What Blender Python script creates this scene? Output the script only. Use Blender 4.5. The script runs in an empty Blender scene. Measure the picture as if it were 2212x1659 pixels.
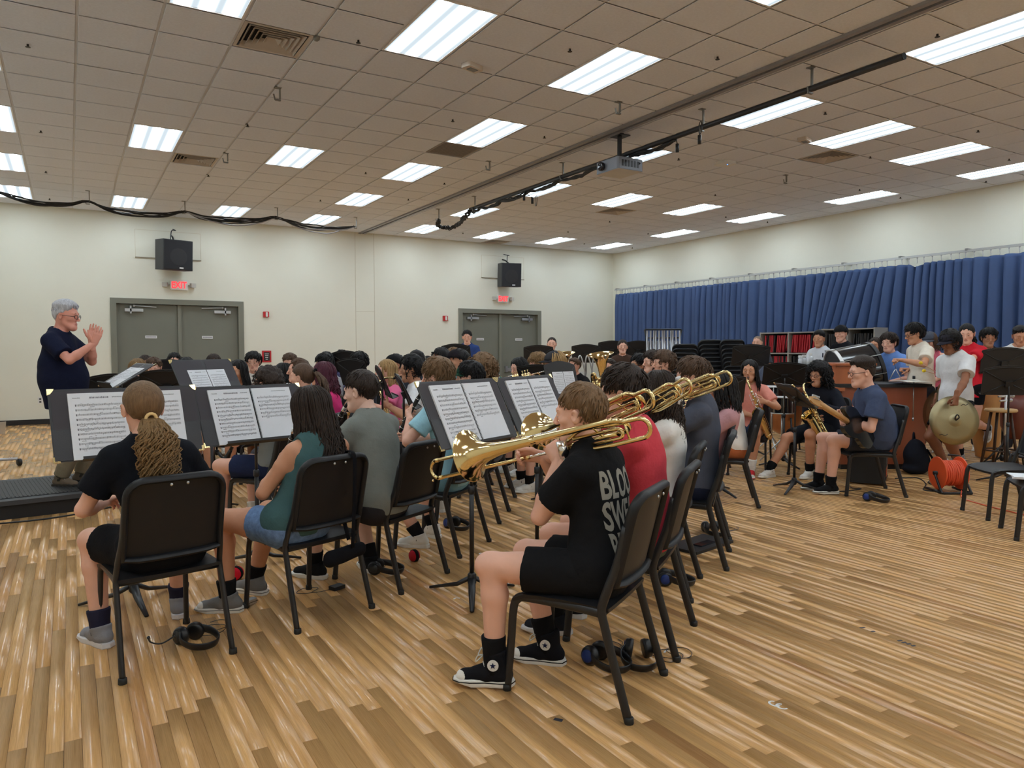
import bpy, math, random, time
import numpy as np
from mathutils import Vector, Matrix
T0 = time.time()
rng = random.Random(7)
scn = bpy.context.scene
col = scn.collection
# ---------------------------------------------------------------- camera
IMW, IMH, FPX, CAMH = 2212.0, 1659.0, 1589.4, 1.43
YAW, PITCH, ROLL = math.radians(31.005), math.radians(-2.631), math.radians(-0.10)
CF = np.array([math.sin(YAW)*math.cos(PITCH), math.cos(YAW)*math.cos(PITCH), math.sin(PITCH)])
CR = np.array([math.cos(YAW), -math.sin(YAW), 0.0]); CU = np.cross(CR, CF)
CR, CU = math.cos(ROLL)*CR+math.sin(ROLL)*CU, -math.sin(ROLL)*CR+math.cos(ROLL)*CU
CC = np.array([0.0, 0.0, CAMH])
cam = bpy.data.cameras.new('camera'); camo = bpy.data.objects.new('camera', cam); col.objects.link(camo)
cam.sensor_width = 36.0; cam.sensor_fit = 'HORIZONTAL'; cam.lens = FPX/IMW*36.0
cam.clip_start = 0.05; cam.clip_end = 200
m3 = Matrix(((CR[0], CU[0], -CF[0]), (CR[1], CU[1], -CF[1]), (CR[2], CU[2], -CF[2])))
camo.matrix_world = Matrix.Translation(CC) @ m3.to_4x4()
scn.camera = camo
# ---------------------------------------------------------------- world, exposure
wd = bpy.data.worlds.new('world'); scn.world = wd; wd.use_nodes = True
wd.node_tree.nodes['Background'].inputs[0].default_value = (0.8, 0.85, 0.9, 1)
wd.node_tree.nodes['Background'].inputs[1].default_value = 0.05
scn.view_settings.view_transform = 'Standard'; scn.view_settings.look = 'None'
scn.view_settings.gamma = 1.0; scn.view_settings.use_curve_mapping = False
scn.view_settings.exposure = 0.0
scn.cycles.diffuse_bounces = 8; scn.cycles.max_bounces = 12
LIGHT = 9.6          # radiance of the ceiling light diffusers
# photo pixel -> point helpers (a pixel gives a direction, the depth comes from floor, wall, ceiling or size)
def ray(x, y): return CF+CR*(x-IMW/2)/FPX-CU*(y-IMH/2)/FPX
def atz(x, y, z=0.0):
    d = ray(x, y); return CC+d*((z-CAMH)/d[2])
def atY(x, y, Y):
    d = ray(x, y); return CC+d*(Y/d[1])
def atX(x, y, X):
    d = ray(x, y); return CC+d*(X/d[0])
def atd(x, y, D): return CC+ray(x, y)*D
def reach(M, x, y, L, far=True):
    """point on the pixel's ray at distance L from M"""
    d = ray(x, y); o = CC-np.asarray(M); a = d@d; b = 2*(o@d); c = o@o-L*L
    q = b*b-4*a*c
    if q < 0: return CC+d*(-b/(2*a))
    s = math.sqrt(q); return CC+d*((-b+(s if far else -s))/(2*a))
def nrm(v):
    v = np.asarray(v, float); return v/max(1e-9, np.linalg.norm(v))
V3 = lambda *a: np.array(a, float)
# ---------------------------------------------------------------- materials
MATS = {}
def mat(name, c, rough=0.5, metal=0.0, bump=0.0, bscale=60.0, var=0.0, vscale=8.0, coat=0.0, spec=0.5, stretch=None, emit=None, alpha=None, trans=0.0):
    if name in MATS: return MATS[name]
    m = bpy.data.materials.new(name); m.use_nodes = True; MATS[name] = m
    nt = m.node_tree; b = nt.nodes['Principled BSDF']; N = nt.nodes.new; L = nt.links.new
    b.inputs['Base Color'].default_value = (*c, 1); b.inputs['Roughness'].default_value = rough
    b.inputs['Metallic'].default_value = metal; b.inputs['Specular IOR Level'].default_value = spec
    b.inputs['Coat Weight'].default_value = coat; b.inputs['Coat Roughness'].default_value = 0.15
    if trans: b.inputs['Transmission Weight'].default_value = trans
    tc = N('ShaderNodeTexCoord'); mp = N('ShaderNodeMapping'); L(tc.outputs['Object'], mp.inputs['Vector'])
    if stretch: mp.inputs['Scale'].default_value = stretch
    nz = N('ShaderNodeTexNoise'); nz.inputs['Scale'].default_value = vscale; nz.inputs['Detail'].default_value = 4
    L(mp.outputs[0], nz.inputs['Vector'])
    v = max(var, 0.03)
    mx = N('ShaderNodeMixRGB'); mx.blend_type = 'MULTIPLY'; mx.inputs[0].default_value = 1
    cr = N('ShaderNodeValToRGB'); cr.color_ramp.elements[0].position = 0.3; cr.color_ramp.elements[1].position = 0.7
    cr.color_ramp.elements[0].color = (1-v, 1-v, 1-v, 1); cr.color_ramp.elements[1].color = (1+v*0.5, 1+v*0.5, 1+v*0.5, 1)
    L(nz.outputs['Fac'], cr.inputs[0]); mx.inputs[1].default_value = (*c, 1); L(cr.outputs[0], mx.inputs[2]); L(mx.outputs[0], b.inputs['Base Color'])
    if bump:
        n2 = N('ShaderNodeTexNoise'); n2.inputs['Scale'].default_value = bscale; n2.inputs['Detail'].default_value = 3
        L(mp.outputs[0], n2.inputs['Vector'])
        bp = N('ShaderNodeBump'); bp.inputs['Strength'].default_value = min(1, bump); bp.inputs['Distance'].default_value = 0.01
        L(n2.outputs['Fac'], bp.inputs['Height']); L(bp.outputs[0], b.inputs['Normal'])
    if emit:
        b.inputs['Emission Color'].default_value = (*emit[:3], 1); b.inputs['Emission Strength'].default_value = emit[3]
    return m
def s2l(*c):  # 0-255 sRGB -> linear
    return tuple((v/255/12.92 if v/255 <= 0.04045 else ((v/255+0.055)/1.055)**2.4) for v in c)
M_WALL = mat('wall_paint', s2l(228, 227, 214), 0.85, bump=0.12, bscale=220, var=0.03, vscale=0.7)
M_TILE = mat('ceiling_tile', s2l(224, 228, 238), 0.95, bump=0.35, bscale=260, var=0.05, vscale=40)
M_GRID = mat('ceiling_grid_metal', s2l(214, 216, 222), 0.6)
M_FRAME = mat('door_paint', s2l(124, 125, 114), 0.5, var=0.04, vscale=2)
M_BLACK = mat('black_vinyl', (0.012, 0.012, 0.014), 0.5)
M_STEEL = mat('satin_steel', (0.55, 0.56, 0.57), 0.35, 0.9)
M_WHITE = mat('white_plastic', (0.75, 0.75, 0.73), 0.5)
M_RED = mat('red_plastic', s2l(190, 32, 40), 0.45)
# ---------------------------------------------------------------- mesh helpers
def new_mesh(name, V, Fq, mats=(), midx=None, smooth=True, tris=None):
    """V (n,3) array, Fq list/array of faces"""
    me = bpy.data.meshes.new(name)
    V = np.asarray(V, np.float32)
    if isinstance(Fq, np.ndarray) and Fq.ndim == 2:
        n, k = Fq.shape
        me.vertices.add(len(V)); me.vertices.foreach_set('co', V.ravel())
        me.loops.add(n*k); me.loops.foreach_set('vertex_index', Fq.ravel().astype(np.int32))
        me.polygons.add(n); me.polygons.foreach_set('loop_start', np.arange(0, n*k, k, dtype=np.int32))
        me.update(calc_edges=True)
    else:
        me.from_pydata(V.tolist(), [], [list(f) for f in Fq]); me.update()
    for m in mats: me.materials.append(m)
    if midx is not None: me.polygons.foreach_set('material_index', np.asarray(midx, np.int32))
    if smooth: me.polygons.foreach_set('use_smooth', np.ones(len(me.polygons), bool))
    return me
def ob(name, me, parent=None, loc=None, rz=0.0, M=None):
    o = bpy.data.objects.new(name, me); col.objects.link(o)
    if parent is not None: o.parent = parent
    if M is not None: o.matrix_local = M
    elif loc is not None or rz:
        o.location = Vector([float(v) for v in (loc if loc is not None else (0, 0, 0))]); o.rotation_euler = (0, 0, rz)
    return o
def tag(o, label, cat, group=None):
    o['label'] = label; o['category'] = cat
    if group: o['group'] = group
    return o
def thing(name, label, cat, loc=(0, 0, 0), rz=0.0, group=None, M=None):
    o = bpy.data.objects.new(name, None); col.objects.link(o); o.empty_display_size = 0.1
    if M is not None: o.matrix_world = M
    else:
        o.location = Vector([float(v) for v in loc]); o.rotation_euler = (0, 0, rz)
    return tag(o, label, cat, group)
def struct(o): o['kind'] = 'structure'; return o
def basis(d, up=(0, 0, 1)):
    """columns x,y,z with y along d"""
    y = nrm(d); x = np.cross(y, up)
    if np.linalg.norm(x) < 1e-4: x = np.cross(y, (0, 1, 0))
    x = nrm(x); z = np.cross(x, y); return np.stack([x, y, z], 1)
def mtx(R3, t):
    M = Matrix.Identity(4)
    for i in range(3):
        for j in range(3): M[i][j] = float(R3[i][j])
        M[i][3] = float(t[i])
    return M
def rotz(a):
    c, s = math.cos(a), math.sin(a); return np.array([[c, -s, 0], [s, c, 0], [0, 0, 1.0]])
def rotx(a):
    c, s = math.cos(a), math.sin(a); return np.array([[1.0, 0, 0], [0, c, -s], [0, s, c]])
def roty(a):
    c, s = math.cos(a), math.sin(a); return np.array([[c, 0, s], [0, 1.0, 0], [-s, 0, c]])
def smooth_path(P, n=6):
    """Catmull-Rom through the points"""
    P = [np.asarray(p, float) for p in P]
    if len(P) < 3: return P
    Q = [2*P[0]-P[1]]+P+[2*P[-1]-P[-2]]; out = []
    for i in range(1, len(Q)-2):
        for k in range(n):
            t = k/n; a, b, c, d = Q[i-1:i+3]
            out.append(0.5*((2*b)+(c-a)*t+(2*a-5*b+4*c-d)*t*t+(3*b-a-3*c+d)*t**3))
    out.append(P[-1]); return out
class MB:
    def __init__(s): s.v = []; s.f = []; s.m = []; s.mi = 0
    def add(s, V, F):
        n = len(s.v); s.v += [tuple(map(float, p)) for p in V]; s.f += [tuple(i+n for i in f) for f in F]; s.m += [s.mi]*len(F); return s
    def box(s, c, size, R=None):
        c = np.asarray(c, float); h = np.asarray(size, float)/2; V = []
        for z in (-1, 1):
            for y in (-1, 1):
                for x in (-1, 1):
                    p = np.array([x, y, z])*h; V.append(c+(R@p if R is not None else p))
        return s.add(V, [(0, 2, 3, 1), (4, 5, 7, 6), (0, 1, 5, 4), (2, 6, 7, 3), (0, 4, 6, 2), (1, 3, 7, 5)])
    def b2(s, lo, hi): return s.box((np.asarray(lo)+np.asarray(hi))/2.0, np.asarray(hi)-np.asarray(lo))
    def rings(s, R, cap=True, closed=False):
        k = len(R[0]); V = [p for r in R for p in r]; F = []; n = len(R)
        for i in range(n if closed else n-1):
            a = i*k; b = ((i+1) % n)*k
            for j in range(k):
                j2 = (j+1) % k; F.append((a+j, a+j2, b+j2, b+j))
        if cap and not closed:
            F.append(tuple(range(k-1, -1, -1))); F.append(tuple((n-1)*k+j for j in range(k)))
        return s.add(V, F)
    def tube(s, P, r, k=8, cap=True, closed=False, flat=None, up=None):
        """sweep a circle (or flattened one) along P with parallel transport"""
        P = [np.asarray(p, float) for p in P]; n = len(P)
        rr = [r]*n if np.isscalar(r) else list(r); R = []; prev = None
        for i in range(n):
            if closed: t = P[(i+1) % n]-P[i-1]
            else: t = P[min(i+1, n-1)]-P[max(i-1, 0)]
            t = nrm(t)
            if prev is None:
                u = np.asarray(up, float) if up is not None else (V3(0, 0, 1) if abs(t[2]) < 0.9 else V3(0, 1, 0))
            else: u = prev
            u = nrm(u-t*(u@t)); w = np.cross(t, u); prev = u
            fa, fb = flat if flat else (1, 1)
            R.append([P[i]+rr[i]*(fa*math.cos(a)*u+fb*math.sin(a)*w) for a in np.linspace(0, 2*math.pi, k, endpoint=False)])
        return s.rings(R, cap, closed)
    def lathe(s, prof, c=(0, 0, 0), R=None, k=24, cap=True):
        """prof: list of (radius, height) about local z"""
        c = np.asarray(c, float); Rg = []
        for r_, h in prof:
            ring = []
            for a in np.linspace(0, 2*math.pi, k, endpoint=False):
                p = V3(max(r_, 1e-5)*math.cos(a), max(r_, 1e-5)*math.sin(a), h); ring.append(c+(R@p if R is not None else p))
            Rg.append(ring)
        return s.rings(Rg, cap)
    def cyl(s, a, b, r, k=10, r2=None): return s.tube([a, b], [r, r if r2 is None else r2], k)
    def ball(s, c, r, k=10, R=None):
        r = np.ones(3)*r if np.isscalar(r) else np.asarray(r, float); Rg = []
        for t in np.linspace(0.04, math.pi-0.04, k):
            Rg.append([np.asarray(c)+(R@(r*V3(math.sin(t)*math.cos(a), math.sin(t)*math.sin(a), -math.cos(t))) if R is not None else r*V3(math.sin(t)*math.cos(a), math.sin(t)*math.sin(a), -math.cos(t))) for a in np.linspace(0, 2*math.pi, k+2, endpoint=False)])
        return s.rings(Rg)
    def prism(s, poly, z0, z1, R=None, c=(0, 0, 0)):
        f = lambda p: (np.asarray(c)+(R@np.asarray(p, float) if R is not None else np.asarray(p, float)))
        return s.rings([[f((x, y, z0)) for x, y in poly], [f((x, y, z1)) for x, y in poly]])
    def mesh(s, name, mats=(), smooth=False, bevel=0.0):
        me = new_mesh(name, s.v, s.f, mats, s.m, smooth); return me
    def obj(s, name, mats, parent=None, smooth=False, angle=None, **kw):
        mats = mats if isinstance(mats, (list, tuple)) else [mats]
        me = s.mesh(name, mats, smooth or angle is not None)
        if angle is not None:
            me.set_sharp_from_angle(angle=math.radians(angle))
        return ob(name, me, parent, **kw)
def rrect(w, h, r, n=5, cx=0, cy=0):
    out = []
    for sx, sy, a0 in ((1, 1, 0), (-1, 1, 90), (-1, -1, 180), (1, -1, 270)):
        for a in np.linspace(a0, a0+90, n):
            a = math.radians(a); out.append((cx+sx*(w/2-r)+r*math.cos(a), cy+sy*(h/2-r)+r*math.sin(a)))
    return out
# ---------------------------------------------------------------- signed-distance modelling (bodies, clothes, hair)
def cone(a, b, ra, rb=None, k=0.02, n=None, q=1.0, op='add', flat=False):
    return dict(t='c', a=np.asarray(a, float), b=np.asarray(b, float), ra=ra, rb=ra if rb is None else rb, k=k, n=n, q=q, op=op, flat=flat)
def ell(c, r, R=None, k=0.015, op='add'):
    return dict(t='e', c=np.asarray(c, float), r=np.asarray(r, float)*np.ones(3), R=R, k=k, op=op)
def snet(F, o, h):
    S = F < 0
    cnt = np.zeros(tuple(n-1 for n in F.shape), np.int8)
    cr = [(i, j, k) for i in (0, 1) for j in (0, 1) for k in (0, 1)]
    sl = lambda d, n: slice(d, n-1+d)
    for c in cr: cnt += S[sl(c[0], F.shape[0]), sl(c[1], F.shape[1]), sl(c[2], F.shape[2])]
    m = (cnt > 0) & (cnt < 8); cells = np.argwhere(m)
    idx = np.full(m.shape, -1, np.int32); idx[m] = np.arange(len(cells))
    acc = np.zeros((len(cells), 3)); num = np.zeros(len(cells))
    val = {c: F[cells[:, 0]+c[0], cells[:, 1]+c[1], cells[:, 2]+c[2]] for c in cr}
    for a in cr:
        for ax in range(3):
            if a[ax]: continue
            b = list(a); b[ax] = 1; fa = val[a]; fb = val[tuple(b)]
            x = (fa < 0) != (fb < 0); t = np.where(x, fa/np.where(fa == fb, 1, fa-fb), 0)
            p = np.tile(np.array(a, float), (len(cells), 1)); p[:, ax] += t
            acc += p*x[:, None]; num += x
    V = o+h*(cells+acc/num[:, None])
    Fs = []
    for ax in range(3):
        A = [slice(1, -1)]*3; B = [slice(1, -1)]*3; A[ax] = slice(0, -1); B[ax] = slice(1, None)
        s0 = S[tuple(A)]; s1 = S[tuple(B)]; e = np.argwhere(s0 != s1)
        if not len(e): continue
        ins = s0[e[:, 0], e[:, 1], e[:, 2]]
        off = np.ones(3, int); off[ax] = 0; e = e+off
        u, w = (ax+1) % 3, (ax+2) % 3; Q = []
        for du, dw in ((-1, -1), (0, -1), (0, 0), (-1, 0)):
            c = e.copy(); c[:, u] += du; c[:, w] += dw; Q.append(idx[c[:, 0], c[:, 1], c[:, 2]])
        Q = np.stack(Q, 1); Q[~ins] = Q[~ins][:, ::-1]; Fs.append(Q)
    return V, np.concatenate(Fs)
def wnoise(X, Y, Z, f, seed=0):
    r = np.random.RandomState(seed); out = 0
    for i in range(5):
        d = r.normal(size=3); d = d/np.linalg.norm(d)*f*(0.7+0.6*r.rand()); ph = r.rand()*6.28
        out = out+np.sin(X*d[0]+Y*d[1]+Z*d[2]+ph+1.3*np.sin(X*d[1]*0.7-Z*d[0]*0.7+ph))
    return out/5
def sdf(prims, h, noise=None, planes=(), smooth=0):
    lo = np.full(3, 1e9); hi = -lo
    for p in prims:
        if p['op'] != 'add': continue
        if p['t'] == 'c':
            r = max(p['ra'], p['rb']); a = np.minimum(p['a'], p['b'])-r; b = np.maximum(p['a'], p['b'])+r
        else: r = p['r'].max(); a = p['c']-r; b = p['c']+r
        lo = np.minimum(lo, a); hi = np.maximum(hi, b)
    lo = lo-2.5*h-0.01; n = np.ceil((hi+2.5*h+0.01-lo)/h).astype(int)+1
    F = np.full(tuple(n), 0.06, np.float32)
    ax = [lo[i]+h*np.arange(n[i]) for i in range(3)]
    for p in prims:
        pad = p['k']+0.05 if p['op'] == 'add' else 0.03
        if p['t'] == 'c':
            r = max(p['ra'], p['rb']); a = np.minimum(p['a'], p['b'])-r-pad; b = np.maximum(p['a'], p['b'])+r+pad
        else: r = p['r'].max(); a = p['c']-r-pad; b = p['c']+r+pad
        i0 = np.clip(np.floor((a-lo)/h).astype(int), 0, n); i1 = np.clip(np.ceil((b-lo)/h).astype(int)+1, 0, n)
        if (i1 <= i0).any(): continue
        X = ax[0][i0[0]:i1[0], None, None].astype(np.float32); Y = ax[1][None, i0[1]:i1[1], None].astype(np.float32); Z = ax[2][None, None, i0[2]:i1[2]].astype(np.float32)
        if p['t'] == 'c':
            A = p['a']; ab = p['b']-A; PX, PY, PZ = X-A[0], Y-A[1], Z-A[2]
            if p['n'] is not None:
                N = p['n']; dn = (PX*N[0]+PY*N[1]+PZ*N[2])*(p['q']-1)
                if p['flat']: raw = (PX*ab[0]+PY*ab[1]+PZ*ab[2])
                PX, PY, PZ = PX+dn*N[0], PY+dn*N[1], PZ+dn*N[2]; ab = ab+N*(ab@N)*(p['q']-1)
            L2 = max(1e-9, ab@ab); tt = (PX*ab[0]+PY*ab[1]+PZ*ab[2])/L2; t = np.clip(tt, 0, 1)
            d = np.sqrt((PX-t*ab[0])**2+(PY-t*ab[1])**2+(PZ-t*ab[2])**2)-(p['ra']+(p['rb']-p['ra'])*t)
            if p['flat']: d = np.maximum(d, (tt-1)*math.sqrt(L2))
        else:
            PX, PY, PZ = X-p['c'][0], Y-p['c'][1], Z-p['c'][2]
            if p['R'] is not None:
                R = p['R']; PX, PY, PZ = (R[0, 0]*PX+R[1, 0]*PY+R[2, 0]*PZ), (R[0, 1]*PX+R[1, 1]*PY+R[2, 1]*PZ), (R[0, 2]*PX+R[1, 2]*PY+R[2, 2]*PZ)
            rr = p['r']; k0 = np.sqrt((PX/rr[0])**2+(PY/rr[1])**2+(PZ/rr[2])**2); k1 = np.sqrt((PX/rr[0]**2)**2+(PY/rr[1]**2)**2+(PZ/rr[2]**2)**2)
            d = k0*(k0-1)/np.maximum(k1, 1e-6)
        s = (slice(i0[0], i1[0]), slice(i0[1], i1[1]), slice(i0[2], i1[2])); G = F[s]; k = p['k']
        if p['op'] == 'sub':
            d = -d; hh = np.clip(0.5-0.5*(G-d)/k, 0, 1); F[s] = G+(d-G)*hh+k*hh*(1-hh)
        else:
            hh = np.clip(0.5+0.5*(G-d)/k, 0, 1); F[s] = G+(d-G)*hh-k*hh*(1-hh)
    if noise:
        X, Y, Z = ax[0][:, None, None], ax[1][None, :, None], ax[2][None, None, :]
        I = np.argwhere(np.abs(F) < 0.045)
        x, y, z = ax[0][I[:, 0]], ax[1][I[:, 1]], ax[2][I[:, 2]]
        for amp, fr, seed in noise: F[I[:, 0], I[:, 1], I[:, 2]] += amp*wnoise(x, y, z, fr, seed)
    for pt, nn in planes:
        pt = np.asarray(pt); F = np.maximum(F, (ax[0][:, None, None]-pt[0])*nn[0]+(ax[1][None, :, None]-pt[1])*nn[1]+(ax[2][None, None, :]-pt[2])*nn[2])
    F[[0, -1]] = 0.06; F[:, [0, -1]] = 0.06; F[:, :, [0, -1]] = 0.06
    V, Q = snet(F, lo, h)
    for _ in range(smooth):
        E = np.concatenate([Q[:, [0, 1]], Q[:, [1, 2]], Q[:, [2, 3]], Q[:, [3, 0]]]); S = np.zeros_like(V); c = np.bincount(E[:, 0], minlength=len(V))
        for k in range(3): S[:, k] = np.bincount(E[:, 0], V[E[:, 1], k], len(V))
        V = V*0.45+0.55*S/np.maximum(c, 1)[:, None]
    return V, Q
# ---------------------------------------------------------------- the room
TS = 0.6096; GX, GY = 0.205*TS, 11.904*TS            # ceiling grid module and its origin
ZC = CAMH+2.811; YB = 17.04; XR = 13.70; XL = -1.95; YF = -6.2
# floor
def plank_material():
    m = bpy.data.materials.new('oak_floor'); m.use_nodes = True; nt = m.node_tree; b = nt.nodes['Principled BSDF']; N = nt.nodes.new; L = nt.links.new
    at = N('ShaderNodeAttribute'); at.attribute_name = 'tone'
    geo = N('ShaderNodeNewGeometry'); mp = N('ShaderNodeMapping'); mp.inputs['Scale'].default_value = (70, 1.6, 1)
    ad = N('ShaderNodeVectorMath'); ad.operation = 'MULTIPLY_ADD'
    L(geo.outputs['Position'], ad.inputs[0]); ad.inputs[1].default_value = (1, 1, 1)
    sc = N('ShaderNodeVectorMath'); sc.operation = 'SCALE'; sc.inputs[0].default_value = (0, 37.0, 0); L(at.outputs['Fac'], sc.inputs['Scale']); L(sc.outputs[0], ad.inputs[2])
    L(ad.outputs[0], mp.inputs['Vector'])
    n1 = N('ShaderNodeTexNoise'); n1.inputs['Scale'].default_value = 1.6; n1.inputs['Detail'].default_value = 6; n1.inputs['Distortion'].default_value = 0.4; L(mp.outputs[0], n1.inputs['Vector'])
    m2 = N('ShaderNodeMapping'); m2.inputs['Scale'].default_value = (420, 7, 1); L(ad.outputs[0], m2.inputs['Vector'])
    n2 = N('ShaderNodeTexNoise'); n2.inputs['Scale'].default_value = 1; n2.inputs['Detail'].default_value = 3; L(m2.outputs[0], n2.inputs['Vector'])
    r1 = N('ShaderNodeValToRGB'); e = r1.color_ramp.elements
    e[0].position = 0.0; e[0].color = (*s2l(182, 132, 86), 1); e[1].position = 1.0; e[1].color = (*s2l(232, 188, 128), 1)
    x = e.new(0.2); x.color = (*s2l(206, 156, 102), 1); x = e.new(0.55); x.color = (*s2l(220, 172, 114), 1)
    L(at.outputs['Fac'], r1.inputs[0])
    r2 = N('ShaderNodeValToRGB'); r2.color_ramp.elements[0].position = 0.32; r2.color_ramp.elements[0].color = (0.86, 0.83, 0.79, 1); r2.color_ramp.elements[1].position = 0.62; r2.color_ramp.elements[1].color = (1.05, 1.05, 1.05, 1)
    L(n1.outputs['Fac'], r2.inputs[0])
    r3 = N('ShaderNodeValToRGB'); r3.color_ramp.elements[0].position = 0.35; r3.color_ramp.elements[0].color = (0.80, 0.78, 0.75, 1); r3.color_ramp.elements[1].position = 0.6; r3.color_ramp.elements[1].color = (1, 1, 1, 1)
    L(n2.outputs['Fac'], r3.inputs[0])
    a = N('ShaderNodeMixRGB'); a.blend_type = 'MULTIPLY'; a.inputs[0].default_value = 0.55; L(r1.outputs[0], a.inputs[1]); L(r2.outputs[0], a.inputs[2])
    c = N('ShaderNodeMixRGB'); c.blend_type = 'MULTIPLY'; c.inputs[0].default_value = 0.8; L(a.outputs[0], c.inputs[1]); L(r3.outputs[0], c.inputs[2])
    L(c.outputs[0], b.inputs['Base Color'])
    n3 = N('ShaderNodeTexNoise'); n3.inputs['Scale'].default_value = 3; n3.inputs['Detail'].default_value = 4; L(geo.outputs['Position'], n3.inputs['Vector'])
    mr = N('ShaderNodeMapRange'); mr.inputs[3].default_value = 0.16; mr.inputs[4].default_value = 0.30; L(n3.outputs['Fac'], mr.inputs[0]); L(mr.outputs[0], b.inputs['Roughness'])
    b.inputs['Specular IOR Level'].default_value = 0.5; b.inputs['Coat Weight'].default_value = 0.25; b.inputs['Coat Roughness'].default_value = 0.22
    bp = N('ShaderNodeBump'); bp.inputs['Strength'].default_value = 0.08; bp.inputs['Distance'].default_value = 0.002; L(n2.outputs['Fac'], bp.inputs['Height']); L(bp.outputs[0], b.inputs['Normal'])
    return m
def inview(p, marg=40):
    q = np.asarray(p)-CC; d = q@CF
    if d < 0.3: return None
    x = IMW/2+FPX*(q@CR)/d; y = IMH/2-FPX*(q@CU)/d
    return d if -marg < x < IMW+marg and -marg < y < IMH+marg else None
def build_floor():
    fl = struct(MB().b2((XL-0.1, YF-0.1, -0.12), (XR+0.1, YB+0.1, -0.004)).obj('floor', mat('floor_gap', s2l(58, 38, 20), 0.8)))
    W = 0.0575; PM = plank_material(); r = random.Random(3); P = []
    nx = int((XR-XL)/W)+1
    for i in range(nx):
        y = YF-r.random()*1.5
        while y < YB:
            l = r.uniform(0.5, 2.4); y0, y1 = max(y, YF), min(y+l, YB)
            if y1-y0 > 0.05:
                x0 = XL+i*W; x1 = min(x0+W, XR)
                t = min(1, max(0, r.gauss(0.55, 0.065) if r.random() > 0.03 else r.uniform(0.1, 0.25)))
                P.append((x0, x1, y0, y1, t))
            y += l
    def score(p):
        best = 1e9
        for f in (0, 0.5, 1):
            d = inview(((p[0]+p[1])/2, p[2]+(p[3]-p[2])*f, 0), 20)
            if d: best = min(best, d)
        return best
    P.sort(key=score)
    g = 0.0009
    def geo(L):
        V = np.zeros((len(L), 8, 3), np.float32); tone = np.zeros((len(L), 8), np.float32)
        for k, (x0, x1, y0, y1, t) in enumerate(L):
            V[k, :4] = [(x0, y0, -0.006), (x1, y0, -0.006), (x1, y1, -0.006), (x0, y1, -0.006)]
            V[k, 4:] = [(x0+g, y0+g, 0), (x1-g, y0+g, 0), (x1-g, y1-g, 0), (x0+g, y1-g, 0)]; tone[k] = t
        Q = np.array([(4, 5, 6, 7), (0, 1, 5, 4), (1, 2, 6, 5), (2, 3, 7, 6), (3, 0, 4, 7)])
        F = (Q[None]+8*np.arange(len(L))[:, None, None]).reshape(-1, 4)
        return V.reshape(-1, 3), F, tone.ravel()
    def mk(name, L):
        V, F, t = geo(L); me = new_mesh(name, V, F, [PM], smooth=False)
        a = me.attributes.new('tone', 'FLOAT', 'POINT'); a.data.foreach_set('value', t); return ob(name, me, fl)
    for p in P[:300]: mk('floor_plank', [p])
    mk('floor_planks', P[300:])['kind'] = 'stuff'
build_floor()
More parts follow.
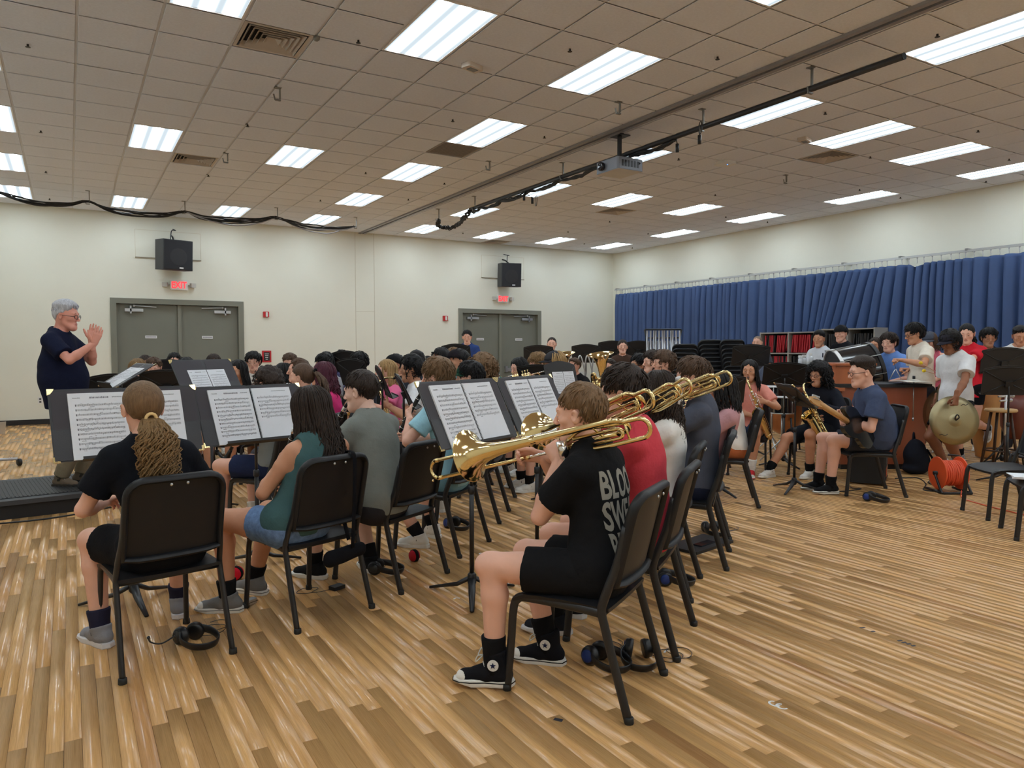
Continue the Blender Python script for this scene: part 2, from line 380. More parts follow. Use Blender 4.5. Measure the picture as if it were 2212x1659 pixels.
# ceiling
LIGHTS = [(c, r) for c in (-1.5, 7.5, 11.5, 20.5) for r in (-18, -14, -10, -6, -2, 2, 6, 10, 14)]+[(c, r) for c in (1.5, 4.5, 14.5, 17.5) for r in (-18, -10, -2, 6, 14)]
VENTS = [(2.5, -0.5), (2.5, 7.5), (15.5, -0.5), (15.5, 7.5), (7.5, 3.5), (15.5, 15.5)]
def gx(i): return GX+i*TS
def gy(j): return GY+j*TS
def build_ceiling():
    ce = struct(MB().b2((XL-0.1, YF-0.1, ZC+0.12), (XR+0.1, YB+0.1, ZC+0.25)).obj('ceiling', M_TILE))
    occ = set()
    for c, r in LIGHTS: occ.add((int(c-0.5), int(r-1))); occ.add((int(c-0.5), int(r)))
    for c, r in VENTS: occ.add((math.floor(c), math.floor(r)))
    cells = []
    for i in range(int((XL-GX)/TS)-1, int((XR-GX)/TS)+1):
        for j in range(int((YF-GY)/TS)-1, int((YB-GY)/TS)+1):
            if (i, j) in occ: continue
            x0, x1, y0, y1 = max(gx(i), XL), min(gx(i+1), XR), max(gy(j), YF), min(gy(j+1), YB)
            if x1-x0 < 0.03 or y1-y0 < 0.03: continue
            cells.append((x0, x1, y0, y1))
    sc = lambda c: inview(((c[0]+c[1])/2, (c[2]+c[3])/2, ZC), 60) or 1e9
    cells.sort(key=sc); e = 0.011; r = random.Random(5); share = {}
    for x0, x1, y0, y1 in cells[:300]:
        key = (round(x1-x0, 3), round(y1-y0, 3))
        if key not in share:
            w, h = key; b = MB(); b.rings([[(e, e, 0.004), (w-e, e, 0.004), (w-e, h-e, 0.004), (e, h-e, 0.004)][::-1], [(e+0.004, e+0.004, -0.001), (w-e-0.004, e+0.004, -0.001), (w-e-0.004, h-e-0.004, -0.001), (e+0.004, h-e-0.004, -0.001)][::-1]]); share[key] = b.mesh('ceiling_tile', [M_TILE])
        ob('ceiling_tile', share[key], ce, loc=(x0, y0, ZC+r.uniform(0, 0.0015)-0.007))
    b = MB()
    for x0, x1, y0, y1 in cells[300:]:
        b.rings([[(x0+e, y0+e, ZC+0.004), (x1-e, y0+e, ZC+0.004), (x1-e, y1-e, ZC+0.004), (x0+e, y1-e, ZC+0.004)][::-1], [(x0+e+0.004, y0+e+0.004, ZC-0.007), (x1-e-0.004, y0+e+0.004, ZC-0.007), (x1-e-0.004, y1-e-0.004, ZC-0.007), (x0+e+0.004, y1-e-0.004, ZC-0.007)][::-1]])
    b.obj('ceiling_tiles', M_TILE, ce)['kind'] = 'stuff'
    b = MB()
    i = int((XL-GX)/TS)
    while gx(i) < XR: b.b2((gx(i)-0.012, YF, ZC+0.003), (gx(i)+0.012, YB, ZC+0.02)); i += 1
    j = int((YF-GY)/TS)
    while gy(j) < YB: b.b2((XL, gy(j)-0.012, ZC+0.0035), (XR, gy(j)+0.012, ZC+0.02)); j += 1
    b.obj('ceiling_grid', M_GRID, ce)
    return ce
CEIL = build_ceiling()
# lights
def diffuser_material():
    m = bpy.data.materials.new('light_diffuser'); m.use_nodes = True; nt = m.node_tree; N = nt.nodes.new; L = nt.links.new
    for n in list(nt.nodes):
        if n.type != 'OUTPUT_MATERIAL': nt.nodes.remove(n)
    out = [n for n in nt.nodes if n.type == 'OUTPUT_MATERIAL'][0]
    tc = N('ShaderNodeTexCoord'); sp = N('ShaderNodeSeparateXYZ'); L(tc.outputs['Object'], sp.inputs[0])
    mu = N('ShaderNodeMath'); mu.operation = 'MULTIPLY'; mu.inputs[1].default_value = 2*math.pi/0.185; L(sp.outputs['X'], mu.inputs[0])
    co = N('ShaderNodeMath'); co.operation = 'COSINE'; L(mu.outputs[0], co.inputs[0])
    mr = N('ShaderNodeMapRange'); mr.inputs[1].default_value = -1; mr.inputs[2].default_value = 1; mr.inputs[3].default_value = 0.0; mr.inputs[4].default_value = 1.0; L(co.outputs[0], mr.inputs[0])
    pw = N('ShaderNodeMath'); pw.operation = 'POWER'; pw.inputs[1].default_value = 2.5; L(mr.outputs[0], pw.inputs[0]); ma = N('ShaderNodeMath'); ma.operation = 'MULTIPLY_ADD'; ma.inputs[1].default_value = 2.66; ma.inputs[2].default_value = 0.09; L(pw.outputs[0], ma.inputs[0])
    st = N('ShaderNodeMath'); st.operation = 'MULTIPLY'; st.inputs[1].default_value = LIGHT; L(ma.outputs[0], st.inputs[0])
    em = N('ShaderNodeEmission'); em.inputs[0].default_value = (0.80, 0.92, 1.0, 1); L(st.outputs[0], em.inputs[1]); L(em.outputs[0], out.inputs[0])
    return m
def build_lights():
    DM = diffuser_material(); FM = mat('light_frame', (0.8, 0.8, 0.8), 0.4)
    w, l = TS, 2*TS; b = MB(); t = 0.028
    for lo, hi in (((-w/2+0.012, -l/2+0.012), (-w/2+t, l/2-0.012)), ((w/2-t, -l/2+0.012), (w/2-0.012, l/2-0.012)), ((-w/2+t, -l/2+0.012), (w/2-t, -l/2+t)), ((-w/2+t, l/2-t), (w/2-t, l/2-0.012))):
        b.b2((*lo, -0.008), (*hi, 0.03))
    fm = b.mesh('frame', [FM]); d = MB().b2((-w/2+t, -l/2+t, 0.002), (w/2-t, l/2-t, 0.012)).mesh('diffuser', [DM]); hs = MB().b2((-w/2+0.02, -l/2+0.02, 0.014), (w/2-0.02, l/2-0.02, 0.1)).mesh('housing', [FM])
    names = {-1.5: 'in the row along the left wall', 1.5: 'two rows in from the left wall', 4.5: 'three rows in from the left wall', 7.5: 'beside the ceiling track, on its left', 11.5: 'above the black hanging pipe', 14.5: 'two rows right of the pipe', 17.5: 'three rows right of the pipe', 20.5: 'in the row along the curtain wall'}
    od = ['closest to the door wall', 'second from the door wall', 'third from the door wall', 'fourth from the door wall', 'fifth from the door wall', 'sixth from the door wall', 'seventh from the door wall', 'eighth from the door wall', 'ninth from the door wall']
    for c, r in LIGHTS:
        rk = sorted([q for cc, q in LIGHTS if cc == c], reverse=True).index(r)
        o = thing('ceiling_light', 'lit ceiling troffer '+names[c]+', '+od[rk], 'ceiling light', (gx(c), gy(r), ZC), 0, 'ceiling troffers')
        ob('frame', fm, o); ob('diffuser', d, o); ob('housing', hs, o)
build_lights()
def build_vents():
    VM = mat('vent_paint', s2l(196, 186, 176), 0.7); DK = mat('vent_dark', (0.02, 0.02, 0.02), 0.9)
    h = TS/2
    lab = {(2.5, -0.5): 'large square louvred vent beside the long troffer over the podium', (2.5, 7.5): 'square louvred ceiling vent farther back over the podium', (15.5, -0.5): 'square louvred ceiling vent near the curtain wall', (15.5, 7.5): 'square ceiling vent near the room corner', (15.5, 15.5): 'square ceiling vent above the far double door'}
    for c, r in VENTS:
        if (c, r) == (7.5, 3.5):
            o = thing('return_grille', 'flat grey return grille next to a troffer', 'vent', (gx(c), gy(r), ZC))
            MB().b2((-h+0.012, -h+0.012, -0.003), (h-0.012, h-0.012, 0.015)).obj('grille_plate', mat('grille_grey', s2l(150, 142, 136), 0.8), o)
            b = MB()
            for k in range(-8, 9): b.b2((-h+0.04, k*0.032-0.004, -0.006), (h-0.04, k*0.032+0.004, -0.003))
            b.obj('grille_bars', mat('grille_bar', s2l(120, 114, 110), 0.8), o); continue
        o = thing('ceiling_vent', lab[(c, r)], 'vent', (gx(c), gy(r), ZC))
        MB().b2((-h+0.01, -h+0.01, 0.05), (h-0.01, h-0.01, 0.06)).obj('backing', DK, o)
        for k in range(6):
            a = h-0.012-k*0.045; b_ = a-0.034
            if k == 0: z0, z1 = -0.004, -0.004
            else: z0, z1 = -0.012, 0.03
            if k == 0: b_ = a-0.03
            b = MB(); b.rings([[(-a, -a, z0), (a, -a, z0), (a, a, z0), (-a, a, z0)], [(-b_, -b_, z1), (b_, -b_, z1), (b_, b_, z1), (-b_, b_, z1)][:], [(-b_, -b_, z1+0.004), (b_, -b_, z1+0.004), (b_, b_, z1+0.004), (-b_, b_, z1+0.004)], [(-a, -a, z0+0.004), (a, -a, z0+0.004), (a, a, z0+0.004), (-a, a, z0+0.004)]], cap=False, closed=True)
            b.obj('louvre', VM, o)
build_vents()
# walls
D1 = (0.73, 3.32, 2.51); D2 = (8.63, 11.17, 2.51)
def build_walls():
    b = MB()
    for x0, x1 in ((XL-0.1, D1[0]), (D1[1], D2[0]), (D2[1], XR+0.1)): b.b2((x0, YB, -0.05), (x1, YB+0.2, ZC+0.2))
    for d in (D1, D2): b.b2((d[0], YB, d[2]), (d[1], YB+0.2, ZC+0.2)); b.b2((d[0], YB+0.15, -0.05), (d[1], YB+0.2, d[2]))
    wb = struct(b.obj('wall_back', M_WALL))
    struct(MB().b2((XR, YF-0.1, -0.05), (XR+0.2, YB, ZC+0.2)).obj('wall_right', M_WALL))
    struct(MB().b2((XL-0.2, YF-0.1, -0.05), (XL, YB, ZC+0.2)).obj('wall_left', M_WALL))
    struct(MB().b2((XL, YF-0.2, -0.05), (XR, YF, ZC+0.2)).obj('wall_front', M_WALL))
    bb = mat('baseboard_vinyl', (0.012, 0.012, 0.015), 0.45)
    b = MB()
    for x0, x1 in ((XL, D1[0]), (D1[1], D2[0]), (D2[1], XR)): b.b2((x0, YB-0.012, 0), (x1, YB, 0.1))
    struct(b.obj('baseboard_back', bb)); struct(MB().b2((XR-0.012, YF, 0), (XR, YB, 0.1)).obj('baseboard_right', bb))
    jm = mat('joint_shadow_paint', s2l(196, 188, 168), 0.9)
    for x in (5.89, 6.36): MB().b2((x-0.004, YB-0.004, 0.1), (x+0.004, YB+0.01, ZC)).obj('panel_joint', jm, wb)
    MB().b2((5.89, YB-0.004, 2.36), (6.36, YB+0.01, 2.367)).obj('panel_joint', jm, wb)
    # speaker bay outlines
    k = 0
    for x0, x1, z0, z1 in ((1.21, 2.47, 3.36, 3.93), (9.31, 10.62, 3.34, 3.93)):
        k += 1; b = MB()
        for lo, hi in (((x0, z0), (x0+0.008, z1)), ((x1-0.008, z0), (x1, z1)), ((x0, z1-0.008), (x1, z1))): b.b2((lo[0], YB-0.004, lo[1]), (hi[0], YB, hi[1]))
        t = struct(b.obj('trim_%d' % k, mat('trim_paint', s2l(214, 207, 188), 0.8)))
        MB().b2((x0, YB-0.025, z0-0.012), (x1, YB, z0+0.006)).obj('ledge', mat('trim_ledge', s2l(150, 140, 120), 0.7), t)
build_walls()
def build_door(n, D, ex):
    x0, x1, zt = D; fw = 0.11
    o = bpy.data.objects.new('door_%d' % n, None); col.objects.link(o); o.location = ((x0+x1)/2, YB, 0); struct(o)
    h = (x1-x0)/2
    b = MB(); b.b2((-h, -0.03, 0), (-h+fw, 0.1, zt)); b.b2((h-fw, -0.03, 0), (h, 0.1, zt)); b.b2((-h+fw, -0.03, zt-fw), (h-fw, 0.1, zt)); b.obj('door_frame', M_FRAME, o)
    LM = mat('door_leaf_paint', s2l(118, 120, 110), 0.45, var=0.05, vscale=1.5)
    MB().b2((-0.035, 0.02, 0), (0.035, 0.09, zt-fw)).obj('mullion', M_FRAME, o)
    TX = mat('sign_print', (0.25, 0.25, 0.3), 0.6)
    for s in (-1, 1):
        xa, xb = (0.04, h-fw-0.005) if s > 0 else (-h+fw+0.005, -0.04)
        lf = MB().b2((xa, 0.07, 0.01), (xb, 0.115, zt-fw-0.01)).obj('door_leaf', LM, o)
        cx = (xa+xb)/2-s*0.06 if n == 1 else (xa+xb)/2
        sg = MB().b2((cx-0.11, 0.062, 1.69), (cx+0.11, 0.07, 1.75)).obj('door_sign', mat('sign_plate', (0.72, 0.73, 0.76), 0.5), lf)
        b = MB(); xx = cx-0.09
        while xx < cx+0.09:
            w = rng.uniform(0.008, 0.016); b.b2((xx, 0.0605, 1.71), (xx+w, 0.062, 1.731)); xx += w+0.004
        b.obj('sign_lettering', TX, lf)
        b = MB(); b.b2((xa+0.12, 0.02, 0.86), (xb-0.12, 0.05, 0.95)); b.b2((xa+0.1, 0.0, 0.84), (xa+0.17, 0.07, 1.0)); b.b2((xb-0.17, 0.0, 0.84), (xb-0.1, 0.07, 1.0)); b.obj('push_bar', M_STEEL, lf)
        cx2 = (xa+0.32) if s < 0 else (xb-0.32)
        b = MB(); b.b2((cx2-0.17, 0.0, 2.24), (cx2+0.17, 0.07, 2.30)); b.b2((cx2+s*0.06-0.015, 0.0, 2.2), (cx2+s*0.06+0.015, 0.05, 2.36)); b.tube([(cx2-s*0.0, 0.0, 2.36), (cx2-s*0.42, 0.03, 2.34)], 0.012, 6); b.ball((cx2+s*0.0, 0.0, 2.36), 0.025, 6); b.obj('door_closer', M_STEEL, lf)
build_door(1, D1, 0); build_door(2, D2, 0)
# curtain and rail
def build_curtain():
    X0 = XR-0.22; ya, yb = 16.62, 2.2; zt = 3.02; r = random.Random(11)
    n = 760; us = np.linspace(0, 1, n); Y = ya+(yb-ya)*us
    # pleat phase with uneven spacing
    ph = np.cumsum(np.interp(us, np.linspace(0, 1, 60), [r.uniform(0.6, 1.6) for _ in range(60)])); ph = ph/ph[-1]*2*math.pi*78
    am = np.interp(us, np.linspace(0, 1, 90), [r.uniform(0.55, 1.25) for _ in range(90)])
    zs = [zt, zt-0.06, zt-0.18, zt-0.4, zt-0.8, zt-1.3, zt-1.8, zt-2.4, 0.06]; V = []
    for k, z in enumerate(zs):
        f = [0.35, 0.45, 0.7, 0.95, 1.0, 1.05, 1.1, 1.1, 1.1][k]; drop = zt-z
        # a bunched part drags sideways around Y=8.5..9.7
        drag = np.exp(-((Y-9.2)/0.9)**2)*min(1, drop/1.6)*0.45
        x = X0-0.072*f*am*np.sin(ph)-0.02*f*np.sin(2*ph+1)+0.02*np.sin(ph*0.31+z)
        y = Y+drag+0.018*f*np.cos(ph)
        zz = np.full(n, z)
        if k == 0: zz = zz-0.07*np.exp(-((Y-7.88)/0.10)**2)+0.004*np.sin(ph)
        V.append(np.stack([x, y, zz], 1))
    V = np.concatenate(V); F = []
    for k in range(len(zs)-1):
        a = k*n+np.arange(n-1); F.append(np.stack([a, a+1, a+1+n, a+n], 1))
    me = new_mesh('stage_curtain', V, np.concatenate(F), [mat('curtain_cloth', s2l(64, 86, 130), 0.85, bump=0.1, bscale=500, var=0.06, vscale=3)])
    o = ob('stage_curtain', me); md = o.modifiers.new('thickness', 'SOLIDIFY'); md.thickness = 0.004
    tag(o, 'long pleated slate blue curtain hanging along the side wall', 'curtain')
    rl = thing('curtain_rail', 'grey metal rail with hooks carrying the blue curtain', 'curtain rail', (X0, 0, zt+0.13))
    MB().b2((-0.02, yb-0.1, -0.02), (0.02, ya+0.06, 0.02)).obj('rail', M_STEEL, rl)
    hk = MB(); hk.tube([(0, 0, -0.02), (0, 0, -0.07), (0.012, 0, -0.1), (0, 0, -0.13)], 0.006, 5); hk.ball((0, 0, -0.03), 0.014, 6); hm = hk.mesh('hook', [mat('hook_plastic', (0.6, 0.6, 0.62), 0.4)], True)
    y = yb
    while y < ya:
        ob('hook', hm, rl, loc=(0, y, 0)); y += r.uniform(0.1, 0.17)
    y = yb
    while y < ya+0.1:
        MB().b2((-0.03, y-0.02, 0.0), (0.22, y+0.02, 0.04)).obj('wall_bracket', mat('bracket_grey', (0.25, 0.25, 0.25), 0.5), rl); y += 1.2
build_curtain()
# ---------------------------------------------------------------- people
_tmpl = {}
def head_template(h):
    key = ('head', h)
    if key in _tmpl: return _tmpl[key]
    P = [ell((0, -0.012, 0.03), (0.076, 0.098, 0.090)), cone((0, 0.028, -0.02), (0, 0.045, -0.075), 0.058, 0.042, k=0.03), ell((0, 0.068, -0.098), (0.024, 0.02, 0.018), k=0.025)]
    P += [cone((0, -0.02, -0.03), (0, -0.02, -0.1), 0.06, 0.052, k=0.02)]
    for s in (-1, 1):
        P += [cone((s*0.045, 0, -0.045), (s*0.02, 0.06, -0.09), 0.02, 0.016, k=0.03), ell((s*0.042, 0.055, -0.015), (0.022, 0.02, 0.018), k=0.02)]
    P += [cone((-0.035, 0.076, 0.03), (0.035, 0.076, 0.03), 0.012, k=0.02)]
    for s in (-1, 1): P += [ell((s*0.031, 0.098, 0.007), (0.018, 0.016, 0.012), k=0.012, op='sub')]
    for s in (-1, 1): P += [ell((s*0.031, 0.073, 0.007), (0.014, 0.0145, 0.012), k=0.004)]
    P += [cone((0, 0.088, 0.018), (0, 0.109, -0.022), 0.0065, 0.0105, k=0.012)]
    for s in (-1, 1): P += [ell((s*0.0105, 0.098, -0.028), (0.008, 0.010, 0.007), k=0.006)]
    P += [cone((-0.018, 0.0825, -0.0545), (0.018, 0.0825, -0.0545), 0.006, k=0.010), cone((-0.014, 0.083, -0.064), (0.014, 0.083, -0.064), 0.006, k=0.008)]
    for s in (-1, 1):
        R = roty(s*0.18)@rotz(s*-0.35)
        P += [ell((s*0.086, -0.010, -0.002), (0.008, 0.020, 0.033), R, k=0.006), ell((s*0.096, -0.004, 0.002), (0.008, 0.010, 0.019), R, k=0.004, op='sub')]
    V, F = sdf(P, h); c = V[F].mean(1)
    lip = (((c[:, 0]/0.021)**2+((c[:, 2]+0.059)/0.0105)**2 < 1) & (c[:, 1] > 0.082)).astype(int)
    _tmpl[key] = (V, F, lip); return _tmpl[key]
def hand_template(pose, h):
    key = ('hand', pose, h)
    if key in _tmpl: return _tmpl[key]
    cu = {'flat': (8, 6, 4), 'relax': (28, 32, 22), 'grip': (62, 82, 50), 'hold': (42, 55, 38), 'tip': (50, 30, 15), 'point': (62, 82, 50)}[pose]
    P = []; FX = (-0.029, -0.0095, 0.0105, 0.028); LN = (0.072, 0.080, 0.074, 0.058)
    P.append(cone((0, -0.05, 0), (0, 0.005, 0), 0.027, 0.026, k=0.02, n=V3(0, 0, 1), q=1.25))
    for i, fx in enumerate(FX):
        P.append(cone((fx*0.55, 0.005, 0), (fx, 0.086, 0.002), 0.0145, 0.0115, k=0.016))
        p = V3(fx, 0.086, 0.002); a = 0; r = 0.0098 if i < 3 else 0.0085; sp = (fx*2.2 if pose == 'flat' else fx*0.8)
        for j, (fr, c) in enumerate(zip((0.45, 0.30, 0.25), cu)):
            if pose == 'point' and i == 0: c = 8
            a += math.radians(c*(1+0.06*i)); d = V3(sp, math.cos(a), -math.sin(a)); q = p+nrm(d)*LN[i]*fr
            P.append(cone(p, q, r, r*0.88, k=0.004)); p = q; r *= 0.88
    tb = V3(-0.024, 0.018, -0.006); dirs = [(-0.62, 0.66, -0.42), (-0.30, 0.86, -0.42), (-0.05, 0.9, -0.42)] if pose != 'flat' else [(-0.7, 0.7, -0.1), (-0.55, 0.83, 0), (-0.5, 0.86, 0)]
    if pose in ('grip', 'point'): dirs = [(-0.45, 0.65, -0.6), (0.15, 0.75, -0.65), (0.5, 0.65, -0.5)]
    r = 0.0135
    for d, L in zip(dirs, (0.042, 0.034, 0.026)):
        q = tb+nrm(d)*L; P.append(cone(tb, q, r, r*0.86, k=0.008)); tb = q; r *= 0.86
    V, F = sdf(P, h); _tmpl[key] = (V, F); return V, F
def ik(S, T, l1, l2, hint):
    S, T = np.asarray(S, float), np.asarray(T, float); d = T-S; L = np.linalg.norm(d)
    if L > (l1+l2)*0.995: T = S+d/L*(l1+l2)*0.995; d = T-S; L = np.linalg.norm(d)
    u = d/max(L, 1e-6); a = (l1*l1-l2*l2+L*L)/(2*L); hh = math.sqrt(max(0, l1*l1-a*a))
    w = np.asarray(hint, float); w = nrm(w-u*(w@u)); return S+u*a+w*hh, T
SKIN = {'fair': s2l(222, 172, 150), 'pale': s2l(230, 186, 168), 'tan': s2l(196, 142, 112), 'olive': s2l(176, 124, 96), 'brown': s2l(140, 92, 68), 'pink': s2l(214, 150, 132)}
HAIRC = {'brown': s2l(88, 66, 50), 'dkbrown': s2l(52, 40, 34), 'black': s2l(26, 23, 24), 'blonde': s2l(172, 138, 92), 'dkblonde': s2l(134, 104, 68), 'ltbrown': s2l(120, 92, 64), 'grey': s2l(190, 190, 196), 'magenta': s2l(84, 36, 52), 'bald': s2l(150, 125, 110)}
def skin_mat(k): return mat('skin_'+k, tuple(min(0.85, v*1.12) for v in SKIN[k]), 0.52, bump=0.05, bscale=300, var=0.06, vscale=14, spec=0.35)
def lip_mat(k): c = SKIN[k]; return mat('lips_'+k, (c[0]*0.82, c[1]*0.62, c[2]*0.62), 0.45)
def hair_mat(k): return mat('hair_'+k, HAIRC[k], 0.55, bump=0.6, bscale=160, var=0.3, vscale=90, stretch=(1, 1, 0.2), spec=0.3)
def cloth(c, name=None, denim=False): return mat('cloth_%d_%d_%d%s' % (*c, 'd' if denim else ''), tuple(v*min(1.45, 0.78/max(s2l(*c))) for v in s2l(*c)), 0.9, bump=0.25, bscale=55 if not denim else 160, var=0.08 if not denim else 0.25, vscale=12 if not denim else 40, spec=0.15)
M_EYE = None
def hair_cap(style, seed, res, thick, lim=None):
    """closed shell around the skull: proud where hair grows, tucked inside the head elsewhere"""
    nu, nv = res; r = np.random.RandomState(seed)
    th = np.linspace(0.03, math.pi-0.03, nv); ph = np.linspace(0, 2*math.pi, nu, endpoint=False)
    T, Ph = np.meshgrid(th, ph, indexing='ij')
    D = np.stack([np.sin(T)*np.sin(Ph), np.sin(T)*np.cos(Ph), np.cos(T)], -1)   # phi 0 = face
    base = D*np.array([0.079, 0.101, 0.093])+np.array([0, -0.012, 0.03])
    az = np.abs((Ph+math.pi) % (2*math.pi)-math.pi)
    kx = [0, 0.5, 0.9, 1.3, 1.65, 2.0, 2.5, math.pi]
    kz = lim or [0.088, 0.082, 0.062, 0.032, 0.028, -0.03, -0.06, -0.066]
    zl = np.interp(az, kx, kz)
    zl = zl+0.006*np.sin(Ph*9+seed)+0.004*np.sin(Ph*17+2*seed)
    m = np.clip((base[..., 2]-zl)/0.014+0.5, 0, 1); m = m*m*(3-2*m)
    X, Y, Z = base[..., 0]*1, base[..., 1]*1, base[..., 2]*1
    if style == 'straight': n = 0.35*wnoise(X, Y, Z*0.25, 190, seed)+0.4*wnoise(X, Y, Z*0.3, 70, seed+1)
    elif style == 'wavy': n = 0.55*wnoise(X, Y, Z, 75, seed)+0.5*wnoise(X, Y, Z*0.6, 150, seed+1)
    elif style == 'curly': n = 0.6*np.abs(wnoise(X, Y, Z, 110, seed))*2+0.5*wnoise(X, Y, Z, 210, seed+1)-0.3
    else: n = 0.25*wnoise(X, Y, Z*0.3, 160, seed)
    amp = {'fade': 0.005, 'straight': 0.006, 'wavy': 0.011, 'curly': 0.013, 'tight': 0.002}[style]
    top = 1+0.35*np.clip(D[..., 2], 0, 1)
    tp = np.clip((base[..., 2]-zl)/0.06, 0, 1); tp = 0.25+0.75*tp if style != 'fade' else 0.12+0.88*np.clip((base[..., 2]-0.055)/0.03, 0, 1)
    off = -0.012+(thick*top*tp+0.012+amp*n*tp)*m
    V = (base+D*off[..., None]).reshape(-1, 3); i = np.arange(nv-1)[:, None]*nu; j = np.arange(nu)[None]
    F = np.stack([i+j, i+nu+j, i+nu+(j+1) % nu, i+(j+1) % nu], -1).reshape(-1, 4)
    return V, F
def tufts(mb, seed, n, thick, L=(0.03, 0.05), zlim=(0.07, 0.03, -0.05), r0=0.006, wave=0.0, lift=0.006, fringe=0.0):
    r = random.Random(seed); crown = V3(0, -0.06, 0.13)
    for _ in range(n):
        for __ in range(30):
            a = r.uniform(-math.pi, math.pi); t = math.acos(r.uniform(-0.75, 1)); D = V3(math.sin(t)*math.sin(a), math.sin(t)*math.cos(a), math.cos(t)); p = V3(0, -0.012, 0.03)+D*V3(0.079, 0.101, 0.093)
            zl = zlim[0] if abs(a) < 0.8 else (zlim[1] if abs(a) < 1.8 else zlim[2])
            if p[2] > zl: break
        k = min(1, max(0.25, (p[2]-zl)/0.06)); g = p-crown; g = g-D*(g@D)+V3(r.uniform(-0.03, 0.03), r.uniform(-0.02, 0.03), 0); g = nrm(g-D*(g@D)); l = r.uniform(*L)*(0.5+0.5*k); p = p+D*thick*k*r.uniform(0.5, 0.95); w = np.cross(D, g)*wave*r.uniform(-1, 1); rad = r0*r.uniform(0.7, 1.3)
        mb.tube([p, p+g*l*0.35+D*lift*k, p+g*l*0.7+D*lift*0.6*k+w, p+g*l-D*0.003-w*0.5], [rad*0.7, rad, rad*0.8, rad*0.15], 5)
def curls(mb, seed, n, thick, rmin=0.006, zlo=-0.06, face=0.9, L=(0.02, 0.04), big=1.0):
    r = random.Random(seed)
    for _ in range(n):
        for __ in range(20):
            a = r.uniform(-math.pi, math.pi); z = r.uniform(zlo, 0.125)
            t = math.acos(max(-1, min(1, (z-0.03)/0.095)))
            if abs(a) < face and z < 0.07: continue
            break
        D = V3(math.sin(t)*math.sin(a), math.sin(t)*math.cos(a), math.cos(t)); p = V3(0, -0.012, 0.03)+D*V3(0.079, 0.101, 0.093)*big+D*thick*r.uniform(0.3, 0.9)
        u = nrm(np.cross(D, V3(r.random()-0.5, r.random()-0.5, r.random()-0.5))); w = np.cross(D, u); rr = r.uniform(*L)/2.2; ph = r.random()*6
        path = [p+u*rr*math.cos(ph+s*1.1)+w*rr*math.sin(ph+s*1.1)*0.8+D*0.006*math.sin(s*1.7)-V3(0, 0, 0.005)*s for s in range(6)]
        rad = r.uniform(0.7, 1.2)*rmin; mb.tube(path, [rad*0.5, rad, rad, rad, rad*0.9, rad*0.35], 5)
def strands(mb, seed, n, length, spread=(0.9, math.pi), wave=0.012, r0=0.011, lay=0.02, back=0.07, taper=0.3, start=0.35, side_len=1.0, wl=14):
    """long hair falling from the scalp down the back and sides"""
    r = random.Random(seed)
    for i in range(n):
        a = r.uniform(*spread)*r.choice((-1, 1)); path = []; o = r.uniform(0.0, 1.0)*lay; ph = r.random()*6
        st = r.uniform(start, 0.9)
        for s in np.linspace(st, 1.75, 7):
            D = V3(math.sin(s)*math.sin(a), math.sin(s)*math.cos(a), math.cos(s)); path.append(V3(0, -0.012, 0.03)+D*V3(0.081, 0.103, 0.095)+D*o)
        p = path[-1].copy(); L = length*r.uniform(0.75, 1.05)*(1 if abs(a) > 1.7 else side_len); m = 9
        for k in range(1, m+1):
            f = k/m; q = p+V3(0, 0, -L*f)
            q[1] += -back*f*(0.6 if abs(a) > 1.9 else 0.3); q[0] *= 1+0.35*f
            q = q+V3(math.sin(ph+f*wl)*wave, math.cos(ph*1.3+f*wl)*wave, 0)*min(1, f*2)
            path.append(q)
        rad = [r0*(0.6+0.4*min(1, j/4)) for j in range(7)]+[r0*(1-(1-taper)*((k/m)**2)) for k in range(1, m+1)]; rad[-1] = r0*0.15
        mb.tube(path, [x*r.uniform(0.85, 1.15) for x in rad], 5)
def tail(mb, seed, n, p0, length, out=0.06, wave=0.02, width=0.05, r0=0.009, wl=16, fall=(0, -0.25, -1)):
    r = random.Random(seed); fall = nrm(fall)
    for i in range(n):
        a = r.random()*6.28; rr = math.sqrt(r.random()); ph = r.random()*6; m = 12; path = []; L = length*r.uniform(0.7, 1.05)
        for k in range(m+1):
            f = k/m; w = width*(0.25+0.95*math.sin(min(1, f*1.35+0.12)*math.pi*0.62))*rr
            c = np.asarray(p0)+V3(0, -out*math.sin(min(1, f*3)*math.pi/2), 0)+fall*L*f*(1 if f > 0.15 else f/0.15*0.9+0.1)
            path.append(c+V3(math.cos(a)*w, math.sin(a)*w*0.6, 0)+V3(math.sin(ph+f*wl)*wave, math.cos(ph+f*wl)*wave*0.6, 0)*min(1, f*2.5))
        mb.tube(path, [r0*(0.7 if k == 0 else 1.1-0.75*(k/m)**2) for k in range(m+1)], 5)
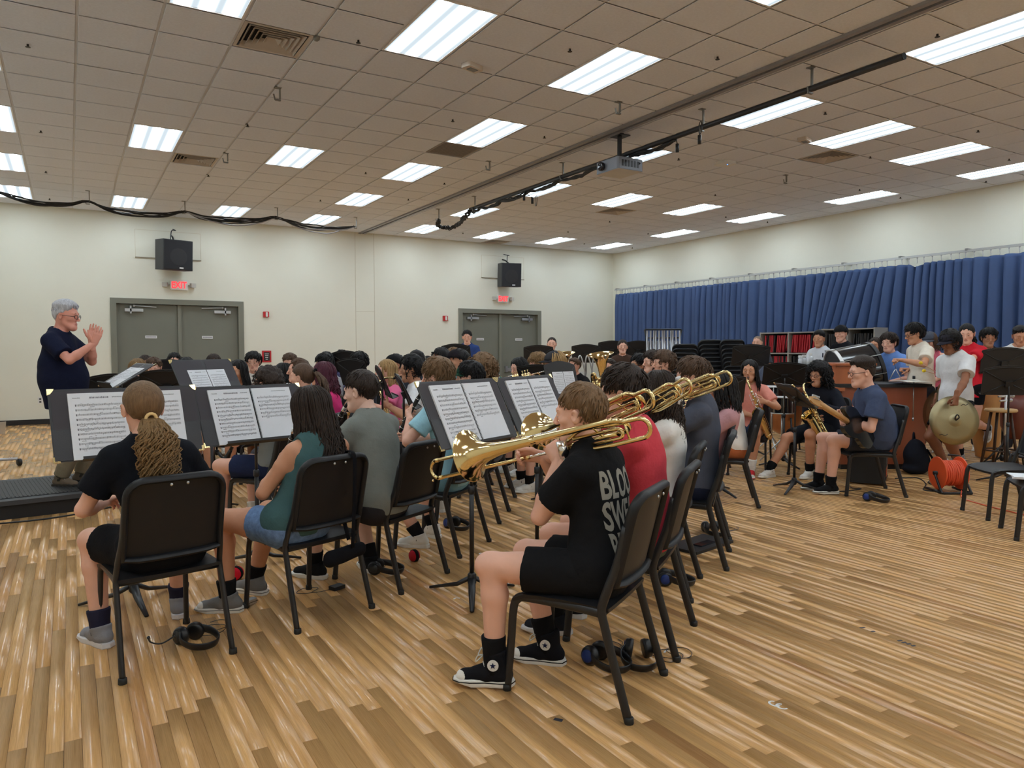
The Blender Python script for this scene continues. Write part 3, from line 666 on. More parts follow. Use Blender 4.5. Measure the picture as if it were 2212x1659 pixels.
def shoe_meshes(kind, cols):
    key = ('shoe', kind, cols)
    if key in _tmpl: return _tmpl[key]
    up, so = cols[0], cols[1]; lc = cols[2] if len(cols) > 2 else (230, 230, 225)
    P = [cone((0, -0.045, -0.045), (0, 0.03, -0.045), 0.036, 0.038, k=0.02), cone((0, 0.03, -0.048), (0.004, 0.135, -0.062), 0.037, 0.028, k=0.02), cone((-0.012, 0.12, -0.066), (0.016, 0.125, -0.066), 0.024, k=0.02), cone((0, -0.02, -0.04), (0, -0.004, 0.012 if kind == 'low' else 0.06), 0.042, 0.051, k=0.015), cone((0, 0.02, -0.03), (0, 0.07, -0.045), 0.034, 0.028, k=0.02)]
    V, F = sdf(P, 0.0065, planes=[((0, 0, -0.072), V3(0, 0, -1)), ((0, 0, 0.004 if kind == 'low' else 0.055), V3(0, 0.25, 0.97))])
    um = new_mesh('shoe', V, F, [cloth(up)])
    pl = [(-0.030, -0.075), (-0.036, -0.03), (-0.034, 0.03), (-0.043, 0.09), (-0.040, 0.135), (-0.022, 0.163), (0.008, 0.168), (0.034, 0.150), (0.046, 0.105), (0.038, 0.03), (0.037, -0.03), (0.030, -0.075), (0.0, -0.088)]
    b = MB(); g = [(1.0, -0.092), (1.06, -0.085), (1.04, -0.066), (0.93, -0.062)]
    b.rings([[(x*s, y*s+0.003, z+(0.010 if y > 0.12 and z < -0.08 else 0)) for x, y in pl][::-1] for s, z in g])
    sm = b.mesh('sole', [mat('rubber_%d_%d_%d' % so, s2l(*so), 0.6)], False)
    b = MB()
    for k in range(5):
        y = 0.028+k*0.018; z = -0.010-k*0.0095; b.tube([(-0.022, y, z-0.012), (0, y+0.004, z+0.002), (0.022, y, z-0.012)], 0.0035, 5)
    b.tube(smooth_path([(0.0, 0.03, -0.006), (0.02, 0.04, 0.004), (0.03, 0.055, -0.02), (0.008, 0.05, -0.008)]), 0.0025, 4)
    lm = b.mesh('laces', [cloth(lc)], True)
    ex = []
    if kind == 'high' or up in ((104, 104, 104), (22, 22, 24)):
        b = MB(); b.ball((0.003, 0.130, -0.060), V3(0.041, 0.037, 0.026), 12); ex.append(('toe_cap', b.mesh('toe_cap', [cloth((215, 212, 205))], True))) if kind == 'high' or up == (104, 104, 104) else None
        b = MB(); b.rings([[(x*1.075, y*1.07+0.003, z) for x, y in pl][::-1] for z in (-0.0745, -0.0705)]); ex.append(('sole_line', b.mesh('sole_line', [cloth(up)], False)))
    if kind == 'high':
        for s in (-1, 1):
            b = MB(); c0 = V3(s*0.0535, -0.002, 0.012); Rp = np.stack([V3(0, 1, 0), V3(0, 0, 1), V3(s, 0, 0)], 1); b.lathe([(0.001, 0.0), (0.024, 0.0), (0.024, 0.003), (0.001, 0.004)], c0, Rp, 18); ex.append(('ankle_patch', b.mesh('ankle_patch', [cloth((214, 212, 208))], False)))
            b = MB(); st = []
            for i in range(10): a = math.pi/2+i*math.pi/5; rr = 0.014 if i % 2 == 0 else 0.0058; st.append((rr*math.cos(a), rr*math.sin(a)))
            b.prism(st, 0.0035, 0.0055, Rp, c0); ex.append(('patch_star', b.mesh('patch_star', [cloth((24, 30, 60))], False)))
        b = MB()
        for k in range(4):
            z = -0.002+k*0.015; y = 0.044-k*0.006; b.tube([(-0.024, y-0.006, z-0.006), (0, y+0.004, z+0.006), (0.024, y-0.006, z-0.006)], 0.0035, 5)
        b.tube(smooth_path([(0, 0.045, 0.035), (0.035, 0.06, 0.05), (0.03, 0.075, 0.02), (0.0, 0.05, 0.03)]), 0.0028, 4); b.tube(smooth_path([(0, 0.045, 0.035), (-0.04, 0.065, 0.045), (-0.03, 0.075, 0.015), (0.0, 0.05, 0.03)]), 0.0028, 4); ex.append(('laces', b.mesh('laces', [cloth(lc)], True)))
    _tmpl[key] = (um, sm, lm, ex); return _tmpl[key]
PEOPLE = []
def person(label, head, facing, pose='sit', hipoff=0.10, hip=None, z0=0.0, seat=0.43, look=(0, 0), tilt=0.0, hands=None, feet=None, knees=None, elbows=None, skin='fair', hair=('short', 'brown'), shirt=((60, 60, 60), 'short'), pants=((25, 25, 30), 'short'), shoes=('low', ((210, 210, 205), (225, 225, 220))), socks=(20, 20, 22), build=1.0, sex='m', vox=0.014, height=1.0, glasses=None, cap=None, handpose=('hold', 'hold'), lean=0.0, hs=1.0, sleeve_len=None, noise=0.0035, group=None, extras=None, shorts_len=0.72):
    """head: world point of the head centre; facing: world 2D direction; wrist/ankle targets in the body frame (x right, y forward, z up from the floor under the hips)"""
    fw = nrm((facing[0], facing[1], 0)); rz = math.atan2(-fw[0], fw[1]); head = np.asarray(head, float)
    hx = np.asarray(hip, float)[:2] if hip is not None else head[:2]-fw[:2]*hipoff
    root = thing('person', label, 'person', (hx[0], hx[1], z0), rz, group)
    Rw = rotz(rz); toL = lambda p: Rw.T@(np.asarray(p, float)-V3(hx[0], hx[1], z0))
    H = toL(head); b = build; f = 0.92 if sex == 'f' else 1.0; sc = height
    pv = V3(0, 0, (seat+0.085) if pose == 'sit' else H[2]-0.66*sc)
    Rh = rotz(look[0])@rotx(-look[1])@roty(tilt)
    nb = H+Rh@V3(0, -0.03, -0.11)*hs+V3(0, -0.02, -0.06)
    mouth = H+Rh@V3(0, 0.098, -0.058)*hs
    hand_in = (hands(mouth, Rw, lambda p: Rw@np.asarray(p, float)+V3(hx[0], hx[1], z0)) if callable(hands) else hands) or {}
    if pose != 'sit': pv = V3(0, 0, nb[2]-0.53*sc)
    mid = pv*0.5+nb*0.5+V3(0, -0.035, 0)
    sp = lambda t: (1-t)**2*pv+2*t*(1-t)*mid+t*t*nb
    up = nrm(nb-pv); ford = nrm(np.cross(up, V3(1, 0, 0))); ford = ford if ford[1] > 0 else -ford
    sw = 0.165*f*sc*(0.9+0.1*b)
    sh = {s: sp(0.90)+V3(s*sw, 0, 0) for s in (-1, 1)}
    la, lf = 0.285*sc*f, 0.25*sc*f
    hd = {-1: hand_in.get('L'), 1: hand_in.get('R')}; el, wr, hdir, pal = {}, {}, {}, {}
    for s in (-1, 1):
        w = hd[s]
        if w is None: w = ((s*0.10, 0.28, pv[2]+0.13), None, None)
        t = np.asarray(w[0], float)
        if len(w) > 3 and w[3] == 'world': t = toL(t)
        hint = (elbows or {}).get('L' if s < 0 else 'R', (s*0.9, -0.5, -0.7))
        el[s], wr[s] = ik(sh[s], t, la, lf, hint)
        fd = nrm(wr[s]-el[s]) if w[1] is None else nrm(Rw.T@np.asarray(w[1], float) if len(w) > 3 else w[1])
        pn = V3(-s*0.8, 0, -0.6) if w[2] is None else (Rw.T@np.asarray(w[2], float) if len(w) > 3 else np.asarray(w[2], float))
        hdir[s] = fd; pal[s] = nrm(pn-fd*(pn@fd))
    lt, ls = 0.43*sc, 0.42*sc; hpj = {s: pv+V3(s*0.09*f, 0.0, -0.01) for s in (-1, 1)}; kn, an = {}, {}
    for s in (-1, 1):
        ft = (feet or {}).get('L' if s < 0 else 'R')
        if ft is None: ft = (s*0.13, 0.42, 0.09) if pose == 'sit' else (s*0.10, 0.0, 0.09)
        kh = (knees or {}).get('L' if s < 0 else 'R', (s*0.15, 0.6, 1.0) if pose == 'sit' else (s*0.1, 1, 0))
        kn[s], an[s] = ik(hpj[s], V3(*ft[:3]), lt, ls, kh)
    # ---- body: one continuous surface
    B = 0.9+0.1*b; n = ford
    tr = [(0.0, 0.150, 1.25), (0.22, 0.145*(b if b > 1 else 1), 1.30 if b <= 1.1 else 1.05), (0.45, 0.135*(b if b > 1 else 1), 1.35 if b <= 1.1 else 1.08), (0.68, 0.155*B, 1.45), (0.84, 0.150*B, 1.55)]
    def torso(e, upto=0.84):
        L = []
        for (t0, r0, q0), (t1, r1, q1) in zip(tr[:-1], tr[1:]):
            if t1 > upto+1e-6: break
            L.append(cone(sp(t0), sp(t1), r0*f+e, r1*f+e, k=0.03, n=n, q=(q0+q1)/2))
        return L
    def shoulders(e): return [cone(sp(0.88)+V3(-sw*0.78, 0, 0), sp(0.88)+V3(sw*0.78, 0, 0), 0.062*B*f+e, k=0.04), cone(sp(0.86), nb+V3(0, 0, 0.01), 0.085*f+e, 0.062*f+e*0.5, k=0.04)]
    def pelvis(e): return [cone(pv+V3(-0.075, 0, 0), pv+V3(0.075, 0, 0), 0.108*B+e, k=0.03)]
    P = torso(0)+shoulders(0)+pelvis(0)
    P.append(cone(nb+V3(0, 0, -0.03), H+Rh@V3(0, -0.025, -0.04)*hs, 0.060*f*(0.8+0.2*b), 0.052*f*(0.8+0.2*b), k=0.02))
    for s in (-1, 1):
        ua, fa = el[s]-sh[s], wr[s]-el[s]
        P += [cone(sh[s], sh[s]+ua*0.35, 0.054*B*f, 0.047*B*f, k=0.03), cone(sh[s]+ua*0.35, el[s], 0.047*B*f, 0.037*B*f, k=0.02), cone(el[s], el[s]+fa*0.3, 0.037*B*f, 0.041*B*f, k=0.015), cone(el[s]+fa*0.3, wr[s], 0.041*B*f, 0.026*B*f, k=0.015)]
        th, sk = kn[s]-hpj[s], an[s]-kn[s]; ca = nrm(np.cross(np.cross(nrm(th), nrm(sk)), nrm(sk))) if np.linalg.norm(np.cross(nrm(th), nrm(sk))) > 0.05 else V3(0, -1, 0)
        ca = ca if ca[1] < 0.2 else -ca
        P += [cone(hpj[s], hpj[s]+th*0.5, 0.092*B, 0.078*B, k=0.03), cone(hpj[s]+th*0.5, kn[s], 0.078*B, 0.056*B, k=0.02), cone(kn[s], kn[s]+sk*0.3+ca*0.012, 0.055*B, 0.056*B, k=0.02), cone(kn[s]+sk*0.3+ca*0.012, an[s], 0.056*B, 0.037*B, k=0.02), ell(kn[s]+nrm(th)*0.012-ca*0.012, 0.046*B, k=0.02), cone(an[s], an[s]+V3(0, 0.01, -0.03), 0.034*B, 0.030*B, k=0.01)]
    V, F = sdf(P, vox, smooth=1)
    Vs, Fs, Ms = [V], [F], [np.zeros(len(F), int)]; nv = len(V)
    hv, hf, hl = head_template(0.0045 if vox < 0.012 else 0.0062)
    Vs.append(H+(hv*hs)@Rh.T); Fs.append(hf+nv); Ms.append(hl); nv += len(hv)
    for s in (-1, 1):
        tv, tf = hand_template(handpose[0 if s < 0 else 1], 0.0042 if vox < 0.012 else 0.0058)
        tv = tv*V3(s, 1, 1); tf = tf if s > 0 else tf[:, ::-1]
        y = hdir[s]; z = -pal[s]; x = np.cross(y, z); R = np.stack([x, y, z], 1)
        Vs.append(wr[s]+(tv*f*sc)@R.T); Fs.append(tf+nv); Ms.append(np.zeros(len(tf), int)); nv += len(tv)
    me = new_mesh('body', np.concatenate(Vs), np.concatenate(Fs), [skin_mat(skin), lip_mat(skin)], np.concatenate(Ms))
    ob('body', me, root)
    # ---- eyes, brows
    hm = hair_mat(hair[1])
    for s in (-1, 1):
        eb = MB(); eb.ball(H+Rh@V3(s*0.031, 0.0842, 0.003)*hs, V3(0.0105, 0.0048, 0.0034)*hs, 8, Rh)
        eb.m = [1 if abs((Rh.T@(np.mean([eb.v[i] for i in fc], 0)-H))[0]/hs-s*0.031) < 0.0052 else 0 for fc in eb.f]
        eb.obj('eye', [mat('eye_white', (0.42, 0.40, 0.38), 0.3), mat('eye_iris', (0.02, 0.012, 0.008), 0.25)], root, smooth=True)
        bb = MB(); bb.tube([H+Rh@V3(s*x, y, z)*hs for x, y, z in ((0.014, 0.089, 0.033), (0.032, 0.087, 0.036), (0.050, 0.074, 0.029))], [0.0028, 0.0036, 0.0018], 5)
        bb.obj('eyebrow', hm if hair[1] not in ('grey', 'bald', 'blonde') else hair_mat('ltbrown'), root, smooth=True)
    # ---- hair (built in the head frame)
    hb = MB(); st = hair[0]; seed = hash(label) % 1000 if False else sum(map(ord, label)) % 997; fine = vox < 0.012
    res = (72, 48) if fine else (40, 28)
    def capmesh(style, th, lim=None):
        v, fc = hair_cap(style, seed, res, th, lim); hb.add(v, [tuple(q) for q in fc])
    nk = 3.2 if fine else (1.6 if vox < 0.0136 else 1.0); fr_ = 0.55 if fine else (0.75 if vox < 0.0136 else 1.0); nl = 6.5 if fine else nk; fl = 0.36 if fine else fr_
    if st == 'short': capmesh('straight', 0.018); tufts(hb, seed, int(130*nk), 0.018, (0.03, 0.05), (0.085, 0.045, -0.03), 0.006*fr_)
    elif st == 'fade': capmesh('fade', 0.024, [0.088, 0.080, 0.062, 0.035, 0.03, -0.02, -0.045, -0.05]); tufts(hb, seed, int(110*nk), 0.026, (0.025, 0.045), (0.088, 0.075, 0.055), 0.006*fr_)
    elif st == 'wavy': capmesh('wavy', 0.028, [0.066, 0.062, 0.042, 0.015, 0.005, -0.05, -0.082, -0.09]); tufts(hb, seed, int(120*nk), 0.03, (0.04, 0.07), (0.072, 0.03, -0.05), 0.007*fr_, 0.02, 0.012); curls(hb, seed, int(90*nk), 0.034, 0.0055*fr_)
    elif st == 'curlyshort': capmesh('curly', 0.03); curls(hb, seed, int(170*nk), 0.036, 0.006*fr_)
    elif st == 'mop': capmesh('wavy', 0.026, [0.068, 0.064, 0.045, 0.02, 0.012, -0.045, -0.08, -0.088]); tufts(hb, seed, int(190*nk), 0.028, (0.045, 0.075), (0.075, 0.035, -0.05), 0.007*fr_, 0.012, 0.010)
    elif st == 'curlylong':
        capmesh('curly', 0.045, [0.066, 0.055, 0.01, -0.04, -0.06, -0.09, -0.1, -0.11]); r2 = random.Random(seed)
        curls(hb, seed, int(200*nk), 0.06, 0.008*fr_, zlo=-0.12, L=(0.03, 0.055), big=1.12)
        strands(hb, seed+1, int(45*nk), 0.16, (1.1, math.pi), 0.022, 0.012*fr_, 0.05, 0.02, wl=20)
    elif st == 'long': capmesh('straight', 0.012, [0.082, 0.07, 0.035, 0.0, -0.02, -0.06, -0.08, -0.09]); strands(hb, seed, int(60*nl), hair[2] if len(hair) > 2 else 0.3, (0.95, math.pi), 0.006, 0.011*fl, 0.016, 0.03)
    elif st == 'longwavy': capmesh('straight', 0.014, [0.082, 0.07, 0.035, 0.0, -0.02, -0.06, -0.08, -0.09]); strands(hb, seed, int(85*nl), hair[2] if len(hair) > 2 else 0.36, (1.0, math.pi), 0.014, 0.011*fl, 0.022, hair[3] if len(hair) > 3 else 0.07)
    elif st == 'pony': capmesh('tight', 0.010, [0.080, 0.07, 0.045, 0.02, -0.01, -0.05, -0.075, -0.08])
    elif st == 'bun': capmesh('tight', 0.010); hb.ball(V3(0, -0.115, 0.07), V3(0.04, 0.035, 0.04), 10)
    elif st == 'buzz': capmesh('tight', 0.004)
    ho = None
    if hb.v:
        V = np.array(hb.v)*hs; V = H+V@Rh.T; ho = ob('hair', new_mesh('hair', V, hb.f, [hm]), root)
    if st == 'pony':
        p0 = V3(0, -0.118, hair[3] if len(hair) > 3 else 0.045); pts = MB(); tail(pts, seed, 300 if fine else 34, p0, hair[2] if len(hair) > 2 else 0.3, wave=hair[4] if len(hair) > 4 else 0.016, width=0.072 if fine else 0.045, r0=0.0042 if fine else 0.0085, wl=22 if fine else 16)
        V = np.array(pts.v)*hs; Rt = rotz(look[0]); ob('ponytail', new_mesh('ponytail', H+V@Rt.T, pts.f, [hair_mat(hair[5] if len(hair) > 5 else hair[1])]), root)
        bd = MB(); c = [H+(Rh@(p0+V3(0.022*math.cos(a), -0.012, 0.022*math.sin(a))))*1.0 for a in np.linspace(0, 6.283, 14, endpoint=False)]; bd.tube(c, 0.008, 6, closed=True); bd.obj('hair_tie', cloth((200, 170, 120) if fine else (20, 20, 20)), root, smooth=True)
    # ---- cap
    if cap:
        cc, brim = cap[0], cap[1] if len(cap) > 1 else 1
        Rc = Rh if brim == 1 else Rh@rotz(math.pi)
        d = []
        for t in np.linspace(0.02, 1, 9):
            a = t*1.62; d.append([H+Rc@(V3(0, -0.010, 0.052)+V3(0.090*math.sin(a)*math.sin(p), 0.110*math.sin(a)*math.cos(p), 0.090*math.cos(a)))*hs for p in np.linspace(0, 2*math.pi, 26, endpoint=False)])
        k = MB(); k.rings(d[::-1]); k.ball(H+Rc@V3(0, -0.010, 0.143)*hs, 0.008, 6); cap_o = k.obj('cap', cloth(cc), root, smooth=True)
        k = MB(); R0, R1 = [], []
        for u in np.linspace(-1.15, 1.15, 15):
            R0.append(H+Rc@V3(0.090*math.sin(u), -0.01+0.108*math.cos(u), 0.052-0.012*abs(u)**2)*hs); R1.append(H+Rc@V3(0.092*math.sin(u), -0.01+0.112*math.cos(u)+0.075*math.cos(u*1.35)**0.8 if abs(u*1.35) < 1.56 else 0.10*math.cos(u), 0.042-0.014*abs(u)**2)*hs)
        V = R0+R1+[p+V3(0, 0, -0.005) for p in R0]+[p+V3(0, 0, -0.005) for p in R1]; m = 15; Fc = []
        for i in range(m-1): Fc += [(i, m+i, m+i+1, i+1), (2*m+i, 2*m+i+1, 3*m+i+1, 3*m+i), (m+i, 3*m+i, 3*m+i+1, m+i+1)]
        k.add(V, Fc); k.obj('brim', cloth(cap[2] if len(cap) > 2 else cc), cap_o, smooth=True)
    # ---- shirt
    r = np.random.RandomState(seed); sv = max(vox*0.85, 0.0072)
    nz = [(noise, 38, seed), (noise*0.6, 85, seed+3)]
    if shirt:
        sc_, sl = shirt[0], shirt[1]; e = shirt[2] if len(shirt) > 2 else 0.016
        S = torso(e)+(shoulders(e*0.8) if sl != 'none' else shoulders(e*0.55))
        if pose == 'sit': S += [cone(pv+V3(-0.075, 0, 0.015), pv+V3(0.075, 0, 0.015), 0.108*B+e*1.1, k=0.03)]
        else: S += [cone(sp(0.2), pv+V3(0, 0.0, -0.2), 0.152*f*(b if b > 1 else 1)+e*1.1, 0.165*B+e*1.3, k=0.04, n=V3(0, 1, 0), q=1.22)]
        for s in (-1, 1):
            ua, fa = el[s]-sh[s], wr[s]-el[s]
            if sl == 'short':
                fr = sleeve_len or 0.66; S += [cone(sh[s], sh[s]+ua*fr, 0.062*B*f+e*0.5, 0.060*B*f+e, k=0.03, flat=True)]
            elif sl == 'long': S += [cone(sh[s], el[s], 0.060*B*f+e*0.5, 0.05*B*f+e*0.6, k=0.03), cone(el[s], wr[s]-fa*0.04, 0.048*B*f+e*0.6, 0.034*B*f+e*0.5, k=0.02, flat=True)]
        nu_ = nrm(H+Rh@V3(0, -0.03, -0.06)*hs-nb)
        S.append(cone(nb+nu_*0.02, nb+nu_*0.2, 0.066*f*(0.8+0.2*b), 0.08*f, k=0.008, op='sub'))
        if sl == 'none':
            for s in (-1, 1): S.append(cone(sh[s]+V3(s*0.012, 0, 0.03), sh[s]+V3(s*0.03, 0, -0.06), 0.062*f, 0.05*f, k=0.01, op='sub'))
        hem = pv[2]-(0.06 if pose == 'sit' else (shirt[3] if len(shirt) > 3 else 0.12))
        V, F = sdf(S, sv, nz, planes=[((0, 0, hem), V3(0, 0, -1))], smooth=1)
        so = ob('shirt', new_mesh('shirt', V, F, [cloth(sc_)]), root)
        if sl != 'none':
            k = MB(); c = nb+nu_*0.028; ax = basis(nu_); k.tube([c+ax[:, 0]*0.070*f*math.cos(a)+ax[:, 2]*0.068*f*math.sin(a)+nu_*0.012*math.sin(a) for a in np.linspace(0, 6.283, 22, endpoint=False)], 0.0075, 6, closed=True); k.obj('neck_rib', cloth(sc_), so, smooth=True)
    # ---- trousers / shorts
    if pants:
        pc, pl = pants[0], pants[1]; e = 0.016
        S = [cone(pv+V3(-0.075, 0, -0.005), pv+V3(0.075, 0, -0.005), 0.112*B+0.010, k=0.03), cone(pv, sp(0.18), 0.14*f+0.010, 0.14*f*(b if b > 1 else 1)+0.006, n=n, q=1.25, k=0.03)]
        for s in (-1, 1):
            th, sk = kn[s]-hpj[s], an[s]-kn[s]
            if pl == 'short':
                fr = shorts_len; S += [cone(hpj[s], hpj[s]+th*fr, 0.097*B+0.008, 0.082*B+0.012, k=0.03, flat=True)]
            elif pl == 'hot': S += [cone(hpj[s], hpj[s]+th*0.42, 0.097*B+0.006, 0.088*B+0.006, k=0.03, flat=True)]
            else: S += [cone(hpj[s], kn[s], 0.097*B+0.008, 0.068*B+0.012, k=0.03), cone(kn[s], an[s]-sk*0.02, 0.066*B+0.014, 0.056*B+0.010, k=0.03, flat=True)]
        V, F = sdf(S, sv, nz, planes=[((0, 0, pv[2]+0.12), V3(0, 0, 1))], smooth=1)
        ob('shorts' if pl != 'long' else 'trousers', new_mesh('trousers', V, F, [cloth(pc, denim=len(pants) > 2)]), root)
    # ---- shoes, socks
    um, sm, lm, shx = shoe_meshes(*shoes)
    for s in (-1, 1):
        ft = (feet or {}).get('L' if s < 0 else 'R'); yaw = ft[3] if ft and len(ft) > 3 else -s*0.15; pit = ft[4] if ft and len(ft) > 4 else 0.0
        if ft is None and pose == 'stand': yaw = -s*0.2
        R = rotz(yaw)@rotx(pit); so = ob('shoe', um, root, M=mtx(R*V3(s if s else 1, 1, 1)[None, :] if False else R, an[s]))
        ob('sole', sm, so); ob('laces', lm, so)
        for nm_, me_ in shx: ob(nm_, me_, so)
        if socks:
            sk = nrm(kn[s]-an[s]); tp = an[s]+sk*(0.085 if shoes[0] == 'low' else 0.12); k = MB(); k.tube([an[s]-V3(0, 0, 0.035), an[s], an[s]+sk*0.03, tp-sk*0.012, tp], [0.044*B, 0.046*B, 0.047*B, 0.053*B, 0.052*B], 14); k.obj('sock', cloth(socks), root, smooth=True)
    if glasses:
        k = MB()
        for s in (-1, 1):
            c = V3(s*0.033, 0.101, 0.004); k.tube([H+Rh@(c+V3(0.024*math.cos(a), -0.006*abs(math.cos(a))*(1 if s*math.cos(a) > 0 else 0), 0.018*math.sin(a)))*hs for a in np.linspace(0, 6.283, 14, endpoint=False)], 0.0024, 5, closed=True)
            k.tube([H+Rh@V3(s*0.056, 0.094, 0.008)*hs, H+Rh@V3(s*0.079, 0.05, 0.008)*hs, H+Rh@V3(s*0.083, -0.01, 0.012)*hs], 0.0024, 5)
        k.tube([H+Rh@V3(-0.010, 0.104, 0.006)*hs, H+Rh@V3(0.010, 0.104, 0.006)*hs], 0.002, 5); k.obj('glasses', mat('glasses_frame', s2l(*glasses), 0.3), root, smooth=True)
    info = dict(root=root, H=H, Rh=Rh, nb=nb, el=el, wr=wr, hdir=hdir, pal=pal, pv=pv, sh=sh, kn=kn, an=an, Rw=Rw, hx=hx, sp=sp, n=n, up=up, fw=fw, rz=rz, z0=z0)
    info['toW'] = lambda p: Rw@np.asarray(p, float)+V3(hx[0], hx[1], z0)
    info['mouth'] = info['toW'](H+Rh@V3(0, 0.095, -0.058)*hs)
    info['hand'] = {s: info['toW'](wr[s]+hdir[s]*0.075+pal[s]*0.02) for s in (-1, 1)}
    PEOPLE.append(info); return info
# ---------------------------------------------------------------- furniture
M_CHAIR = mat('chair_polymer', (0.010, 0.010, 0.012), 0.45, bump=0.06, bscale=400, spec=0.35)
M_TUBE = mat('black_powder_coat', (0.014, 0.014, 0.016), 0.38)
M_STAND = mat('stand_black', (0.016, 0.014, 0.014), 0.55)
M_BRASS = mat('brass_lacquer', (0.84, 0.67, 0.34), 0.11, 1.0)
M_SILVER = mat('silver_plate', (0.78, 0.78, 0.76), 0.2, 1.0)
M_EBONY = mat('clarinet_black', (0.012, 0.011, 0.011), 0.3)
M_PAPER = mat('music_paper', (0.80, 0.82, 0.86), 0.8)
M_INK = mat('music_ink', (0.16, 0.16, 0.18), 0.9)
M_FOLD = mat('folder_leatherette', (0.03, 0.03, 0.034), 0.42, bump=0.1, bscale=300)
M_FOLD2 = mat('folder_lining', s2l(66, 63, 68), 0.75)
M_CORNER = mat('brass_corner', (0.85, 0.7, 0.35), 0.2, 1.0)
def chair_meshes():
    R = {}
    # seat
    nx, ny = 11, 9; top, bot = [], []
    for j in range(ny):
        v = j/(ny-1); y = -0.195+0.425*v; w = 0.225-0.012*v
        for i in range(nx):
            u = i/(nx-1)*2-1; z = 0.432+0.010*u*u*(1-abs(v-0.45))-(0.022*max(0, (v-0.8)/0.2)**2)+0.008*(1-v)*0
            edge = 0.012 if abs(u) > 0.99 or j in (0, ny-1) else 0
            top.append((u*w, y, z-edge)); bot.append((u*(w-0.004), y, z-0.028))
    V = top+bot; N = nx*ny; F = []
    for j in range(ny-1):
        for i in range(nx-1): a = j*nx+i; F += [(a, a+1, a+nx+1, a+nx), (N+a, N+a+nx, N+a+nx+1, N+a+1)]
    per = [i for i in range(nx)]+[j*nx+nx-1 for j in range(1, ny)]+[(ny-1)*nx+i for i in range(nx-2, -1, -1)]+[j*nx for j in range(ny-2, 0, -1)]
    for a, b in zip(per, per[1:]+per[:1]): F.append((a, a+N, b+N, b))
    R['seat'] = new_mesh('seat', V, F, [M_CHAIR]); R['seat'].set_sharp_from_angle(angle=math.radians(40))
    # backrest: curved panel with a thick rolled rim
    def bp(u, v, off=0.0):   # u -1..1, v 0..1 (bottom..top); off to the rear
        x = u*0.207; z = 0.515+0.355*v; y = -0.205-0.085*v-0.028*(1-u*u)*0.9-off
        return V3(x, y, z)
    n = 14; m = 10; P1 = [bp(-1+2*i/n, j/m, 0.004) for j in range(m+1) for i in range(n+1)]; P2 = [bp(-1+2*i/n, j/m, -0.006) for j in range(m+1) for i in range(n+1)]
    def clip(P):  # round the top corners
        out = []
        for p in P:
            u = p[0]/0.207; v = (p[2]-0.515)/0.355
            cx, cz, r_ = 1-0.075/0.207, 1-0.075/0.355, 0.075
            if abs(u) > cx and v > cz:
                du, dv = (abs(u)-cx)*0.207, (v-cz)*0.355; L = math.hypot(du, dv); k = max(du, dv)/max(L, 1e-6)
                du, dv = du*k, dv*k; p = V3(math.copysign(cx*0.207+du, u), p[1], 0.515+cz*0.355+dv)
            out.append(p)
        return out
    P1, P2 = clip(P1), clip(P2); N = len(P1); F = []
    for j in range(m):
        for i in range(n): a = j*(n+1)+i; F += [(a, a+1, a+n+2, a+n+1), (N+a, N+a+n+1, N+a+n+2, N+a+1)]
    b = MB(); b.add(P1+P2, F)
    rim = [bp(-1, v) for v in np.linspace(0.0, 0.72, 6)]
    for a in np.linspace(180, 90, 7): rim.append(V3(-0.207+0.075+0.075*math.cos(math.radians(a)), 0, 0.515+0.355-0.075+0.075*math.sin(math.radians(a))))
    for a in np.linspace(90, 0, 7): rim.append(V3(0.207-0.075+0.075*math.cos(math.radians(a)), 0, 0.515+0.355-0.075+0.075*math.sin(math.radians(a))))
    rim += [bp(1, v) for v in np.linspace(0.72, 0.0, 6)]
    rim += [bp(u, -0.02, 0.01) for u in (0.7, 0.35, 0, -0.35, -0.7)]
    rr = []
    for p in rim:
        u = p[0]/0.207; v = (p[2]-0.515)/0.355; q = bp(max(-1, min(1, u)), v); rr.append(V3(p[0], q[1]-0.008, p[2]))
    b.tube(rr, 0.017, 8, closed=True, flat=(1.25, 0.85), up=(0, -1, 0))
    R['back'] = b.mesh('backrest', [M_CHAIR], True); R['back'].set_sharp_from_angle(angle=math.radians(50))
    rv = MB(); rv.ball((0, 0, 0), V3(0.007, 0.005, 0.007), 6); R['rivet'] = rv.mesh('rivet', [M_STEEL], True)
    for s, nm in ((-1, 'L'), (1, 'R')):
        b = MB(); b.tube(smooth_path([(s*0.238, -0.285, 0.0), (s*0.232, -0.225, 0.2), (s*0.228, -0.185, 0.34), (s*0.226, -0.168, 0.42), (s*0.222, -0.19, 0.50), (s*0.212, -0.225, 0.6), (s*0.207, -0.26, 0.75)], 5), 0.0145, 10, flat=(1.3, 0.85), up=(0, 1, 0)); R['rear'+nm] = b.mesh('leg', [M_TUBE], True)
        b = MB(); b.tube(smooth_path([(s*0.205, 0.262, 0.0), (s*0.200, 0.245, 0.2), (s*0.197, 0.235, 0.345), (s*0.196, 0.215, 0.395), (s*0.198, 0.16, 0.407), (s*0.21, -0.05, 0.406), (s*0.222, -0.165, 0.402)], 5), 0.0145, 10, flat=(1.3, 0.85), up=(0, 1, 0)); R['front'+nm] = b.mesh('leg', [M_TUBE], True)
    b = MB(); b.tube([(-0.21, 0.05, 0.398), (0.21, 0.05, 0.398)], 0.011, 8); R['str'] = b.mesh('stretcher', [M_TUBE], True)
    b = MB(); b.tube([(-0.222, -0.17, 0.400), (0.222, -0.17, 0.400)], 0.011, 8); R['str2'] = b.mesh('stretcher', [M_TUBE], True)
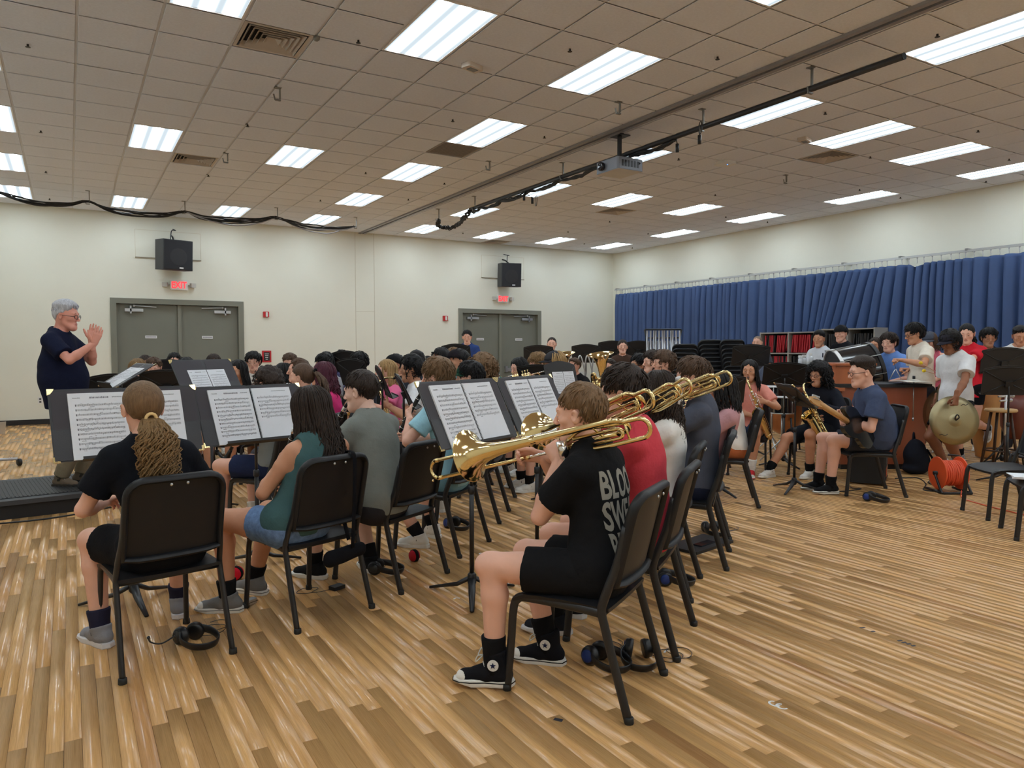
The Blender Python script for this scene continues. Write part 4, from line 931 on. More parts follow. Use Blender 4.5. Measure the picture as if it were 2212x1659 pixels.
    b = MB(); b.lathe([(0.0175, 0.0), (0.019, 0.003), (0.018, 0.024), (0.015, 0.026)], k=10); R['glide'] = b.mesh('foot_glide', [mat('glide_nylon', (0.01, 0.01, 0.01), 0.6)], True)
    return R
CM = chair_meshes()
CHAIRS = []
def chair(label, xy, facing, group=None, z=0.0, tilt=0.0, rivets=True):
    rz = math.atan2(-facing[0], facing[1]); o = thing('music_chair', label, 'chair', (xy[0], xy[1], z), rz, group)
    ob('seat', CM['seat'], o); bk = ob('backrest', CM['back'], o)
    if rivets:
        for x in (-0.035, 0.035): ob('rivet', CM['rivet'], bk, loc=(x, -0.334, 0.845))
    for k, p in (('rearL', (-0.238, -0.285)), ('rearR', (0.238, -0.285)), ('frontL', (-0.205, 0.262)), ('frontR', (0.205, 0.262))):
        l = ob('leg', CM[k], o); ob('foot_glide', CM['glide'], l, loc=(p[0], p[1], 0))
    ob('stretcher', CM['str'], o); ob('stretcher', CM['str2'], o); CHAIRS.append(o); return o
def stand_meshes():
    R = {}; w, h = 0.51, 0.33
    def outline(s=1.0):
        pts = [(-w/2*s, 0), (w/2*s, 0), (w/2*s, h*0.80)]
        for a in np.linspace(0, 1, 9): pts.append((w/2*s*0.985*(1-2*a), h*(0.88+0.12*math.sin(a*math.pi))))
        return pts+[(-w/2*s, h*0.80)]
    b = MB(); o = outline(); b.rings([[(x, 0.0, z) for x, z in o][::-1], [(x, 0.004, z) for x, z in o][::-1]]); R['desk'] = b.mesh('desk', [M_STAND])
    b = MB()
    for s in (-1, 1):
        b.tube([(s*0.03, 0.006, h*0.42), (s*w*0.46, 0.005, h*0.8)], 0.006, 6); b.tube([(s*0.03, 0.006, h*0.36), (s*w*0.46, 0.005, h*0.03)], 0.006, 6)
    b.tube([(x, 0.005, z-0.02) for x, z in o[3:12]], 0.005, 6); R['rib'] = b.mesh('pressed_ribs', [M_STAND], True)
    b = MB(); b.b2((-w/2, -0.055, -0.004), (w/2, 0.004, 0.0)); b.b2((-w/2, -0.057, -0.004), (w/2, -0.053, 0.012)); R['lip'] = b.mesh('shelf', [M_STAND])
    b = MB(); b.b2((-0.035, 0.004, h*0.30), (0.035, 0.035, h*0.48)); R['brk'] = b.mesh('bracket', [M_STAND])
    for k in range(3):
        a = math.radians(90+120*k); d = V3(math.cos(a), math.sin(a), 0); b = MB()
        b.tube([d*0.02+V3(0, 0, 0.10), d*0.10+V3(0, 0, 0.055), d*0.29+V3(0, 0, 0.008)], [0.02, 0.019, 0.011], 8, flat=(0.7, 1.1), up=(0, 0, 1)); R['leg%d' % k] = b.mesh('leg', [M_TUBE], True)
    b = MB(); b.lathe([(0.016, 0.06), (0.026, 0.075), (0.026, 0.125), (0.018, 0.135)], k=14); R['hub'] = b.mesh('hub', [M_TUBE], True)
    return R
SM = stand_meshes()
STANDS = []
def music_stand(label, xy, facing, h=0.95, tilt=25, group=None, base_rot=0.0, dz=0.0, yaw=0.0):
    """facing: direction the reader looks; h: height of the desk's lower edge; tilt from vertical in degrees. returns (root, desk frame matrix 4x4 world as (R,t))"""
    rz = math.atan2(-facing[0], facing[1]); o = thing('music_stand', label, 'music stand', (xy[0], xy[1], dz), rz, group)
    t = math.radians(tilt); R = rotz(yaw)@rotx(-t); zc = 0.13; off = V3(0, 0, h)-R@V3(0, 0.02, 0.13)+V3(0, 0, 0.13)
    M = mtx(R, off)
    d = ob('desk', SM['desk'], o, M=M); ob('pressed_ribs', SM['rib'], d); ob('bracket', SM['brk'], d); ob('shelf', SM['lip'], o, M=M)
    top = off+R@V3(0, 0.02, 0.13); b = MB(); b.cyl((0, 0, 0.13), (0, 0, 0.62), 0.0135, 10); b.obj('lower_tube', M_TUBE, o, smooth=True)
    b = MB(); b.tube([(0, 0, 0.6), (0, top[1]*0.2, top[2]-0.06), top], 0.0095, 8); b.obj('upper_tube', mat('stand_tube', (0.03, 0.03, 0.032), 0.3), o, smooth=True)
    b = MB(); b.lathe([(0.017, 0.6), (0.019, 0.605), (0.019, 0.64), (0.012, 0.645)], k=10); b.obj('collar', M_TUBE, o, smooth=True)
    br = Matrix.Rotation(base_rot, 4, 'Z'); ob('hub', SM['hub'], o)
    for k in range(3): ob('leg', SM['leg%d' % k], o, M=br)
    Rw = rotz(rz); STANDS.append(o)
    return o, Rw@R, Rw@off+V3(xy[0], xy[1], dz)
def music_page(seed, w, h, flip):
    r = random.Random(seed); b = MB(); q = lambda x, z, ww, hh: b.add([(x, 0, z), (x+ww, 0, z), (x+ww, 0, z+hh), (x, 0, z+hh)], [(0, 1, 2, 3)])
    x0, x1 = 0.03, w-0.02
    def word(x, z, L, s):
        e = x+L
        while x < e:
            cw = r.uniform(0.5, 0.9)*s; q(x, z, cw*0.35, s*r.uniform(0.9, 1.5)); q(x+cw*0.4, z, cw*0.35, s*0.9); x += cw*1.15
    if not flip: word(w*0.36, h-0.032, w*0.32, 0.0085); word(0.022, h-0.03, 0.035, 0.0045); word(w-0.07, h-0.03, 0.05, 0.0045)
    else: word(w*0.5, h-0.028, w*0.36, 0.0042)
    n = 10 if not flip else 6
    for i in range(n):
        z = h-0.065-i*(h-0.10)/10; g = 0.0021
        for k in range(5): q(x0, z-k*g, x1-x0, 0.00055)
        q(x0+0.002, z-4*g-0.002, 0.0035, 5.5*g)
        x = x0+0.016; dens = r.choice((0.0065, 0.009, 0.016)); 
        while x < x1-0.006:
            if r.random() < 0.82:
                nz_ = z-r.uniform(0.2, 4.2)*g; q(x, nz_, 0.0030, 0.0021); up = r.random() < 0.5; q(x+(0.0026 if up else 0), nz_ if up else nz_-0.0075, 0.0006, 0.0085)
                if r.random() < 0.5: q(x, nz_+(0.0078 if up else -0.0085), dens, 0.0013)
            else: q(x, z-4*g, 0.0006, 4*g)
            x += dens*r.uniform(0.8, 1.3)
        if r.random() < 0.4: word(x0+r.uniform(0, 0.1), z-4*g-0.008, 0.02, 0.003)
    return b.mesh('printed_music', [M_INK])
PW, PH = 0.285, 0.37
PRN = [music_page(21, PW, PH, False), music_page(22, PW, PH, True)]
def booklet(label, R, t, lift=0.012, scale=1.0, dx=0.0, thin=False, dz0=0.003):
    """open spiral bound booklet on a desk frame (x right, z up the desk, -y towards the reader)"""
    M = mtx(R*scale, np.asarray(t)+R@V3(dx, -lift, dz0)); o = thing('music_booklet', label, 'sheet music', M=M)
    for s in (-1, 1):
        b = MB(); xa, xb = (-PW-0.006, -0.006) if s < 0 else (0.006, PW+0.006)
        b.b2((xa, -0.0045 if not thin else -0.001, 0), (xb, 0.0045 if not thin else 0.001, PH)); pg = b.obj('page', M_PAPER, o)
        ob('printed_music', PRN[0 if s < 0 else 1], pg, loc=(xa, -0.0052 if not thin else -0.0016, 0))
    if not thin:
        c = MB(); pts = []
        for k in range(44*6): a = k/6*2*math.pi; pts.append((0.0085*math.cos(a), -0.004+0.008*math.sin(a), 0.008+k/(44*6)*(PH-0.016)))
        c.tube(pts, 0.0011, 4); c.obj('spiral_coil', mat('coil_black', (0.02, 0.02, 0.02), 0.4), o, smooth=True)
    return o
def folder(label, R, t, w=0.38, h=0.40, dx=0.0, fold=0.0):
    M = mtx(R, np.asarray(t)+R@V3(dx, -0.004, 0.001)); o = thing('music_folder', label, 'folder', M=M)
    for s in (-1, 1):
        xa, xb = (-w, -0.012) if s < 0 else (0.012, w)
        c = MB(); c.prism(rrect(xb-xa, h, 0.012, 4, (xa+xb)/2, h/2), -0.0025, 0.0025, R=np.array([[1, 0, 0], [0, 0, 1.0], [0, 1, 0]])); cv = c.obj('cover', M_FOLD, o)
        MB().b2((xa+0.012, -0.0036, 0.012), (xb-0.006, -0.0024, h-0.012)).obj('lining', M_FOLD2, cv)
        b = MB(); b.b2((xa+0.004, -0.006, 0.006), (xb-0.01, -0.0036, h*0.44)); b.obj('pocket', M_FOLD, cv)
        for zz in (0.0, h):
            for xx in ((xa,) if s < 0 else (xb,)):
                sx = 1 if s < 0 else -1; sz = 1 if zz == 0 else -1
                k = MB(); k.prism([(xx-sx*0.003, zz-sz*0.003), (xx+sx*0.030, zz-sz*0.003), (xx+sx*0.026, zz+sz*0.008), (xx+sx*0.010, zz+sz*0.026), (xx-sx*0.003, zz+sz*0.030)], -0.005, 0.005, R=np.array([[1, 0, 0], [0, 0, 1.0], [0, 1, 0]])); k.obj('brass_corner', M_CORNER, cv)
    MB().b2((-0.013, -0.002, 0.002), (0.013, 0.002, h-0.002)).obj('spine', M_FOLD, o)
    return o
# ---------------------------------------------------------------- instruments (origin at the mouthpiece, +y away from the player)
def sub(name, mb, m, parent, smooth=True, **kw): return mb.obj(name, m, parent, smooth=smooth, **kw)
RZY = np.array([[1.0, 0, 0], [0, 0, 1], [0, -1, 0]])   # lathe axis z -> y
def along_y(prof, c=(0, 0, 0), k=24, mb=None): mb = mb or MB(); return mb.lathe([(r_, h) for r_, h in prof], c, RZY, k)
def uturn(a, b, d, n=8):
    """half circle from a to b bulging along d"""
    a, b = np.asarray(a, float), np.asarray(b, float); c = (a+b)/2; r_ = np.linalg.norm(a-b)/2; u = (a-c)/r_; d = nrm(d)
    return [c+u*r_*math.cos(t)+d*r_*math.sin(t) for t in np.linspace(0, math.pi, n)]
def trombone(label, M, ext=0.0, silver=False):
    o = thing('trombone', label, 'trombone', M=M); B = M_BRASS
    sub('mouthpiece', along_y([(0.0125, 0), (0.013, 0.004), (0.010, 0.022), (0.006, 0.035), (0.0065, 0.09)]), M_SILVER, o)
    e = 0.66+ext; zl = -0.086
    s_in = MB(); s_in.cyl((0, 0.06, 0), (0, 0.30, 0), 0.0065); s_in.cyl((0, 0.04, zl), (0, 0.30, zl), 0.0065); sub('inner_slide', s_in, M_SILVER, o)
    out = MB(); out.tube([(0, 0.12+ext, 0), (0, e, 0)]+uturn((0, e, 0), (0, e, zl), (0, 1, 0))+[(0, e, zl), (0, 0.12+ext, zl)], 0.0085, 12); sl = sub('hand_slide', out, B, o)
    for y in (0.13+ext, e-0.005): [sub('slide_ferrule', MB().cyl((0, y-0.014, z_), (0, y+0.014, z_), 0.0105), B, sl) for z_ in (0, zl)]
    c = MB(); c.cyl((0, 0.17+ext, 0), (0, 0.17+ext, zl), 0.006); sub('slide_brace', c, B, sl)
    c = MB(); c.ball((0, e+0.045, zl-0.006), 0.006, 6); sub('slide_bumper', c, B, sl)
    bx, bz = -0.115, -0.02; D_ = -0.10
    prof = [(0.0105, -0.38), (0.012, -0.2), (0.0145, 0.0), (0.018, 0.16), (0.023, 0.27), (0.031, 0.36), (0.042, 0.42), (0.058, 0.462), (0.078, 0.490), (0.100, 0.508), (0.118, 0.516), (0.1205, 0.518), (0.1175, 0.5175), (0.099, 0.505), (0.077, 0.487), (0.057, 0.459), (0.041, 0.417), (0.030, 0.357), (0.022, 0.267), (0.016, 0.1)]
    bell = along_y([(r_, h+D_ if h > -0.3 else h+0.06) for r_, h in prof], (bx, 0, bz), 40); sub('bell', bell, B, o)
    gx_, gz = -0.03, -0.075
    t = MB(); t.tube([(bx, -0.30, bz)]+uturn((bx, -0.31, bz), (gx_, -0.31, gz), (0, -1, 0), 10)+[(gx_, -0.29, gz)], 0.0115, 12); sub('tuning_slide', t, B, o)
    g = MB(); g.tube([(gx_, -0.30, gz), (gx_, -0.1, gz), (gx_*0.5, 0.0, zl), (0, 0.05, zl)], 0.010, 10); sub('gooseneck', g, B, o)
    f = MB(); f.tube(smooth_path([(gx_-0.02, -0.06, gz+0.02), (bx+0.03, -0.16, -0.025), (bx+0.02, -0.30, -0.035)], 4)+[(bx+0.02, -0.40, -0.035)]+uturn((bx+0.02, -0.42, -0.035), (bx+0.035, -0.42, -0.115), (0, -1, 0), 9)+smooth_path([(bx+0.035, -0.40, -0.115), (bx+0.04, -0.2, -0.115), (bx+0.06, -0.12, -0.10), (gx_, -0.05, -0.09)], 4), 0.0095, 10); sub('attachment_loop', f, B, o)
    f = MB(); f.tube([(bx+0.045, -0.10, -0.055), (bx+0.045, -0.30, -0.055)]+uturn((bx+0.045, -0.31, -0.055), (bx+0.05, -0.31, -0.095), (0, -1, 0), 7)+[(bx+0.05, -0.12, -0.095)], 0.008, 8); sub('inner_loop', f, B, o)
    v = MB(); v.cyl((gx_-0.02, -0.03, -0.125), (gx_-0.02, -0.03, -0.05), 0.024, 16); v.cyl((gx_-0.02, -0.03, -0.14), (gx_-0.02, -0.03, -0.125), 0.015, 12); sub('rotary_valve', v, M_SILVER, o)
    for pa, pb in (((bx, 0.06, bz), (0, 0.06, zl)), ((bx, -0.22, bz), (gx_, -0.22, gz)), ((bx+0.02, -0.36, -0.035), (bx+0.035, -0.36, -0.115)), ((bx, -0.27, bz), (bx+0.02, -0.27, -0.035))): sub('brace', MB().cyl(pa, pb, 0.0047), B, o)
    return o
def trumpet(label, M, silver=False):
    o = thing('trumpet', label, 'trumpet', M=M); B = M_SILVER if silver else M_BRASS
    sub('mouthpiece', along_y([(0.013, 0), (0.0135, 0.003), (0.009, 0.02), (0.0055, 0.03), (0.006, 0.08)]), M_SILVER, o)
    l = MB(); l.tube([(0, 0.06, 0), (0, 0.40, 0)]+uturn((0, 0.42, 0), (0, 0.42, -0.055), (0, 1, 0))+[(0, 0.20, -0.055)], 0.006, 10); sub('leadpipe', l, B, o)
    sub('bell', along_y([(0.006, 0.1), (0.0075, 0.22), (0.010, 0.33), (0.016, 0.41), (0.027, 0.455), (0.045, 0.485), (0.061, 0.497), (0.0615, 0.499), (0.044, 0.487), (0.026, 0.457), (0.012, 0.38)], (-0.028, 0, 0.0), 28), B, o)
    l = MB(); l.tube([(-0.028, 0.12, 0)]+uturn((-0.028, 0.11, 0), (-0.020, 0.11, -0.055), (0, -1, 0))+[(-0.020, 0.2, -0.055)], 0.0062, 10); sub('bell_bow', l, B, o)
    for k in range(3):
        y = 0.20+k*0.03; c = MB(); c.cyl((-0.014, y, -0.085), (-0.014, y, 0.03), 0.0125, 12); c.cyl((-0.014, y, 0.03), (-0.014, y, 0.055), 0.004, 8); c.cyl((-0.014, y, 0.055), (-0.014, y, 0.06), 0.009, 10); sub('valve', c, B, o)
    return o
def clarinet(label, M, long=1.0):
    o = thing('clarinet', label, 'clarinet', M=M)
    sub('mouthpiece', along_y([(0.004, -0.012), (0.009, 0.01), (0.012, 0.06), (0.013, 0.085)], k=14), M_EBONY, o)
    sub('ligature', along_y([(0.0125, 0.03), (0.0135, 0.031), (0.0145, 0.06), (0.0135, 0.061)], k=14), M_SILVER, o)
    sub('body_tube', along_y([(0.0145, 0.085), (0.0165, 0.10), (0.0150, 0.16), (0.0145, 0.30), (0.0155, 0.38), (0.0145, 0.40), (0.0150, 0.56*long)], k=16), M_EBONY, o)
    sub('bell', along_y([(0.0150, 0.56*long), (0.018, 0.60*long), (0.025, 0.64*long), (0.038, 0.67*long), (0.0385, 0.672*long), (0.022, 0.63*long)], k=20), M_EBONY, o)
    r_ = MB(); r_.tube([(0.0385*math.cos(a), 0.672*long, 0.0385*math.sin(a)) for a in np.linspace(0, 6.283, 20, endpoint=False)], 0.003, 5, closed=True); sub('bell_ring', r_, M_SILVER, o)
    rg = random.Random(4)
    for y in (0.10, 0.165, 0.355, 0.395): k = MB(); k.tube([(0.0165*math.cos(a), y, 0.0165*math.sin(a)) for a in np.linspace(0, 6.283, 14, endpoint=False)], 0.002, 5, closed=True); sub('ring', k, M_SILVER, o)
    for y in (0.19, 0.22, 0.25, 0.28, 0.31, 0.42, 0.45, 0.48, 0.52):
        a = rg.uniform(-0.5, 0.5); k = MB(); p = V3(0.0185*math.sin(a), y, 0.0185*math.cos(a)); k.ball(p, V3(0.008, 0.009, 0.004), 6); k.tube([p+V3(0.01, -0.015, 0), p+V3(0.008, 0.02, -0.004)], 0.0018, 5); sub('key', k, M_SILVER, o)
    return o
def saxophone(label, M, tenor=1.0, silver_keys=False):
    o = thing('saxophone', label, 'saxophone', M=M); B = M_BRASS; s = tenor
    sub('mouthpiece', along_y([(0.004, -0.015), (0.010, 0.015), (0.0125, 0.06), (0.012, 0.075)], k=14), M_EBONY, o)
    n = MB(); n.tube(smooth_path([(0, 0.06, 0), (0, 0.12*s, 0.02), (0, 0.19*s, 0.015), (0, 0.225*s, -0.04), (0, 0.225*s, -0.08)], 5), [0.0085+0.0002*i for i in range(21)], 12); sub('neck', n, B, o)
    body = [(0, 0.225*s, -0.08), (0, 0.215*s, -0.30*s), (0, 0.20*s, -0.56*s)]
    P = smooth_path(body, 5); t = MB(); t.tube(P, list(np.linspace(0.0135, 0.030, len(P))), 14); sub('body_tube', t, B, o)
    bot = V3(0, 0.20*s, -0.56*s); c2 = bot+V3(0, 0.10*s, 0.02)
    bw = uturn(bot, c2, (0, 0, -1), 9); t = MB(); t.tube(bw, list(np.linspace(0.030, 0.038, 9)), 14); sub('bow', t, B, o)
    bl = smooth_path([c2, c2+V3(0, 0.015, 0.10), c2+V3(0, 0.035, 0.20*s), c2+V3(0, 0.075, 0.27*s)], 5); rr = list(np.linspace(0.038, 0.052, len(bl)-3))+[0.058, 0.066, 0.072]; t = MB(); t.tube(bl, rr, 20, cap=False); t.tube([p+V3(0, 0, 0.0) for p in bl], [x*0.94 for x in rr], 20, cap=False); sub('bell', t, B, o)
    rg = random.Random(9)
    for k in range(16):
        f = k/15; p = V3(0, 0.222*s-0.02*f, -0.10-0.44*s*f); a = rg.uniform(-1.2, 1.2); d = V3(math.sin(a), math.cos(a), 0); r_ = 0.016+0.014*f; kk = MB(); q = p+d*(0.017+0.018*f)
        kk.lathe([(0.001, -0.003), (r_*0.7, -0.003), (r_*0.75, 0.0), (r_*0.6, 0.004), (0.001, 0.004)], q, basis(d)@RZY.T if False else np.stack([nrm(np.cross(d, V3(0, 0, 1))), V3(0, 0, 1), d], 1), 12); sub('key_cup', kk, M_SILVER if silver_keys else B, o)
    for sx in (-1, 1):
        r_ = MB(); r_.cyl((sx*0.035, 0.235*s, -0.12), (sx*0.040, 0.22*s, -0.5*s), 0.003, 6); sub('key_rod', r_, M_SILVER if silver_keys else B, o)
    return o
def flute(label, M):
    o = thing('flute', label, 'flute', M=M); sub('tube', MB().tube([(-0.06, 0.02, 0), (0.60, 0.02, 0)], 0.0098, 12), M_SILVER, o)
    l = MB(); l.ball((0, 0.012, 0.009), V3(0.014, 0.010, 0.005), 8); sub('lip_plate', l, M_SILVER, o)
    for k in range(13):
        c = MB(); c.lathe([(0.001, 0), (0.0085, 0), (0.0085, 0.003), (0.001, 0.0035)], (0.19+k*0.028, 0.02, 0.011), None, 10); sub('key', c, M_SILVER, o)
    r_ = MB(); r_.cyl((0.17, 0.034, 0.006), (0.56, 0.034, 0.006), 0.0025, 6); sub('key_rod', r_, M_SILVER, o)
    return o
def tuba(label, M):
    """stands upright on the lap; origin at the bottom bow"""
    o = thing('tuba', label, 'tuba', M=M); B = M_BRASS
    t = MB(); t.lathe([(0.05, 0.30), (0.056, 0.48), (0.068, 0.60), (0.092, 0.70), (0.13, 0.765), (0.175, 0.80), (0.205, 0.815), (0.208, 0.818), (0.20, 0.814), (0.165, 0.797), (0.12, 0.76), (0.085, 0.695), (0.06, 0.59), (0.048, 0.4)], k=40); sub('bell', t, B, o)
    t = MB(); t.tube([(0, 0, 0.32), (0, 0, 0.12)]+uturn((0, 0, 0.11), (0.20, 0, 0.11), (0, 0, -1), 10)+[(0.20, 0, 0.45)]+uturn((0.20, 0, 0.46), (0.12, 0.03, 0.46), (0, 0, 1), 8)+[(0.12, 0.03, 0.15)], list(np.linspace(0.050, 0.018, 22)), 14); sub('main_bow', t, B, o)
    t = MB(); t.tube([(0.10, 0.05, 0.42), (0.10, 0.05, 0.12)]+uturn((0.10, 0.05, 0.1), (0.16, 0.06, 0.1), (0, 0, -1), 7)+[(0.16, 0.06, 0.40)], 0.013, 10); sub('branch', t, B, o)
    for k in range(3): c = MB(); c.cyl((0.03+k*0.045, 0.08, 0.22), (0.03+k*0.045, 0.08, 0.40), 0.019, 12); c.cyl((0.03+k*0.045, 0.08, 0.40), (0.03+k*0.045, 0.08, 0.44), 0.006, 8); sub('valve', c, B, o)
    t = MB(); t.tube(smooth_path([(0.03, 0.06, 0.40), (-0.04, 0.07, 0.52), (-0.06, -0.05, 0.56), (-0.04, -0.13, 0.55)], 5), 0.007, 8); sub('leadpipe', t, B, o)
    return o
def bassoon(label, M):
    o = thing('bassoon', label, 'bassoon', M=M); RD = mat('maple_stain', s2l(70, 26, 18), 0.3)
    sub('long_joint', MB().cyl((0, 0, -0.55), (0, 0, 0.55), 0.021, 14), RD, o); sub('wing_joint', MB().cyl((0.038, 0, -0.55), (0.038, 0, 0.25), 0.018, 14), RD, o)
    sub('boot', MB().tube([(0.019, 0, -0.95), (0.019, 0, -0.55)], 0.034, 14), RD, o)
    t = MB(); t.lathe([(0.022, 0.55), (0.026, 0.56), (0.024, 0.62), (0.028, 0.72), (0.030, 0.74)], k=16); bl = sub('bell', t, M_EBONY, o)
    t = MB(); t.tube([(0.0305*math.cos(a), 0.0305*math.sin(a), 0.74) for a in np.linspace(0, 6.283, 18, endpoint=False)], 0.005, 6, closed=True); sub('bell_ring', t, mat('ivory_ring', (0.8, 0.78, 0.7), 0.4), bl)
    t = MB(); t.tube(smooth_path([(0.038, 0, 0.25), (0.05, -0.05, 0.33), (0.06, -0.2, 0.32), (0.06, -0.3, 0.27)], 5), 0.004, 8); sub('bocal', t, M_SILVER, o)
    return o
def headphones(label, p, rz, accent=None, roll=1.3, group=None, mic=False, scale=1.0):
    o = thing('headphones', label, 'headphones', (p[0], p[1], 0.0), rz, group); BK = mat('headphone_black', (0.012, 0.012, 0.014), 0.35)
    k_ = math.sin(roll*7)*0.25
    pts = smooth_path([(-0.052, 0.0, 0.06), (-0.082, -0.05, 0.045), (-0.075, -0.115, 0.03), (-0.03, -0.16, 0.024), (0.03, -0.16, 0.024), (0.075, -0.115, 0.03), (0.082, -0.05, 0.045), (0.052, 0.0, 0.06)], 4)
    b = MB(); b.tube(pts, 0.017, 8, flat=(1.15, 0.28), up=(0, 0, 1)); sub('headband', b, BK, o)
    for s in (-1, 1):
        c = V3(s*0.044, 0.012, 0.045); ax = rotz(s*0.18+k_)@V3(s, 0, 0.12); ax = nrm(ax); x1 = nrm(np.cross(V3(0, 0, 1), ax)); Rl = np.stack([x1, np.cross(ax, x1), ax], 1)
        e = MB(); e.lathe([(0.028, -0.022), (0.042, -0.020), (0.045, -0.006), (0.041, 0.0), (0.041, 0.010), (0.034, 0.017), (0.001, 0.019)], c, Rl, 22); cup = sub('ear_cup', e, BK, o)
        d = MB(); d.lathe([(0.001, 0.0175), (0.030, 0.0185), (0.027, 0.0215), (0.001, 0.0225)], c, Rl, 18); sub('cup_disc', d, mat('cup_blue', s2l(24, 52, 124), 0.4) if accent == 'blue' else (M_RED if accent == 'red' else mat('cup_dark', (0.02, 0.02, 0.022), 0.25)), cup)
    if mic: m_ = MB(); m_.tube(smooth_path([(-0.08, 0, 0.06), (-0.13, 0.03, 0.035), (-0.17, 0.05, 0.05), (-0.18, 0.055, 0.07)], 4), 0.004, 6); m_.ball((-0.18, 0.055, 0.075), 0.008, 6); sub('boom_mic', m_, BK, o)
    r_ = random.Random(int(p[0]*100)); ct = [(0.06, 0.03, 0.01)]
    a = r_.random()*6
    for k in range(16): ct.append((0.13+0.07*math.cos(a+k*0.8)+0.006*k, 0.02+0.06*math.sin(a+k*0.8)+0.004*k, 0.003+0.002*(k % 3)))
    b = MB(); b.tube(smooth_path(ct, 4), 0.0018, 5); sub('cable', b, BK, o)
    return o
# ---------------------------------------------------------------- the band
CON = V3(-0.03, 8.1, 0)
def tocon(p): return nrm(V3(CON[0]-p[0], CON[1]-p[1], 0))[:2]
INST = {}
def pose_clarinet(tag_, lean=0.5, side=0.0):
    def f(m, Rw, W):
        d = nrm(V3(side, lean, -0.87)); x = nrm(np.cross(d, V3(0, 0.87, 0.5))); z = np.cross(x, d)
        INST[tag_] = mtx(Rw@np.stack([x, d, z], 1), W(m))
        a, b = m+d*0.22, m+d*0.43
        return {'L': (a+V3(-0.085, -0.045, -0.035), (0.72, 0.62, 0.25), (0.5, -0.8, 0.2)), 'R': (b+V3(0.085, -0.05, -0.03), (-0.72, 0.62, 0.25), (-0.5, -0.8, 0.2))}
    return f
def pose_flute(tag_, drop=0.15):
    def f(m, Rw, W):
        x = nrm(V3(1, 0.22, -drop)); y = nrm(np.cross(V3(0, 0, 1), x)); z = np.cross(x, y)
        INST[tag_] = mtx(Rw@np.stack([x, y, z], 1), W(m+V3(0, 0.004, 0.0)))
        return {'L': (m+x*0.17+V3(-0.03, 0.095, -0.055), (0.3, -0.75, 0.5), (0.2, -0.4, -0.9)), 'R': (m+x*0.40+V3(0.02, -0.045, -0.08), (-0.3, 0.75, 0.6), (-0.1, 0.55, -0.8))}
    return f
def pose_trumpet(tag_, drop=0.12, side=0.0):
    def f(m, Rw, W):
        d = nrm(V3(side, 1, -drop)); x = nrm(np.cross(d, V3(0, 0, 1))); z = np.cross(x, d)
        INST[tag_] = mtx(Rw@np.stack([x, d, z], 1), W(m))
        return {'L': (m+d*0.20+V3(-0.075, -0.05, -0.10), (0.35, 0.5, 0.8), (0.9, 0.1, -0.3)), 'R': (m+d*0.21+V3(0.075, -0.075, -0.035), (-0.45, 0.75, 0.45), (-0.6, -0.2, -0.75))}
    return f
def pose_sax(tag_, pitch=-0.25, roll=0.25, yaw=0.0):
    def f(m, Rw, W):
        R = rotz(yaw)@roty(roll)@rotx(pitch); INST[tag_] = mtx(Rw@R, W(m))
        a, b = m+R@V3(0, 0.225, -0.20), m+R@V3(0, 0.21, -0.42)
        return {'L': (a+V3(-0.10, -0.055, -0.03), (0.75, 0.6, 0.15), (0.5, -0.8, 0.1)), 'R': (b+V3(0.085, -0.075, -0.01), (-0.6, 0.75, 0.1), (-0.6, -0.75, 0))}
    return f
def pose_trombone(tag_, dirw, ext=0.0, roll=0.0):
    def f(m, Rw, W):
        dw = dirw(W(m)) if callable(dirw) else np.asarray(dirw, float)
        d = nrm(Rw.T@nrm(dw)); x = nrm(np.cross(d, V3(0, 0, 1))); z = np.cross(x, d); R = np.stack([x, d, z], 1)@roty(roll)
        INST[tag_] = (mtx(Rw@R, W(m)), ext)
        g = m+R@V3(-0.01, 0.055, -0.045); h = m+R@V3(0, 0.17+ext, -0.05)
        return {'L': (g+R@V3(-0.045, -0.055, -0.085), R@V3(0.35, 0.45, 0.8), R@V3(0.85, 0.15, -0.4)), 'R': (h+R@V3(0.055, -0.085, -0.05), R@V3(-0.35, 0.85, 0.35), R@V3(-0.8, -0.1, -0.5))}
    return f
def seated(label, hx, hy, d, facing=None, with_chair=True, chair_xy=None, chair_label=None, hipoff=0.10, **kw):
    p = atd(hx, hy, d); fc = nrm((*(facing if facing is not None else tocon(p)), 0))[:2]
    if chair_xy is not None:
        side = kw.pop('hipside', 0.0); hip = V3(chair_xy[0]-fc[0]*0.075+fc[1]*side, chair_xy[1]-fc[1]*0.075-fc[0]*side, 0)
    else:
        hip = p-V3(fc[0], fc[1], 0)*hipoff; chair_xy = (hip[0]+fc[0]*0.075, hip[1]+fc[1]*0.075)
    r_ = person(label, p, fc, hip=hip, **kw)
    if with_chair: chair(chair_label or 'black music chair under the '+' '.join(label.split(' ')[0:11]), chair_xy, fc, 'black music chairs')
    return r_
def standing(label, hx, hy, d, facing, z0=0.0, **kw):
    p = atd(hx, hy, d); return person(label, p, facing, pose='stand', z0=z0, **kw)
def stand_px(label, x, y, d, facing, tilt=22, yaw=0.0, base_rot=0.4, up=0.15):
    p = atd(x, y, d); return music_stand(label, p[:2], nrm((*facing, 0))[:2], h=p[2]-up*math.cos(math.radians(tilt)), tilt=tilt, base_rot=base_rot, yaw=yaw)
GRAY = (96, 100, 98); SHW = ('low', ((206, 204, 198), (226, 224, 218))); SHB = ('low', ((24, 24, 26), (220, 220, 216))); SHG = ('low', ((118, 118, 122), (226, 226, 226))); SHN = ('low', ((205, 205, 205), (235, 235, 230)))
BLK = (24, 25, 29)
